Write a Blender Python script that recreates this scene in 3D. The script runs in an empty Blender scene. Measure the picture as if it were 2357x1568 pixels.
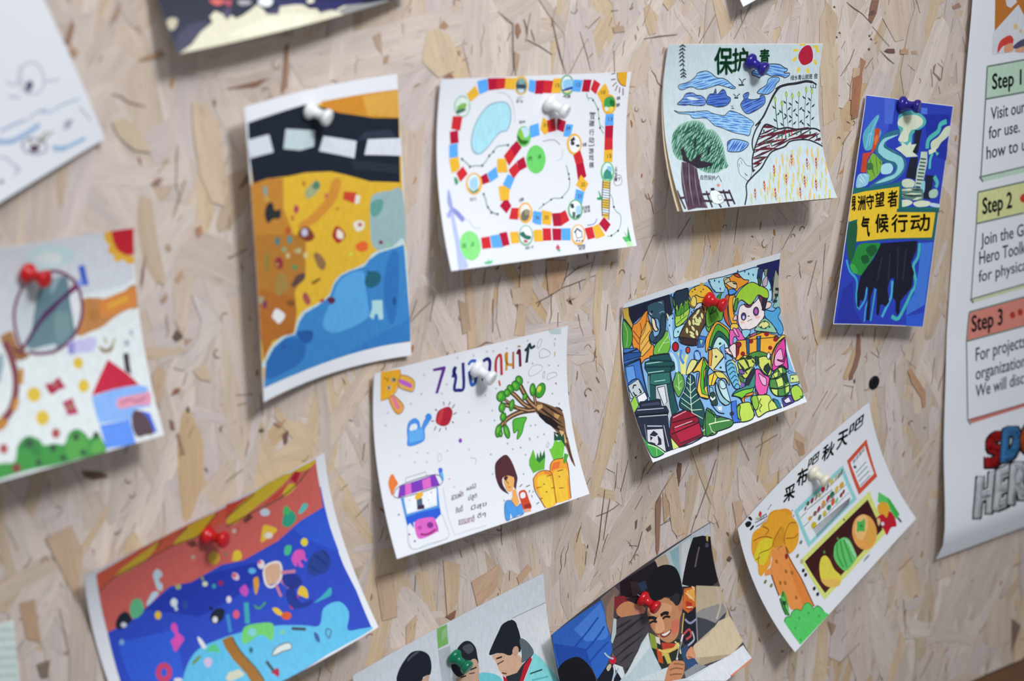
import bpy, bmesh, math, random
from mathutils import Vector, Matrix

# ------------------------------------------------------------------ camera, sky, lamps, exposure
C = bpy.context.scene.collection
scene = bpy.context.scene
ZC = 1.45                                   # height of the picture centre above the floor (m)

cam_data = bpy.data.cameras.new('camera')
cam = bpy.data.objects.new('camera', cam_data); C.objects.link(cam)
cam.matrix_world = Matrix(((0.809793, 0.196273, -0.552912, -0.66856), (-0.586630, 0.254819, -0.768721, -0.92950), (-0.009987, 0.946860, 0.321491, 0.38873 + ZC), (0, 0, 0, 1)))
cam_data.lens = 69.574
cam_data.sensor_width = 36.0
cam_data.clip_start = 0.01
cam_data.dof.use_dof = True
cam_data.dof.focus_distance = 1.3000
cam_data.dof.aperture_fstop = 4.8
scene.camera = cam

scene.view_settings.view_transform = 'Standard'
scene.view_settings.look = 'None'
scene.view_settings.gamma = 1.0
scene.view_settings.use_curve_mapping = False
scene.view_settings.exposure = 0.0
scene.cycles.use_denoising = True
scene.cycles.max_bounces = 6

world = bpy.data.worlds.new('hall'); scene.world = world
world.use_nodes = True
bg = world.node_tree.nodes['Background']
bg.inputs['Color'].default_value = (0.91, 0.955, 1.05, 1)
bg.inputs['Strength'].default_value = 0.225

def area_lamp(name, loc, target, sx, sy, power, col):
    d = bpy.data.lights.new(name, 'AREA'); d.shape = 'RECTANGLE'; d.size = sx; d.size_y = sy
    d.energy = power; d.color = col
    o = bpy.data.objects.new(name, d); C.objects.link(o)
    o.location = loc
    o.rotation_euler = (Vector(target) - Vector(loc)).to_track_quat('-Z', 'Y').to_euler()
    return o
area_lamp('ceiling_panel_light', (-0.15, -1.25, ZC + 1.75), (0.05, 0.0, ZC + 0.15), 1.6, 0.9, 20, (0.91, 0.955, 1.04))
def added_spot(loc, target, power, size, col):
    d = bpy.data.lights.new('added_falloff_spot', 'SPOT'); d.energy = power; d.color = col
    d.spot_size = math.radians(size); d.spot_blend = 1.0; d.shadow_soft_size = 0.16
    o = bpy.data.objects.new('added_falloff_spot', d); C.objects.link(o); o.location = loc
    o.rotation_euler = (Vector(target) - Vector(loc)).to_track_quat('-Z', 'Y').to_euler()
added_spot((-0.10, -1.45, ZC + 1.35), (0.0, 0.0, ZC + 0.05), 106, 37, (0.91, 0.955, 1.04))  # added lamp, no known fixture: its pool imitates the lens darkening the corners

# ------------------------------------------------------------------ helpers
def link(o, parent=None):
    C.objects.link(o)
    if parent: o.parent = parent
    return o
def tag(o, label=None, cat=None, group=None, kind=None):
    if label: o['label'] = label
    if cat: o['category'] = cat
    if group: o['group'] = group
    if kind: o['kind'] = kind
    return o
def s2l(c): return c / 12.92 if c <= 0.04045 else ((c + 0.055) / 1.055) ** 2.4
def hexcol(h):                              # a colour as ink or paint on paper (linear albedo)
    v = [s2l(int(h[i:i + 2], 16) / 255) for i in (0, 2, 4)]
    return tuple(min(0.9, max(0.004, x * k)) for x, k in zip(v, (1.16, 1.10, 1.00)))
def rgbcol(r, g, b): return tuple(s2l(x / 255) * k for x, k in zip((r, g, b), (1.16, 1.10, 1.00)))
def mat_nodes(name):
    m = bpy.data.materials.new(name); m.use_nodes = True
    return m, m.node_tree.nodes, m.node_tree.links, m.node_tree.nodes['Principled BSDF']

def smooth(pts, closed, k=4):
    n = len(pts); out = []
    for i in range(n if closed else n - 1):
        P = [pts[(i + d) % n] if closed else pts[min(max(i + d, 0), n - 1)] for d in (-1, 0, 1, 2)]
        for q in range(k):
            t = q / k
            out.append(tuple(.5 * (2 * P[1][a] + (P[2][a] - P[0][a]) * t + (2 * P[0][a] - 5 * P[1][a] + 4 * P[2][a] - P[3][a]) * t * t
                       + (3 * P[1][a] - P[0][a] - 3 * P[2][a] + P[3][a]) * t ** 3) for a in (0, 1)))
    if not closed: out.append(pts[-1])
    return out
def stroke(pts, w, taper=False):
    p = [pts[0]]
    for q in pts[1:]:
        if math.hypot(q[0] - p[-1][0], q[1] - p[-1][1]) > .02: p.append(q)
    if len(p) < 2: p.append((p[0][0] + .3, p[0][1]))
    L, R = [], []
    for i in range(len(p)):
        a, b = p[max(i - 1, 0)], p[min(i + 1, len(p) - 1)]
        dx, dy = b[0] - a[0], b[1] - a[1]; d = math.hypot(dx, dy) or 1
        h = w / 2 * (.35 if taper and i in (0, len(p) - 1) else 1)
        L.append((p[i][0] - dy / d * h, p[i][1] + dx / d * h)); R.append((p[i][0] + dy / d * h, p[i][1] - dx / d * h))
    return [[L[i], L[i + 1], R[i + 1], R[i]] for i in range(len(p) - 1)]

def paper_material():
    m, N, L, b = mat_nodes('white_paper')
    t = N.new('ShaderNodeTexCoord'); n = N.new('ShaderNodeTexNoise'); n.inputs['Scale'].default_value = 900
    L.new(t.outputs['Object'], n.inputs['Vector'])
    r = N.new('ShaderNodeMixRGB'); r.inputs['Color1'].default_value = (0.80, 0.80, 0.80, 1); r.inputs['Color2'].default_value = (0.84, 0.84, 0.84, 1)
    L.new(n.outputs['Fac'], r.inputs['Fac']); L.new(r.outputs['Color'], b.inputs['Base Color'])
    b.inputs['Roughness'].default_value = 0.6; b.inputs['Specular IOR Level'].default_value = 0.25
    return m
def ink_material():
    m, N, L, b = mat_nodes('printed_ink')
    a = N.new('ShaderNodeAttribute'); a.attribute_name = 'ink'
    u = N.new('ShaderNodeUVMap'); u.uv_map = 'sheet'
    mp = N.new('ShaderNodeMapping'); mp.inputs['Scale'].default_value = (0.55, 0.16, 1); mp.inputs['Rotation'].default_value = (0, 0, 0.5)
    n = N.new('ShaderNodeTexNoise'); n.inputs['Scale'].default_value = 1.0; n.inputs['Detail'].default_value = 4
    L.new(u.outputs['UV'], mp.inputs['Vector']); L.new(mp.outputs['Vector'], n.inputs['Vector'])
    k = N.new('ShaderNodeMapRange'); k.inputs['From Min'].default_value = 0.3; k.inputs['From Max'].default_value = 0.7
    k.inputs['To Min'].default_value = 0.92; k.inputs['To Max'].default_value = 1.06
    L.new(n.outputs['Fac'], k.inputs['Value'])
    v = N.new('ShaderNodeVectorMath'); v.operation = 'SCALE'
    L.new(a.outputs['Color'], v.inputs[0]); L.new(k.outputs['Result'], v.inputs['Scale'])
    L.new(v.outputs['Vector'], b.inputs['Base Color'])
    b.inputs['Roughness'].default_value = 0.55; b.inputs['Specular IOR Level'].default_value = 0.25
    return m
def plastic(name, col, rough=0.22):
    m, N, L, b = mat_nodes(name)
    t = N.new('ShaderNodeTexCoord'); n = N.new('ShaderNodeTexNoise'); n.inputs['Scale'].default_value = 300
    L.new(t.outputs['Object'], n.inputs['Vector'])
    r = N.new('ShaderNodeMapRange'); r.inputs['To Min'].default_value = rough * 0.8; r.inputs['To Max'].default_value = rough * 1.3
    L.new(n.outputs['Fac'], r.inputs['Value']); L.new(r.outputs['Result'], b.inputs['Roughness'])
    b.inputs['Base Color'].default_value = (*col, 1)
    b.inputs['Subsurface Weight'].default_value = 0.0
    return m
def steel():
    m, N, L, b = mat_nodes('steel')
    t = N.new('ShaderNodeTexCoord'); n = N.new('ShaderNodeTexNoise'); n.inputs['Scale'].default_value = 800
    L.new(t.outputs['Object'], n.inputs['Vector'])
    r = N.new('ShaderNodeMapRange'); r.inputs['To Min'].default_value = 0.2; r.inputs['To Max'].default_value = 0.4
    L.new(n.outputs['Fac'], r.inputs['Value']); L.new(r.outputs['Result'], b.inputs['Roughness'])
    b.inputs['Base Color'].default_value = (0.6, 0.6, 0.62, 1); b.inputs['Metallic'].default_value = 1
    return m
PAPER = paper_material(); INK = ink_material(); STEEL = steel()

# ------------------------------------------------------------------ the strand board
def strand_material():
    m, N, L, b = mat_nodes('pressed_wood_strands')
    a = N.new('ShaderNodeAttribute'); a.attribute_name = 'strand'
    u = N.new('ShaderNodeUVMap'); u.uv_map = 'grain'
    def noise(sx, sy, detail, scale=1.0):
        mp = N.new('ShaderNodeMapping'); mp.inputs['Scale'].default_value = (sx, sy, 1)
        n = N.new('ShaderNodeTexNoise'); n.inputs['Scale'].default_value = scale; n.inputs['Detail'].default_value = detail
        L.new(u.outputs['UV'], mp.inputs['Vector']); L.new(mp.outputs['Vector'], n.inputs['Vector'])
        return n.outputs['Fac']
    def rng(src, f0, f1, t0, t1):
        k = N.new('ShaderNodeMapRange'); k.inputs['From Min'].default_value = f0; k.inputs['From Max'].default_value = f1
        k.inputs['To Min'].default_value = t0; k.inputs['To Max'].default_value = t1
        L.new(src, k.inputs['Value']); return k.outputs['Result']
    def mul(x, y):
        k = N.new('ShaderNodeMath'); k.operation = 'MULTIPLY'; L.new(x, k.inputs[0]); L.new(y, k.inputs[1]); return k.outputs[0]
    fine = rng(noise(0.035, 1.6, 3), 0.3, 0.7, 0.85, 1.09)          # thin long grain
    broad = rng(noise(0.02, 0.16, 2), 0.3, 0.7, 0.92, 1.07)         # slow streaks
    slit = rng(noise(0.10, 1.15, 2), 0.655, 0.72, 1.0, 0.50)        # dark open pores
    f = mul(mul(fine, broad), slit)
    v = N.new('ShaderNodeVectorMath'); v.operation = 'SCALE'
    L.new(a.outputs['Color'], v.inputs[0]); L.new(f, v.inputs['Scale'])
    # darker tones go warmer
    g = N.new('ShaderNodeMixRGB'); g.blend_type = 'MULTIPLY'; g.inputs['Color2'].default_value = (1.0, 0.86, 0.70, 1)
    L.new(rng(slit, 0.42, 1.0, 0.9, 0.0), g.inputs['Fac']); L.new(v.outputs['Vector'], g.inputs['Color1'])
    L.new(g.outputs['Color'], b.inputs['Base Color'])
    bp = N.new('ShaderNodeBump'); bp.inputs['Strength'].default_value = 0.25; bp.inputs['Distance'].default_value = 0.0004
    L.new(f, bp.inputs['Height']); L.new(bp.outputs['Normal'], b.inputs['Normal'])
    b.inputs['Roughness'].default_value = 0.62; b.inputs['Specular IOR Level'].default_value = 0.3
    return m

BX0, BX1, BZ0, BZ1 = -0.62, 0.86, -0.380, 0.56     # board extents (m), z from the picture centre
def strand_board():
    rnd = random.Random(11)
    verts, faces, cols, uvs = [], [], [], []
    def poly(pts, y0, tx, tz, cx, cz, ang, col, skirt=0.0002, edge=0.72):
        if sum(pts[k - 1][0] * pts[k][1] - pts[k][0] * pts[k - 1][1] for k in range(len(pts))) < 0: pts = pts[::-1]
        base = len(verts); n = len(pts); ca, sa = math.cos(ang), math.sin(ang)
        ou, ov = rnd.uniform(-500, 500), rnd.uniform(-500, 500)
        top = []
        for (p, q) in pts:
            x = cx + p * ca - q * sa; z = cz + p * sa + q * ca
            x = min(max(x, BX0), BX1); z = min(max(z, BZ0), BZ1)
            top.append((x, y0 + tx * p + tz * q, z))
        for (x, y, z) in top: verts.append((x, y, z + ZC))
        for (x, y, z) in top: verts.append((x, y + skirt, z + ZC))
        faces.append(list(range(base, base + n)))
        cols.append(col); uvs.append([(ou + p * 1000, ov + q * 1000) for (p, q) in pts])
        ec = tuple(c * k for c, k in zip(col, (edge, edge * 0.92, edge * 0.85)))
        for i in range(n):
            j = (i + 1) % n
            faces.append([base + j, base + i, base + n + i, base + n + j]); cols.append(ec)
            uvs.append([(ou, ov)] * 4)
    def flake(cx, cz, ang, ln, wd, col, y0, tilt=1.0):
        n = 3; up, lo = [], []
        k0, k1 = rnd.uniform(0.2, 1), rnd.uniform(0.2, 1)
        bow = rnd.uniform(-.06, .06) * ln
        for i in range(n + 1):
            s = i / n; p = (s - .5) * ln
            e = (k0 if i == 0 else k1 if i == n else 1) * wd * .5
            b = bow * (1 - (2 * s - 1) ** 2)
            j0, j1 = (0, .07) if i == 0 else (-.07, 0) if i == n else (-.04, .04)      # ends stay behind the tips: no crossing outlines
            up.append((p + rnd.uniform(j0, j1) * ln, b + e * rnd.uniform(.75, 1.1)))
            lo.append((p + rnd.uniform(j0, j1) * ln, b - e * rnd.uniform(.75, 1.1)))
        end = [(ln * (.5 + rnd.uniform(.01, .05)), rnd.uniform(-.3, .3) * wd * k1)]
        sta = [(-ln * (.5 + rnd.uniform(.01, .05)), rnd.uniform(-.3, .3) * wd * k0)]
        pts = lo + end + up[::-1] + sta
        poly(pts, y0, rnd.uniform(-.004, .004) * tilt, rnd.uniform(-.015, .015) * tilt, cx, cz, ang, col)
    TONES = [((198, 186, 180), 34), ((191, 178, 170), 26), ((204, 193, 186), 22), ((196, 180, 166), 18), ((198, 178, 152), 9), ((195, 184, 182), 18), ((188, 170, 150), 8), ((190, 164, 132), 3)]
    bag = [rgbcol(*c) for c, w in TONES for _ in range(w)]
    def tone():
        c = rnd.choice(bag); k = rnd.uniform(.95, 1.05); return tuple(min(.9, x * k) for x in c)
    def angle():
        return rnd.uniform(0, math.pi) if rnd.random() < .2 else math.pi / 2 + rnd.gauss(-.08, .32)
    lay = []                                # strands from the deepest to the topmost, each one level above those it covers
    for i in range(30):
        for j in range(12):
            lay.append((BX0 + .05 * i + rnd.uniform(-.01, .01), BZ0 + .085 * j + rnd.uniform(-.01, .01), math.pi / 2 + rnd.gauss(0, .15), .15, .085, tone()))
    for i in range(3600):
        ln = rnd.choice((.04, .06, .08, .10, .12)) * rnd.uniform(.75, 1.2)
        wd = rnd.choice((.006, .010, .015, .022, .030)) * rnd.uniform(.7, 1.25)
        lay.append((rnd.uniform(BX0, BX1), rnd.uniform(BZ0, BZ1), angle(), ln, wd, tone()))
    grid, level = {}, []
    for cx, cz, a, ln, wd, c in lay:
        cells = set(); n = max(2, int(ln / .004)); m = max(2, int(wd / .004) + 2)
        for p in range(-1, n + 2):
            for q in range(-1, m + 2):
                u, v = (p / n - .5) * ln, (q / m - .5) * wd
                cells.add((int((cx + u * math.cos(a) - v * math.sin(a)) / .006 + 500), int((cz + u * math.sin(a) + v * math.cos(a)) / .006 + 500)))
        l = 1 + max(grid.get(k, 0) for k in cells); level.append(l)
        for k in cells: grid[k] = l
    top = max(level); gap = .0010 / top
    poly([(BX0, BZ0), (BX1, BZ0), (BX1, BZ1), (BX0, BZ1)], 0.0016, 0, 0, 0, 0, 0, hexcol('b8a890'), 0.015)
    for (cx, cz, a, ln, wd, c), l in zip(lay, level): flake(cx, cz, a, ln, wd, c, .0002 + (top - l) * gap, 0.0)
    # splinters, bark, short open cracks and curls along the strand ends
    def sliver(pts, w, col, y0):
        for q in stroke([(x * 1000, z * 1000) for x, z in pts], w * 1000, True):
            q = [(x / 1000, z / 1000) for x, z in q]
            mx = sum(p[0] for p in q) / 4; mz = sum(p[1] for p in q) / 4
            d = math.atan2(q[1][1] - q[0][1], q[1][0] - q[0][0]); ca, sa = math.cos(d), math.sin(d)
            loc = [((x - mx) * ca + (z - mz) * sa, -(x - mx) * sa + (z - mz) * ca) for x, z in q]
            if sum(loc[k][0] * loc[(k + 1) % 4][1] - loc[(k + 1) % 4][0] * loc[k][1] for k in range(4)) < 0: loc = loc[::-1]
            poly(loc, y0, 0, 0, mx, mz, d, col, .0004)
    for i in range(2300):
        cx, cz, a = rnd.uniform(BX0, BX1), rnd.uniform(BZ0, BZ1), angle()
        col = hexcol(rnd.choice(('856c59', '927a66', '75604f', '9a836c', 'a28b72')))
        t = rnd.random()
        if t < .52:                         # a crack with the grain, slightly wavy
            ln = rnd.choice((.004, .006, .008, .012, .016, .024)) * rnd.uniform(.6, 1.2); n = 4; k = rnd.uniform(-.1, .1)
            p = [((s / n - .5) * ln, (k * (s / n) ** 2 + rnd.uniform(-.05, .05)) * ln) for s in range(n + 1)]; w = rnd.uniform(.0002, .00045)
        elif t < .82:                       # a curl across the grain
            ln = rnd.uniform(.003, .008); q = rnd.choice((-1, 1)) * rnd.uniform(1.5, 4.5)
            p = [(ln * .35 * math.sin(q * s / 5), ln * .35 * (1 - math.cos(q * s / 5)) + rnd.uniform(-.05, .05) * ln) for s in range(6)]; w = rnd.uniform(.0003, .0007)
        else:                               # a short fat splinter
            ln = rnd.uniform(.002, .006); p = [(-ln / 2, 0), (0, rnd.uniform(-.1, .1) * ln), (ln / 2, 0)]; w = ln * rnd.uniform(.2, .45)
            if rnd.random() < .5: col = hexcol(rnd.choice(('a8763f', 'b58b55', '9c6b45', 'b89a68')))
        ca, sa = math.cos(a), math.sin(a)
        sliver([(cx + x * ca - z * sa, cz + x * sa + z * ca) for x, z in p], w, col, .00004 + rnd.random() * 1e-4)
    # the larger marks of this board, traced: colour, then x z pairs in mm
    for line in BOARD_MARKS.strip().splitlines():
        w = line.split(); col = hexcol(w[0]); k = min(.9, max(.48, 1.06 - 2.0 * col[1])) if len(w) < 40 else .8
        col = tuple(q * k + e * (1 - k) for q, e in zip(col, hexcol('c6bcb4'))); v = [float(q) / 1000 for q in w[1:]]
        pts = list(zip(v[0::2], v[1::2]))
        area = sum(pts[i][0] * pts[(i + 1) % len(pts)][1] - pts[(i + 1) % len(pts)][0] * pts[i][1] for i in range(len(pts)))
        if area < 0: pts = pts[::-1]
        cx = sum(p[0] for p in pts) / len(pts); cz = sum(p[1] for p in pts) / len(pts)
        # long axis -> grain direction
        sxx = sum((p[0] - cx) ** 2 for p in pts); szz = sum((p[1] - cz) ** 2 for p in pts); sxz = sum((p[0] - cx) * (p[1] - cz) for p in pts)
        ang = .5 * math.atan2(2 * sxz, sxx - szz); ca, sa = math.cos(ang), math.sin(ang)
        loc = [((x - cx) * ca + (z - cz) * sa, -(x - cx) * sa + (z - cz) * ca) for x, z in pts]
        poly(loc, -.00002 - rnd.random() * 8e-5, 0, 0, cx, cz, ang, col, .0003)
    me = bpy.data.meshes.new('wall_back'); me.from_pydata(verts, [], faces)
    ca = me.color_attributes.new('strand', 'FLOAT_COLOR', 'CORNER'); uv = me.uv_layers.new(name='grain')
    cd, ud, k = [], [], 0
    for f, c, q in zip(faces, cols, uvs):
        for i in range(len(f)):
            cd += [c[0], c[1], c[2], 1.0]; ud += [q[i][0], q[i][1]]
    ca.data.foreach_set('color', cd); uv.data.foreach_set('uv', ud)
    me.materials.append(strand_material())
    o = link(bpy.data.objects.new('wall_back', me))
    return tag(o, 'pale strand board wall panel that all the sheets are pinned to', 'wall', kind='structure')

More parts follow.
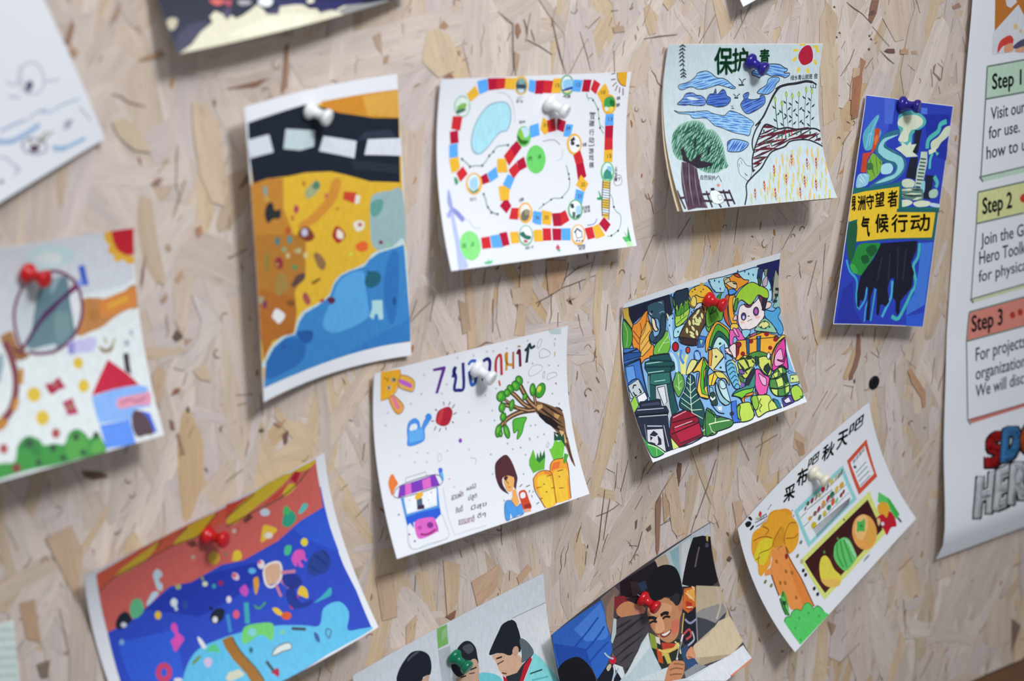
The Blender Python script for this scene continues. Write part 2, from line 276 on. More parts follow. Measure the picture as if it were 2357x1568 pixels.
BOARD_MARKS = '''
bf9c6e 132.3 -119.6 127.5 -122.4 124.8 -128.6 124.6 -133.3 128.3 -141.8 129.4 -150.7 131.3 -162.0 136.0 -168.2 143.1 -167.4 142.3 -159.6 139.8 -150.2 137.2 -136.6 135.1 -127.5
75452a 132.3 -119.6 127.9 -122.5 124.8 -129.1 124.9 -133.4 127.4 -131.9 129.9 -127.2 133.4 -127.1
67402c 135.4 -114.3 138.7 -115.6 138.2 -124.5 136.5 -132.1 134.2 -119.8
7f563c 120.4 -133.8 121.4 -136.8 120.6 -161.3 120.2 -173.6 118.6 -177.5 117.2 -172.8 116.4 -139.7
ad7c49 122.3 -132.7 126.2 -137.0 129.1 -149.5 124.0 -154.6
6a523f 73.2 -117.9 70.7 -134.5 68.3 -152.2 64.6 -168.8 64.8 -168.9 68.9 -152.4 71.2 -134.7 73.4 -118.0
6a523f 92.4 -101.5 88.4 -115.5 86.1 -122.3 86.4 -122.4 88.9 -115.8 92.6 -101.6
6a523f 77.5 -125.3 75.0 -136.1 72.2 -153.3 72.4 -153.4 75.5 -136.4 77.7 -125.4
6a523f 110.3 -106.9 104.8 -114.5 105.0 -114.6 110.5 -107.1
6a523f 124.1 -155.3 129.0 -152.9 132.9 -162.5 135.9 -169.8 136.1 -169.8 133.5 -162.5 129.3 -152.6 123.9 -155.1
6a523f 132.2 -120.3 123.9 -128.8 116.5 -138.1 116.7 -138.3 124.4 -129.1 132.4 -120.5
6a523f 195.2 -163.8 193.6 -175.6 193.8 -175.7 195.5 -163.9
6a523f 58.1 -157.3 57.2 -166.7 57.4 -166.8 58.3 -157.4
6a523f 83.5 -101.3 81.8 -119.1 82.0 -119.2 83.7 -101.4
6a523f 99.0 -138.4 105.2 -130.5 105.0 -130.3 98.8 -138.2
6a523f 120.9 -156.0 129.2 -154.5 129.1 -154.3 120.7 -155.8
6a523f 152.6 -156.9 148.3 -168.8 148.6 -168.9 152.9 -157.0
6a523f 169.5 -120.0 161.9 -138.6 152.7 -159.1 152.9 -159.2 162.5 -138.9 169.7 -120.1
6a523f 94.2 -163.2 101.2 -165.7 101.2 -165.5 94.2 -163.0
6a523f 105.4 -156.0 101.5 -166.7 94.2 -177.2 94.5 -177.3 102.1 -167.0 105.6 -156.1
ad8a60 185.5 -156.3 195.1 -156.6 194.5 -178.7 191.5 -189.6 187.2 -185.0 189.6 -174.5
52403a 183.5 -196.3 186.6 -198.3 184.3 -201.1 181.8 -198.1
5a4530 108.6 -155.3 112.4 -153.1 113.1 -156.5 110.6 -157.5
5a4530 99.0 -147.4 100.9 -146.3 100.4 -152.0 99.1 -153.3
4a3a34 58.8 -153.8 59.7 -153.0 59.4 -155.6 58.7 -155.1
4a3a34 98.7 -101.0 99.7 -100.7 99.4 -102.4 98.3 -102.3
7d5040 299.3 -57.5 302.2 -58.1 303.9 -72.9 301.0 -82.6 297.7 -87.3 297.2 -90.4 293.2 -90.4 293.7 -85.9 296.5 -80.5 298.9 -72.4
a9703c 353.5 -96.7 356.8 -95.2 361.0 -101.1 368.6 -110.6 373.7 -117.4 374.6 -128.9 371.6 -129.4 369.4 -120.9 358.5 -107.3
b5854a 285.2 -69.5 292.1 -65.6 295.4 -62.0 294.3 -67.1 289.5 -69.9
4a3e3e 298.0 -91.7 299.4 -90.9 299.9 -93.8 298.8 -94.1
715c48 317.7 -55.9 317.0 -66.5 317.3 -66.6 318.0 -55.9
715c48 275.1 -43.0 269.6 -55.6 269.8 -55.7 275.4 -43.1
715c48 339.6 -86.5 340.1 -102.6 340.4 -102.7 339.9 -86.6
715c48 358.2 -67.9 354.3 -74.8 354.6 -74.9 358.5 -68.0
715c48 313.9 -73.5 322.3 -79.6 322.5 -79.5 314.1 -73.4
715c48 288.0 -92.8 299.0 -96.9 299.0 -96.7 288.1 -92.7
715c48 281.9 -97.8 271.2 -107.9 271.4 -108.0 282.1 -98.0
715c48 269.7 -78.6 279.3 -75.3 279.2 -75.1 269.6 -78.4
715c48 351.9 -131.0 350.0 -135.6 350.3 -135.7 352.2 -131.1
715c48 342.7 -133.9 340.5 -124.4 340.2 -124.4 342.4 -133.9
7d5240 297.9 177.6 304.8 176.9 302.9 168.2 298.9 162.0 295.6 164.6 296.3 172.5
5c3c34 296.5 170.2 300.2 170.7 302.2 168.3 298.6 166.9 295.4 167.7
b98a52 283.4 133.5 289.0 133.2 289.8 140.3 295.6 136.9 292.4 129.2 290.8 115.0 289.1 111.3 281.6 112.3 281.6 121.6 283.1 128.1
96613a 289.8 139.9 295.0 136.6 292.3 130.1 290.2 115.1 286.3 116.5 289.4 127.4
5f3a34 312.3 141.7 314.8 143.0 321.8 142.2 322.7 139.2 316.2 140.1
a8743f 327.7 141.1 335.5 140.4 335.8 136.9 327.9 137.9
a37a48 338.9 138.6 343.4 138.6 344.3 135.9 339.0 136.6
c2a97f 250.1 169.4 255.1 177.6 259.7 170.6 263.7 164.5 264.5 150.4 267.7 136.7 267.9 123.3 253.8 125.1 251.3 147.5
8f644e 376.8 165.1 383.2 167.2 386.2 164.1 378.3 163.1
7d604e 361.6 125.4 364.1 126.9 362.6 121.1 370.5 115.0 369.2 114.2 361.3 120.8
6d5946 274.3 178.6 281.2 173.9 286.3 171.1 290.2 168.6 298.2 162.0 298.4 162.1 290.6 168.8 286.6 171.4 281.5 174.2 274.4 178.7
6d5946 283.7 146.4 279.7 138.5 271.8 129.6 272.0 129.5 280.2 138.2 283.9 146.3
6d5946 274.6 152.8 271.3 147.8 271.5 147.8 274.8 152.7
6d5946 270.3 143.5 265.6 140.1 265.8 140.0 270.5 143.4
6d5946 308.4 142.6 315.7 136.2 322.5 131.8 322.7 132.0 316.1 136.5 308.5 142.7
6d5946 359.0 123.8 360.8 116.2 361.4 110.5 361.6 110.5 361.4 116.1 359.2 123.8
6d5946 365.4 127.2 370.8 123.3 370.4 115.0 370.6 115.0 371.4 123.3 365.5 127.3
6d5946 340.5 173.3 345.2 163.8 345.4 163.8 340.8 173.3
6d5946 314.2 176.0 314.1 172.9 314.3 172.8 314.4 175.9
6d5946 263.6 114.9 268.9 119.0 272.0 116.0 272.1 116.1 268.7 119.4 263.4 115.0
6d5946 278.3 124.2 281.6 121.1 281.7 121.2 278.4 124.3
6d5946 299.6 159.7 317.1 144.3 317.3 144.4 299.8 159.7
6d5946 336.3 129.3 343.2 124.3 343.3 124.4 336.4 129.4
6d5946 368.1 110.6 369.9 104.8 370.2 104.8 368.3 110.6
5a4c40 296.3 154.1 297.5 154.5 298.6 153.1 297.1 153.1
5a4c40 298.0 151.7 299.2 152.1 300.3 150.7 298.8 150.7
5a4c40 296.6 145.2 297.8 145.6 298.9 144.2 297.4 144.2
5a4c40 265.6 156.7 266.8 157.1 267.8 155.7 266.4 155.7
5a4c40 268.2 159.2 269.4 159.6 270.4 158.3 269.0 158.3
5a4c40 262.3 176.9 263.5 177.3 264.5 176.0 263.0 175.9
b98c58 -34.6 50.6 -29.4 49.7 -28.2 38.1 -26.5 22.1 -25.5 1.2 -32.5 0.9 -33.4 23.5 -33.8 39.2
bd935f 7.3 48.4 15.9 46.8 15.7 21.8 10.6 18.5 9.7 1.3 1.7 3.0 5.6 25.6
b48048 26.1 46.2 42.3 43.2 40.8 34.2 37.8 25.5 28.2 23.7 26.8 36.9
b8a07e -0.1 32.8 7.9 32.5 9.9 22.3 1.3 22.7
6a5240 -73.6 26.1 -65.9 31.6 -58.5 36.1 -58.6 36.3 -66.3 32.0 -73.7 26.3
6a5240 18.7 20.5 29.1 22.7 38.1 25.9 41.1 32.2 49.9 36.1 61.9 38.3 61.8 38.5 49.6 36.5 40.6 32.6 37.6 26.4 28.8 23.1 18.6 20.7
6a5240 37.9 26.1 46.2 26.8 57.4 28.6 57.3 28.8 45.9 27.3 37.8 26.3
6a5240 61.2 29.1 64.9 29.4 64.9 29.6 61.1 29.3
6a5240 43.7 41.8 40.7 30.6 40.9 30.5 43.9 41.7
6a5240 2.7 21.5 8.5 21.2 8.4 21.4 2.7 21.7
6a5240 -25.4 0.8 -19.0 2.7 -14.1 1.2 -14.1 1.4 -19.1 3.2 -25.5 1.0
6a5240 35.5 11.1 35.0 1.8 35.3 1.7 35.7 11.0
6a5240 -19.1 49.0 -20.6 39.7 -20.4 39.6 -18.8 48.9
6a5240 51.9 27.8 52.7 22.7 52.9 22.7 52.2 27.8
6a5240 -13.8 29.3 -14.1 8.1 -13.9 8.0 -13.5 29.3
6a5240 -33.7 39.1 -30.1 45.6 -30.3 45.7 -33.9 39.2
6d4a32 -11.9 47.1 -8.4 49.4 -9.8 47.3
8a6a40 42.3 17.8 46.0 19.6 44.5 18.0 49.1 17.8 43.8 15.7 46.8 13.8
9c6a3c -48.2 197.1 -45.3 200.7 -41.7 197.2 -44.5 195.6
8a5a38 5.1 192.9 7.1 193.5 9.0 188.5 6.5 184.4 5.1 188.1
c8b080 -56.6 195.7 -49.2 196.5 -40.9 191.7 -36.4 181.8 -38.6 171.0 -49.9 168.5 -60.8 179.2
9a7a58 -92.8 196.7 -87.4 198.7 -86.9 186.1 -90.3 190.3
a07548 -86.1 184.5 -82.4 185.6 -83.5 181.1 -86.2 180.7
b58348 -35.9 182.5 -33.1 182.2 -34.6 179.2
8a5a3a -46.2 168.0 -41.4 170.6 -38.7 166.9
9f7d5a 77.2 183.5 85.7 183.4 86.8 179.9 78.3 180.0
c4a06a 101.5 192.4 104.7 194.6 112.4 187.1 111.5 176.4 106.1 175.3 102.8 182.3
9a7a50 4.0 177.1 7.9 175.0 6.8 169.5 4.8 162.5 3.9 169.1
6e5a48 -7.5 201.7 2.9 193.4 2.7 179.6 3.2 165.9 3.5 165.9 3.4 179.6 3.5 193.6 -7.3 201.8
6e5a48 10.9 195.4 12.6 190.4 12.8 186.5 13.1 186.5 13.3 190.5 11.2 195.5
6e5a48 31.3 193.7 34.6 180.0 37.6 169.8 41.9 158.7 42.1 158.7 38.3 169.9 35.3 180.0 31.6 193.7
6e5a48 52.1 183.7 57.1 169.2 60.5 158.9 60.7 158.9 57.8 169.3 52.4 183.7
6e5a48 96.2 182.2 97.3 179.2 97.6 179.2 96.5 182.2
6e5a48 -73.0 202.1 -72.7 196.0 -72.5 196.0 -72.7 202.1
6e5a48 58.5 184.6 67.8 190.9 67.6 191.1 58.3 184.8
6e5a48 101.9 173.6 113.8 173.7 128.8 173.5 128.8 173.7 113.7 174.3 101.8 173.8
6e5a48 12.9 183.2 22.7 177.9 31.8 172.1 31.9 172.3 23.0 178.3 13.0 183.4
6e5a48 2.0 163.6 4.5 169.0 4.2 169.1 1.7 163.7
6e5a48 -26.1 184.5 -26.6 179.1 -26.4 179.0 -25.8 184.5
6e5a48 76.1 193.3 81.4 193.2 81.3 193.4 76.1 193.6
6e5a48 92.8 196.7 90.7 192.8 91.0 192.7 93.1 196.6
6e5a48 50.0 202.6 49.0 194.6 49.3 194.6 50.3 202.6
6e5a48 78.2 169.3 78.9 155.0 79.2 155.0 78.5 169.2
c3a77f -205.7 174.7 -197.0 172.8 -189.7 160.4 -188.7 141.3 -186.7 124.5 -190.3 116.0 -197.6 119.3 -203.8 136.7 -205.6 154.6
8a6152 -232.4 134.4 -228.6 137.2 -224.7 136.9 -227.4 133.6
a5673f -208.1 106.5 -204.3 107.6 -203.9 103.0 -207.0 100.8
9a7a4a -226.3 100.0 -224.0 101.0 -222.8 97.3 -225.1 96.4
bda679 -251.5 170.3 -244.4 171.9 -235.4 161.5 -230.4 151.5 -240.2 154.2 -248.0 162.0
7a5545 -179.0 126.0 -174.9 131.6 -175.1 127.5 -180.7 123.5
8a6f50 -212.4 134.0 -217.1 124.0 -221.0 115.0 -220.6 114.8 -216.0 123.5 -211.9 133.8
9a8468 -220.9 146.2 -227.8 140.5 -227.5 140.2 -220.6 145.9
8a7460 -189.0 86.2 -182.7 87.7 -177.3 89.8 -177.5 90.1 -183.1 88.5 -189.2 86.6
4a3a30 -225.9 48.6 -223.1 52.8 -219.4 47.2 -223.6 45.7
a87a4a -218.6 46.3 -213.7 45.3 -218.1 42.2
b58a52 -239.7 29.3 -234.4 34.5 -231.4 30.7 -231.8 24.4 -236.2 9.4 -239.0 16.4
8a4f34 -229.1 15.8 -226.4 19.2 -223.1 18.9 -224.1 16.3
54474a -220.6 6.6 -218.8 7.0 -218.2 4.0 -219.9 4.0
8a6240 -227.4 -7.3 -225.7 -6.9 -223.2 -19.8 -225.0 -20.2
7a5040 -230.9 2.5 -228.6 0.3 -228.1 -4.7 -230.5 -3.3
9a7248 -230.8 71.5 -227.4 74.0 -226.8 70.7 -230.3 68.3
a97c52 -222.0 80.7 -217.5 85.3 -216.6 81.2 -220.5 78.1
7a4a3c -240.9 88.8 -238.2 96.8 -240.5 82.6 -242.4 79.1
bfa274 -214.9 27.1 -207.1 29.5 -204.5 18.4 -211.1 21.5
6a4540 -161.3 -23.1 -157.6 -21.4 -158.9 -28.8 -160.7 -29.2
a06a40 -167.1 -14.9 -160.9 -15.6 -159.0 -14.3 -162.8 -18.5
4a4038 -176.6 -16.9 -174.3 -16.2 -173.1 -18.1 -174.9 -18.6
8a6a48 -182.4 83.6 -180.1 78.4 -181.8 78.7
c9c2c4 -212.8 70.4 -204.9 63.3 -194.8 48.6 -206.6 38.2 -219.9 28.2 -226.3 31.2 -211.2 44.0 -208.0 54.4
8a7460 -189.8 86.7 -178.5 89.8 -178.6 90.1 -189.9 87.0
8a7460 -189.7 7.2 -179.3 5.2 -179.3 5.5 -189.7 7.5
8a7460 -189.1 0.9 -183.0 1.1 -183.1 1.4 -189.2 1.2
8a5c44 -268.7 225.0 -267.4 221.6 -271.0 212.2 -273.1 214.6
a8754a -269.9 212.1 -266.2 208.4 -268.8 205.8 -271.3 209.0
9a6a48 -241.0 232.0 -244.1 223.5 -248.7 220.0 -245.9 224.8
8a5f3c -148.5 197.0 -145.7 199.0 -147.8 175.6 -151.7 172.6
7a5038 -185.1 179.2 -174.6 180.2 -158.7 181.8 -166.9 178.1
9c7040 -231.3 202.0 -220.1 204.1 -219.1 200.6 -233.9 200.1
6a4a38 -284.0 -14.9 -272.5 -18.5 -269.0 -22.0 -277.8 -21.5 -282.5 -18.5
b48a58 -307.5 -47.8 -292.3 -44.3 -287.4 -61.0 -292.5 -90.6 -298.6 -73.3
a5784a -325.3 -80.8 -316.7 -80.8 -315.4 -107.2 -323.6 -102.0
6a5848 -319.0 -119.1 -311.4 -118.9 -313.6 -128.8 -317.3 -127.6
c29a5c -54.1 -132.1 -41.3 -138.7 -43.4 -162.0 -51.9 -171.4
b88550 -33.3 -152.9 -11.5 -147.2 -13.4 -161.8 -28.7 -172.4
7a4c32 -53.5 -171.0 -45.2 -168.9 -47.0 -175.9
b0804c 2.0 -160.1 10.6 -153.5 14.0 -157.5 3.6 -165.2
b5885a -103.1 -129.8 -90.7 -130.5 -88.5 -160.3 -99.5 -159.9
c0965f -82.4 -168.1 -74.3 -163.2 -76.4 -178.9 -82.9 -182.8
8a5a38 284.6 120.8 292.4 125.7 290.0 99.3 283.9 98.6
9a5a30 283.0 126.9 292.2 128.7 290.9 105.1 282.9 101.7
8a6a48 283.1 -276.5 292.3 -282.9 288.3 -290.6
9a7a50 -39.0 33.7 -32.8 29.8 -30.0 12.8 -36.3 11.4
6a5040 492.2 -338.3 503.7 -347.7 495.4 -368.6
7a5a3a 72.4 146.4 77.4 149.7 74.1 134.1
c8a878 252.7 150.8 268.5 151.9 271.5 101.8 257.6 97.8
c2a070 156.8 191.8 164.0 191.1 175.5 173.5 164.8 166.4
b89868 254.9 181.9 267.5 169.3 264.7 149.4 256.3 156.2
6a4a38 423.5 112.5 430.3 113.3 427.2 98.0
b09070 224.4 -39.0 239.2 -51.5 253.5 -89.6 237.1 -92.3
9c6f3c 241.9 -122.6 251.3 -128.1 253.0 -136.7 247.6 -137.1
b58c54 242.4 -116.2 253.3 -125.3 251.0 -137.9 241.4 -129.0
7a6450 189.7 185.8 175.7 165.3 176.0 165.1 190.0 185.7
7a6450 162.2 185.9 146.6 165.8 146.9 165.7 162.5 185.8
7a6450 107.3 196.9 100.7 181.7 101.0 181.6 107.6 196.8
7a6450 169.0 -221.6 157.3 -228.1 157.5 -228.4 169.3 -221.9
7a6450 189.2 -108.4 199.9 -128.6 200.2 -128.6 189.5 -108.3
7a6450 225.8 -115.3 205.7 -120.2 205.9 -120.5 226.0 -115.6
7a6450 258.9 -110.4 272.8 -94.0 272.4 -93.8 258.6 -110.2
7a6450 285.1 11.7 274.1 -14.4 274.5 -14.5 285.4 11.6
7a6450 276.9 83.1 284.6 91.0 284.2 91.2 276.5 83.3
7a6450 51.1 -118.9 61.7 -106.4 61.4 -106.2 50.8 -118.7
7a6450 74.9 8.8 73.2 -8.2 73.6 -8.3 75.2 8.7
7a6450 64.3 100.2 91.4 129.0 91.1 129.2 64.1 100.3
7a6450 318.4 -305.3 296.4 -316.4 296.7 -316.7 318.7 -305.6
7a6450 363.1 -282.7 367.8 -313.4 368.3 -313.6 363.5 -282.8
7a6450 401.2 -338.7 388.1 -357.2 388.5 -357.5 401.6 -339.0
7a6450 -107.4 -41.4 -109.3 -51.9 -109.0 -52.0 -107.1 -41.5
7a6450 -115.0 -86.7 -105.7 -80.8 -105.9 -80.5 -115.2 -86.5
7a6450 -187.9 -37.6 -199.2 -42.7 -199.1 -42.9 -187.8 -37.9
7a6450 -257.5 -38.1 -263.2 -44.3 -263.0 -44.5 -257.4 -38.3
7a6450 -56.0 39.7 -59.5 24.3 -59.3 24.2 -55.8 39.6
7a6450 -68.3 39.4 -73.2 28.4 -72.9 28.3 -68.0 39.3
7a6450 131.9 41.4 142.5 54.0 142.3 54.2 131.6 41.6
7a6450 111.6 47.9 102.9 32.3 103.2 32.1 111.9 47.8
7a6450 183.4 53.2 180.4 30.1 180.7 30.0 183.7 53.1
7a6450 234.9 32.7 223.7 18.0 224.0 17.8 235.2 32.5
7a6450 256.6 4.4 249.6 -19.1 250.0 -19.2 256.9 4.3
7a6450 264.1 15.4 262.3 -24.7 262.6 -24.8 264.5 15.3
'''
strand_board()

def wood_trim():
    bm = bmesh.new()
    def box(x0, x1, y0, y1, z0, z1):
        r = bmesh.ops.create_cube(bm, size=1)
        bmesh.ops.scale(bm, vec=(x1 - x0, y1 - y0, z1 - z0), verts=r['verts'])
        bmesh.ops.translate(bm, vec=((x0 + x1) / 2, (y0 + y1) / 2, (z0 + z1) / 2), verts=r['verts'])
    box(BX0, BX1, 0.004, 0.03, ZC + BZ0 - 0.14, ZC + BZ0 - 0.0015)
    bmesh.ops.bevel(bm, geom=bm.edges[:], offset=0.0012, segments=2, affect='EDGES')
    me = bpy.data.meshes.new('trim_1'); bm.to_mesh(me); bm.free()
    m, N, L, b = mat_nodes('brown_wood')
    t = N.new('ShaderNodeTexCoord'); mp = N.new('ShaderNodeMapping'); mp.inputs['Scale'].default_value = (3, 30, 60)
    n = N.new('ShaderNodeTexNoise'); n.inputs['Detail'].default_value = 5; n.inputs['Scale'].default_value = 2
    L.new(t.outputs['Object'], mp.inputs['Vector']); L.new(mp.outputs['Vector'], n.inputs['Vector'])
    r = N.new('ShaderNodeValToRGB'); r.color_ramp.elements[0].color = (*hexcol('5d4028'), 1); r.color_ramp.elements[1].color = (*hexcol('7d5836'), 1)
    L.new(n.outputs['Fac'], r.inputs['Fac']); L.new(r.outputs['Color'], b.inputs['Base Color']); b.inputs['Roughness'].default_value = .5
    me.materials.append(m)
    o = link(bpy.data.objects.new('trim_1', me))
    tag(o, 'dark brown wooden rail along the bottom of the strand board', 'trim', kind='structure')
wood_trim()

# ------------------------------------------------------------------ sheets of paper and what is printed on them
def lag(x): return (2 * (x - .5) * (x - 1), -4 * x * (x - 1), 2 * x * (x - .5))
class Surface:
    """A curled sheet: 3 x 3 control points (mm: right, up, off the board), size in mm."""
    def __init__(s, ctrl, w, h, nu=10, nv=16):
        s.c = [Vector((p[0] / 1000, -p[2] / 1000, p[1] / 1000 + ZC)) for p in ctrl]
        s.w, s.h, s.nu, s.nv = w, h, nu, nv
        s.tab = {}
    def true(s, u, v):
        a, b = lag(v), lag(u); p = Vector()
        for i in range(3):
            for j in range(3): p += s.c[i * 3 + j] * (a[i] * b[j])
        return p
    def norm(s, u, v):
        e = 1e-3
        return (s.true(u + e, v) - s.true(u - e, v)).cross(s.true(u, v - e) - s.true(u, v + e)).normalized()
    def node(s, i, j):
        k = (i, j)
        if k not in s.tab:
            u, v = i / s.nu, j / s.nv; s.tab[k] = (s.true(u, v), s.norm(u, v))
        return s.tab[k]
    def at(s, x, y, off):                   # mm on the sheet (right, down) -> world; flat inside each half cell
        fu = min(max(x / s.w, 0), 1) * s.nu; fv = min(max(y / s.h, 0), 1) * s.nv
        i = min(int(fu + 1e-7), s.nu - 1); j = min(int(fv + 1e-7), s.nv - 1)
        a, b = fu - i, fv - j
        if a >= b: (q, wq) = ((s.node(i, j), 1 - a), (s.node(i + 1, j), a - b)), (s.node(i + 1, j + 1), b)
        else: (q, wq) = ((s.node(i, j), 1 - b), (s.node(i, j + 1), b - a)), (s.node(i + 1, j + 1), a)
        p = Vector(); n = Vector()
        for (nd, wt) in (q[0], q[1], wq): p += nd[0] * wt; n += nd[1] * wt
        n.normalize()
        return p + n * off, n
class Strip(Surface):
    """The hanging poster: straight across, a profile of heights off the board from top to bottom."""
    def __init__(s, x0, ztop, w, h, prof, nv):
        s.x0, s.zt, s.w, s.h, s.nu, s.nv, s.prof, s.tab = x0, ztop, w, h, 8, nv, prof, {}
    def true(s, u, v):
        z = s.zt - v * s.h; P = s.prof; t = v * s.h
        k = 0
        while k < len(P) - 2 and t > P[k + 1][0]: k += 1
        def tan(i):
            a, b = P[max(i - 1, 0)], P[min(i + 1, len(P) - 1)]; return (b[1] - a[1]) / (b[0] - a[0])
        (t0, l0), (t1, l1) = P[k], P[k + 1]; d = t1 - t0; x = (t - t0) / d
        l = (2 * x ** 3 - 3 * x * x + 1) * l0 + (x ** 3 - 2 * x * x + x) * d * tan(k) + (3 * x * x - 2 * x ** 3) * l1 + (x ** 3 - x * x) * d * tan(k + 1)
        return Vector(((s.x0 + u * s.w) / 1000, -l / 1000, z / 1000 + ZC))

def paper_mesh(name, S, parent=None, thick=0.00025, back=None):
    me = bpy.data.meshes.new(name); vs, fs, nr = [], [], []
    nu, nv = S.nu, S.nv
    for side in (0, 1):
        for j in range(nv + 1):
            for i in range(nu + 1):
                p, n = S.node(i, j)
                vs.append(p - n * (thick * side)); nr.append(n if side == 0 else -n)
    K = (nu + 1) * (nv + 1); I = lambda i, j: j * (nu + 1) + i
    for j in range(nv):
        for i in range(nu):
            a, b, c, d = I(i, j), I(i + 1, j), I(i + 1, j + 1), I(i, j + 1)
            fs += [(a, c, b), (a, d, c), (K + a, K + b, K + c), (K + a, K + c, K + d)]
    rim = [I(i, 0) for i in range(nu)] + [I(nu, j) for j in range(nv)] + [I(i, nv) for i in range(nu, 0, -1)] + [I(0, j) for j in range(nv, 0, -1)]
    for q in range(len(rim)):
        a, b = rim[q], rim[(q + 1) % len(rim)]; fs.append((a, b, K + b, K + a))
    me.from_pydata(vs, [], fs)
    me.materials.append(PAPER)
    for p in me.polygons: p.use_smooth = len(p.vertices) == 3
    me.normals_split_custom_set_from_vertices(nr)
    return link(bpy.data.objects.new(name, me), parent)

FONT_CACHE = {}
def glyphs(text, heavy=0.0):
    if (text, heavy) in FONT_CACHE: return FONT_CACHE[text, heavy]
    cu = bpy.data.curves.new('lettering', 'FONT'); cu.body = text; cu.resolution_u = 3; cu.offset = 0.0
    o = bpy.data.objects.new('lettering', cu); C.objects.link(o)
    dg = bpy.context.evaluated_depsgraph_get()
    me = bpy.data.meshes.new_from_object(o.evaluated_get(dg))
    v = [(p.co.x, p.co.y) for p in me.vertices]; f = [tuple(p.vertices) for p in me.polygons]
    bpy.data.objects.remove(o); bpy.data.curves.remove(cu); bpy.data.meshes.remove(me)
    x0 = min(p[0] for p in v); x1 = max(p[0] for p in v)
    y0 = min(p[1] for p in v); y1 = max(p[1] for p in v)
    FONT_CACHE[text, heavy] = ([((p[0] - x0) / (x1 - x0), p[1]) for p in v], f, y0, y1)
    return FONT_CACHE[text, heavy]
def hatch(poly, ang, gap, w, rnd):
    ca, sa = math.cos(ang), math.sin(ang); q = [(x * ca + y * sa, -x * sa + y * ca) for x, y in poly]
    y0, y1 = min(p[1] for p in q), max(p[1] for p in q); out = []; y = y0 + gap * .3
    while y < y1:
        xs = []
        for i in range(len(q)):
            a, b = q[i], q[(i + 1) % len(q)]
            if (a[1] > y) != (b[1] > y): xs.append(a[0] + (y - a[1]) * (b[0] - a[0]) / (b[1] - a[1]))
        xs.sort()
        for k in range(0, len(xs) - 1, 2):
            a, b = xs[k], xs[k + 1]; n = max(1, int((b - a) / (gap * 6)))
            for m in range(n):
                s, e = a + (b - a) * m / n, a + (b - a) * (m + .93) / n
                jy = rnd.uniform(-.25, .25) * gap; jz = rnd.uniform(-.3, .3) * gap
                l = [(s, y + jy), ((s + e) / 2, y + jy + jz * .6), (e, y + jz)]
                out += stroke([(px * ca - py * sa, px * sa + py * ca) for px, py in l], w * rnd.uniform(.7, 1.2), True)
        y += gap * rnd.uniform(.8, 1.2)
    return out

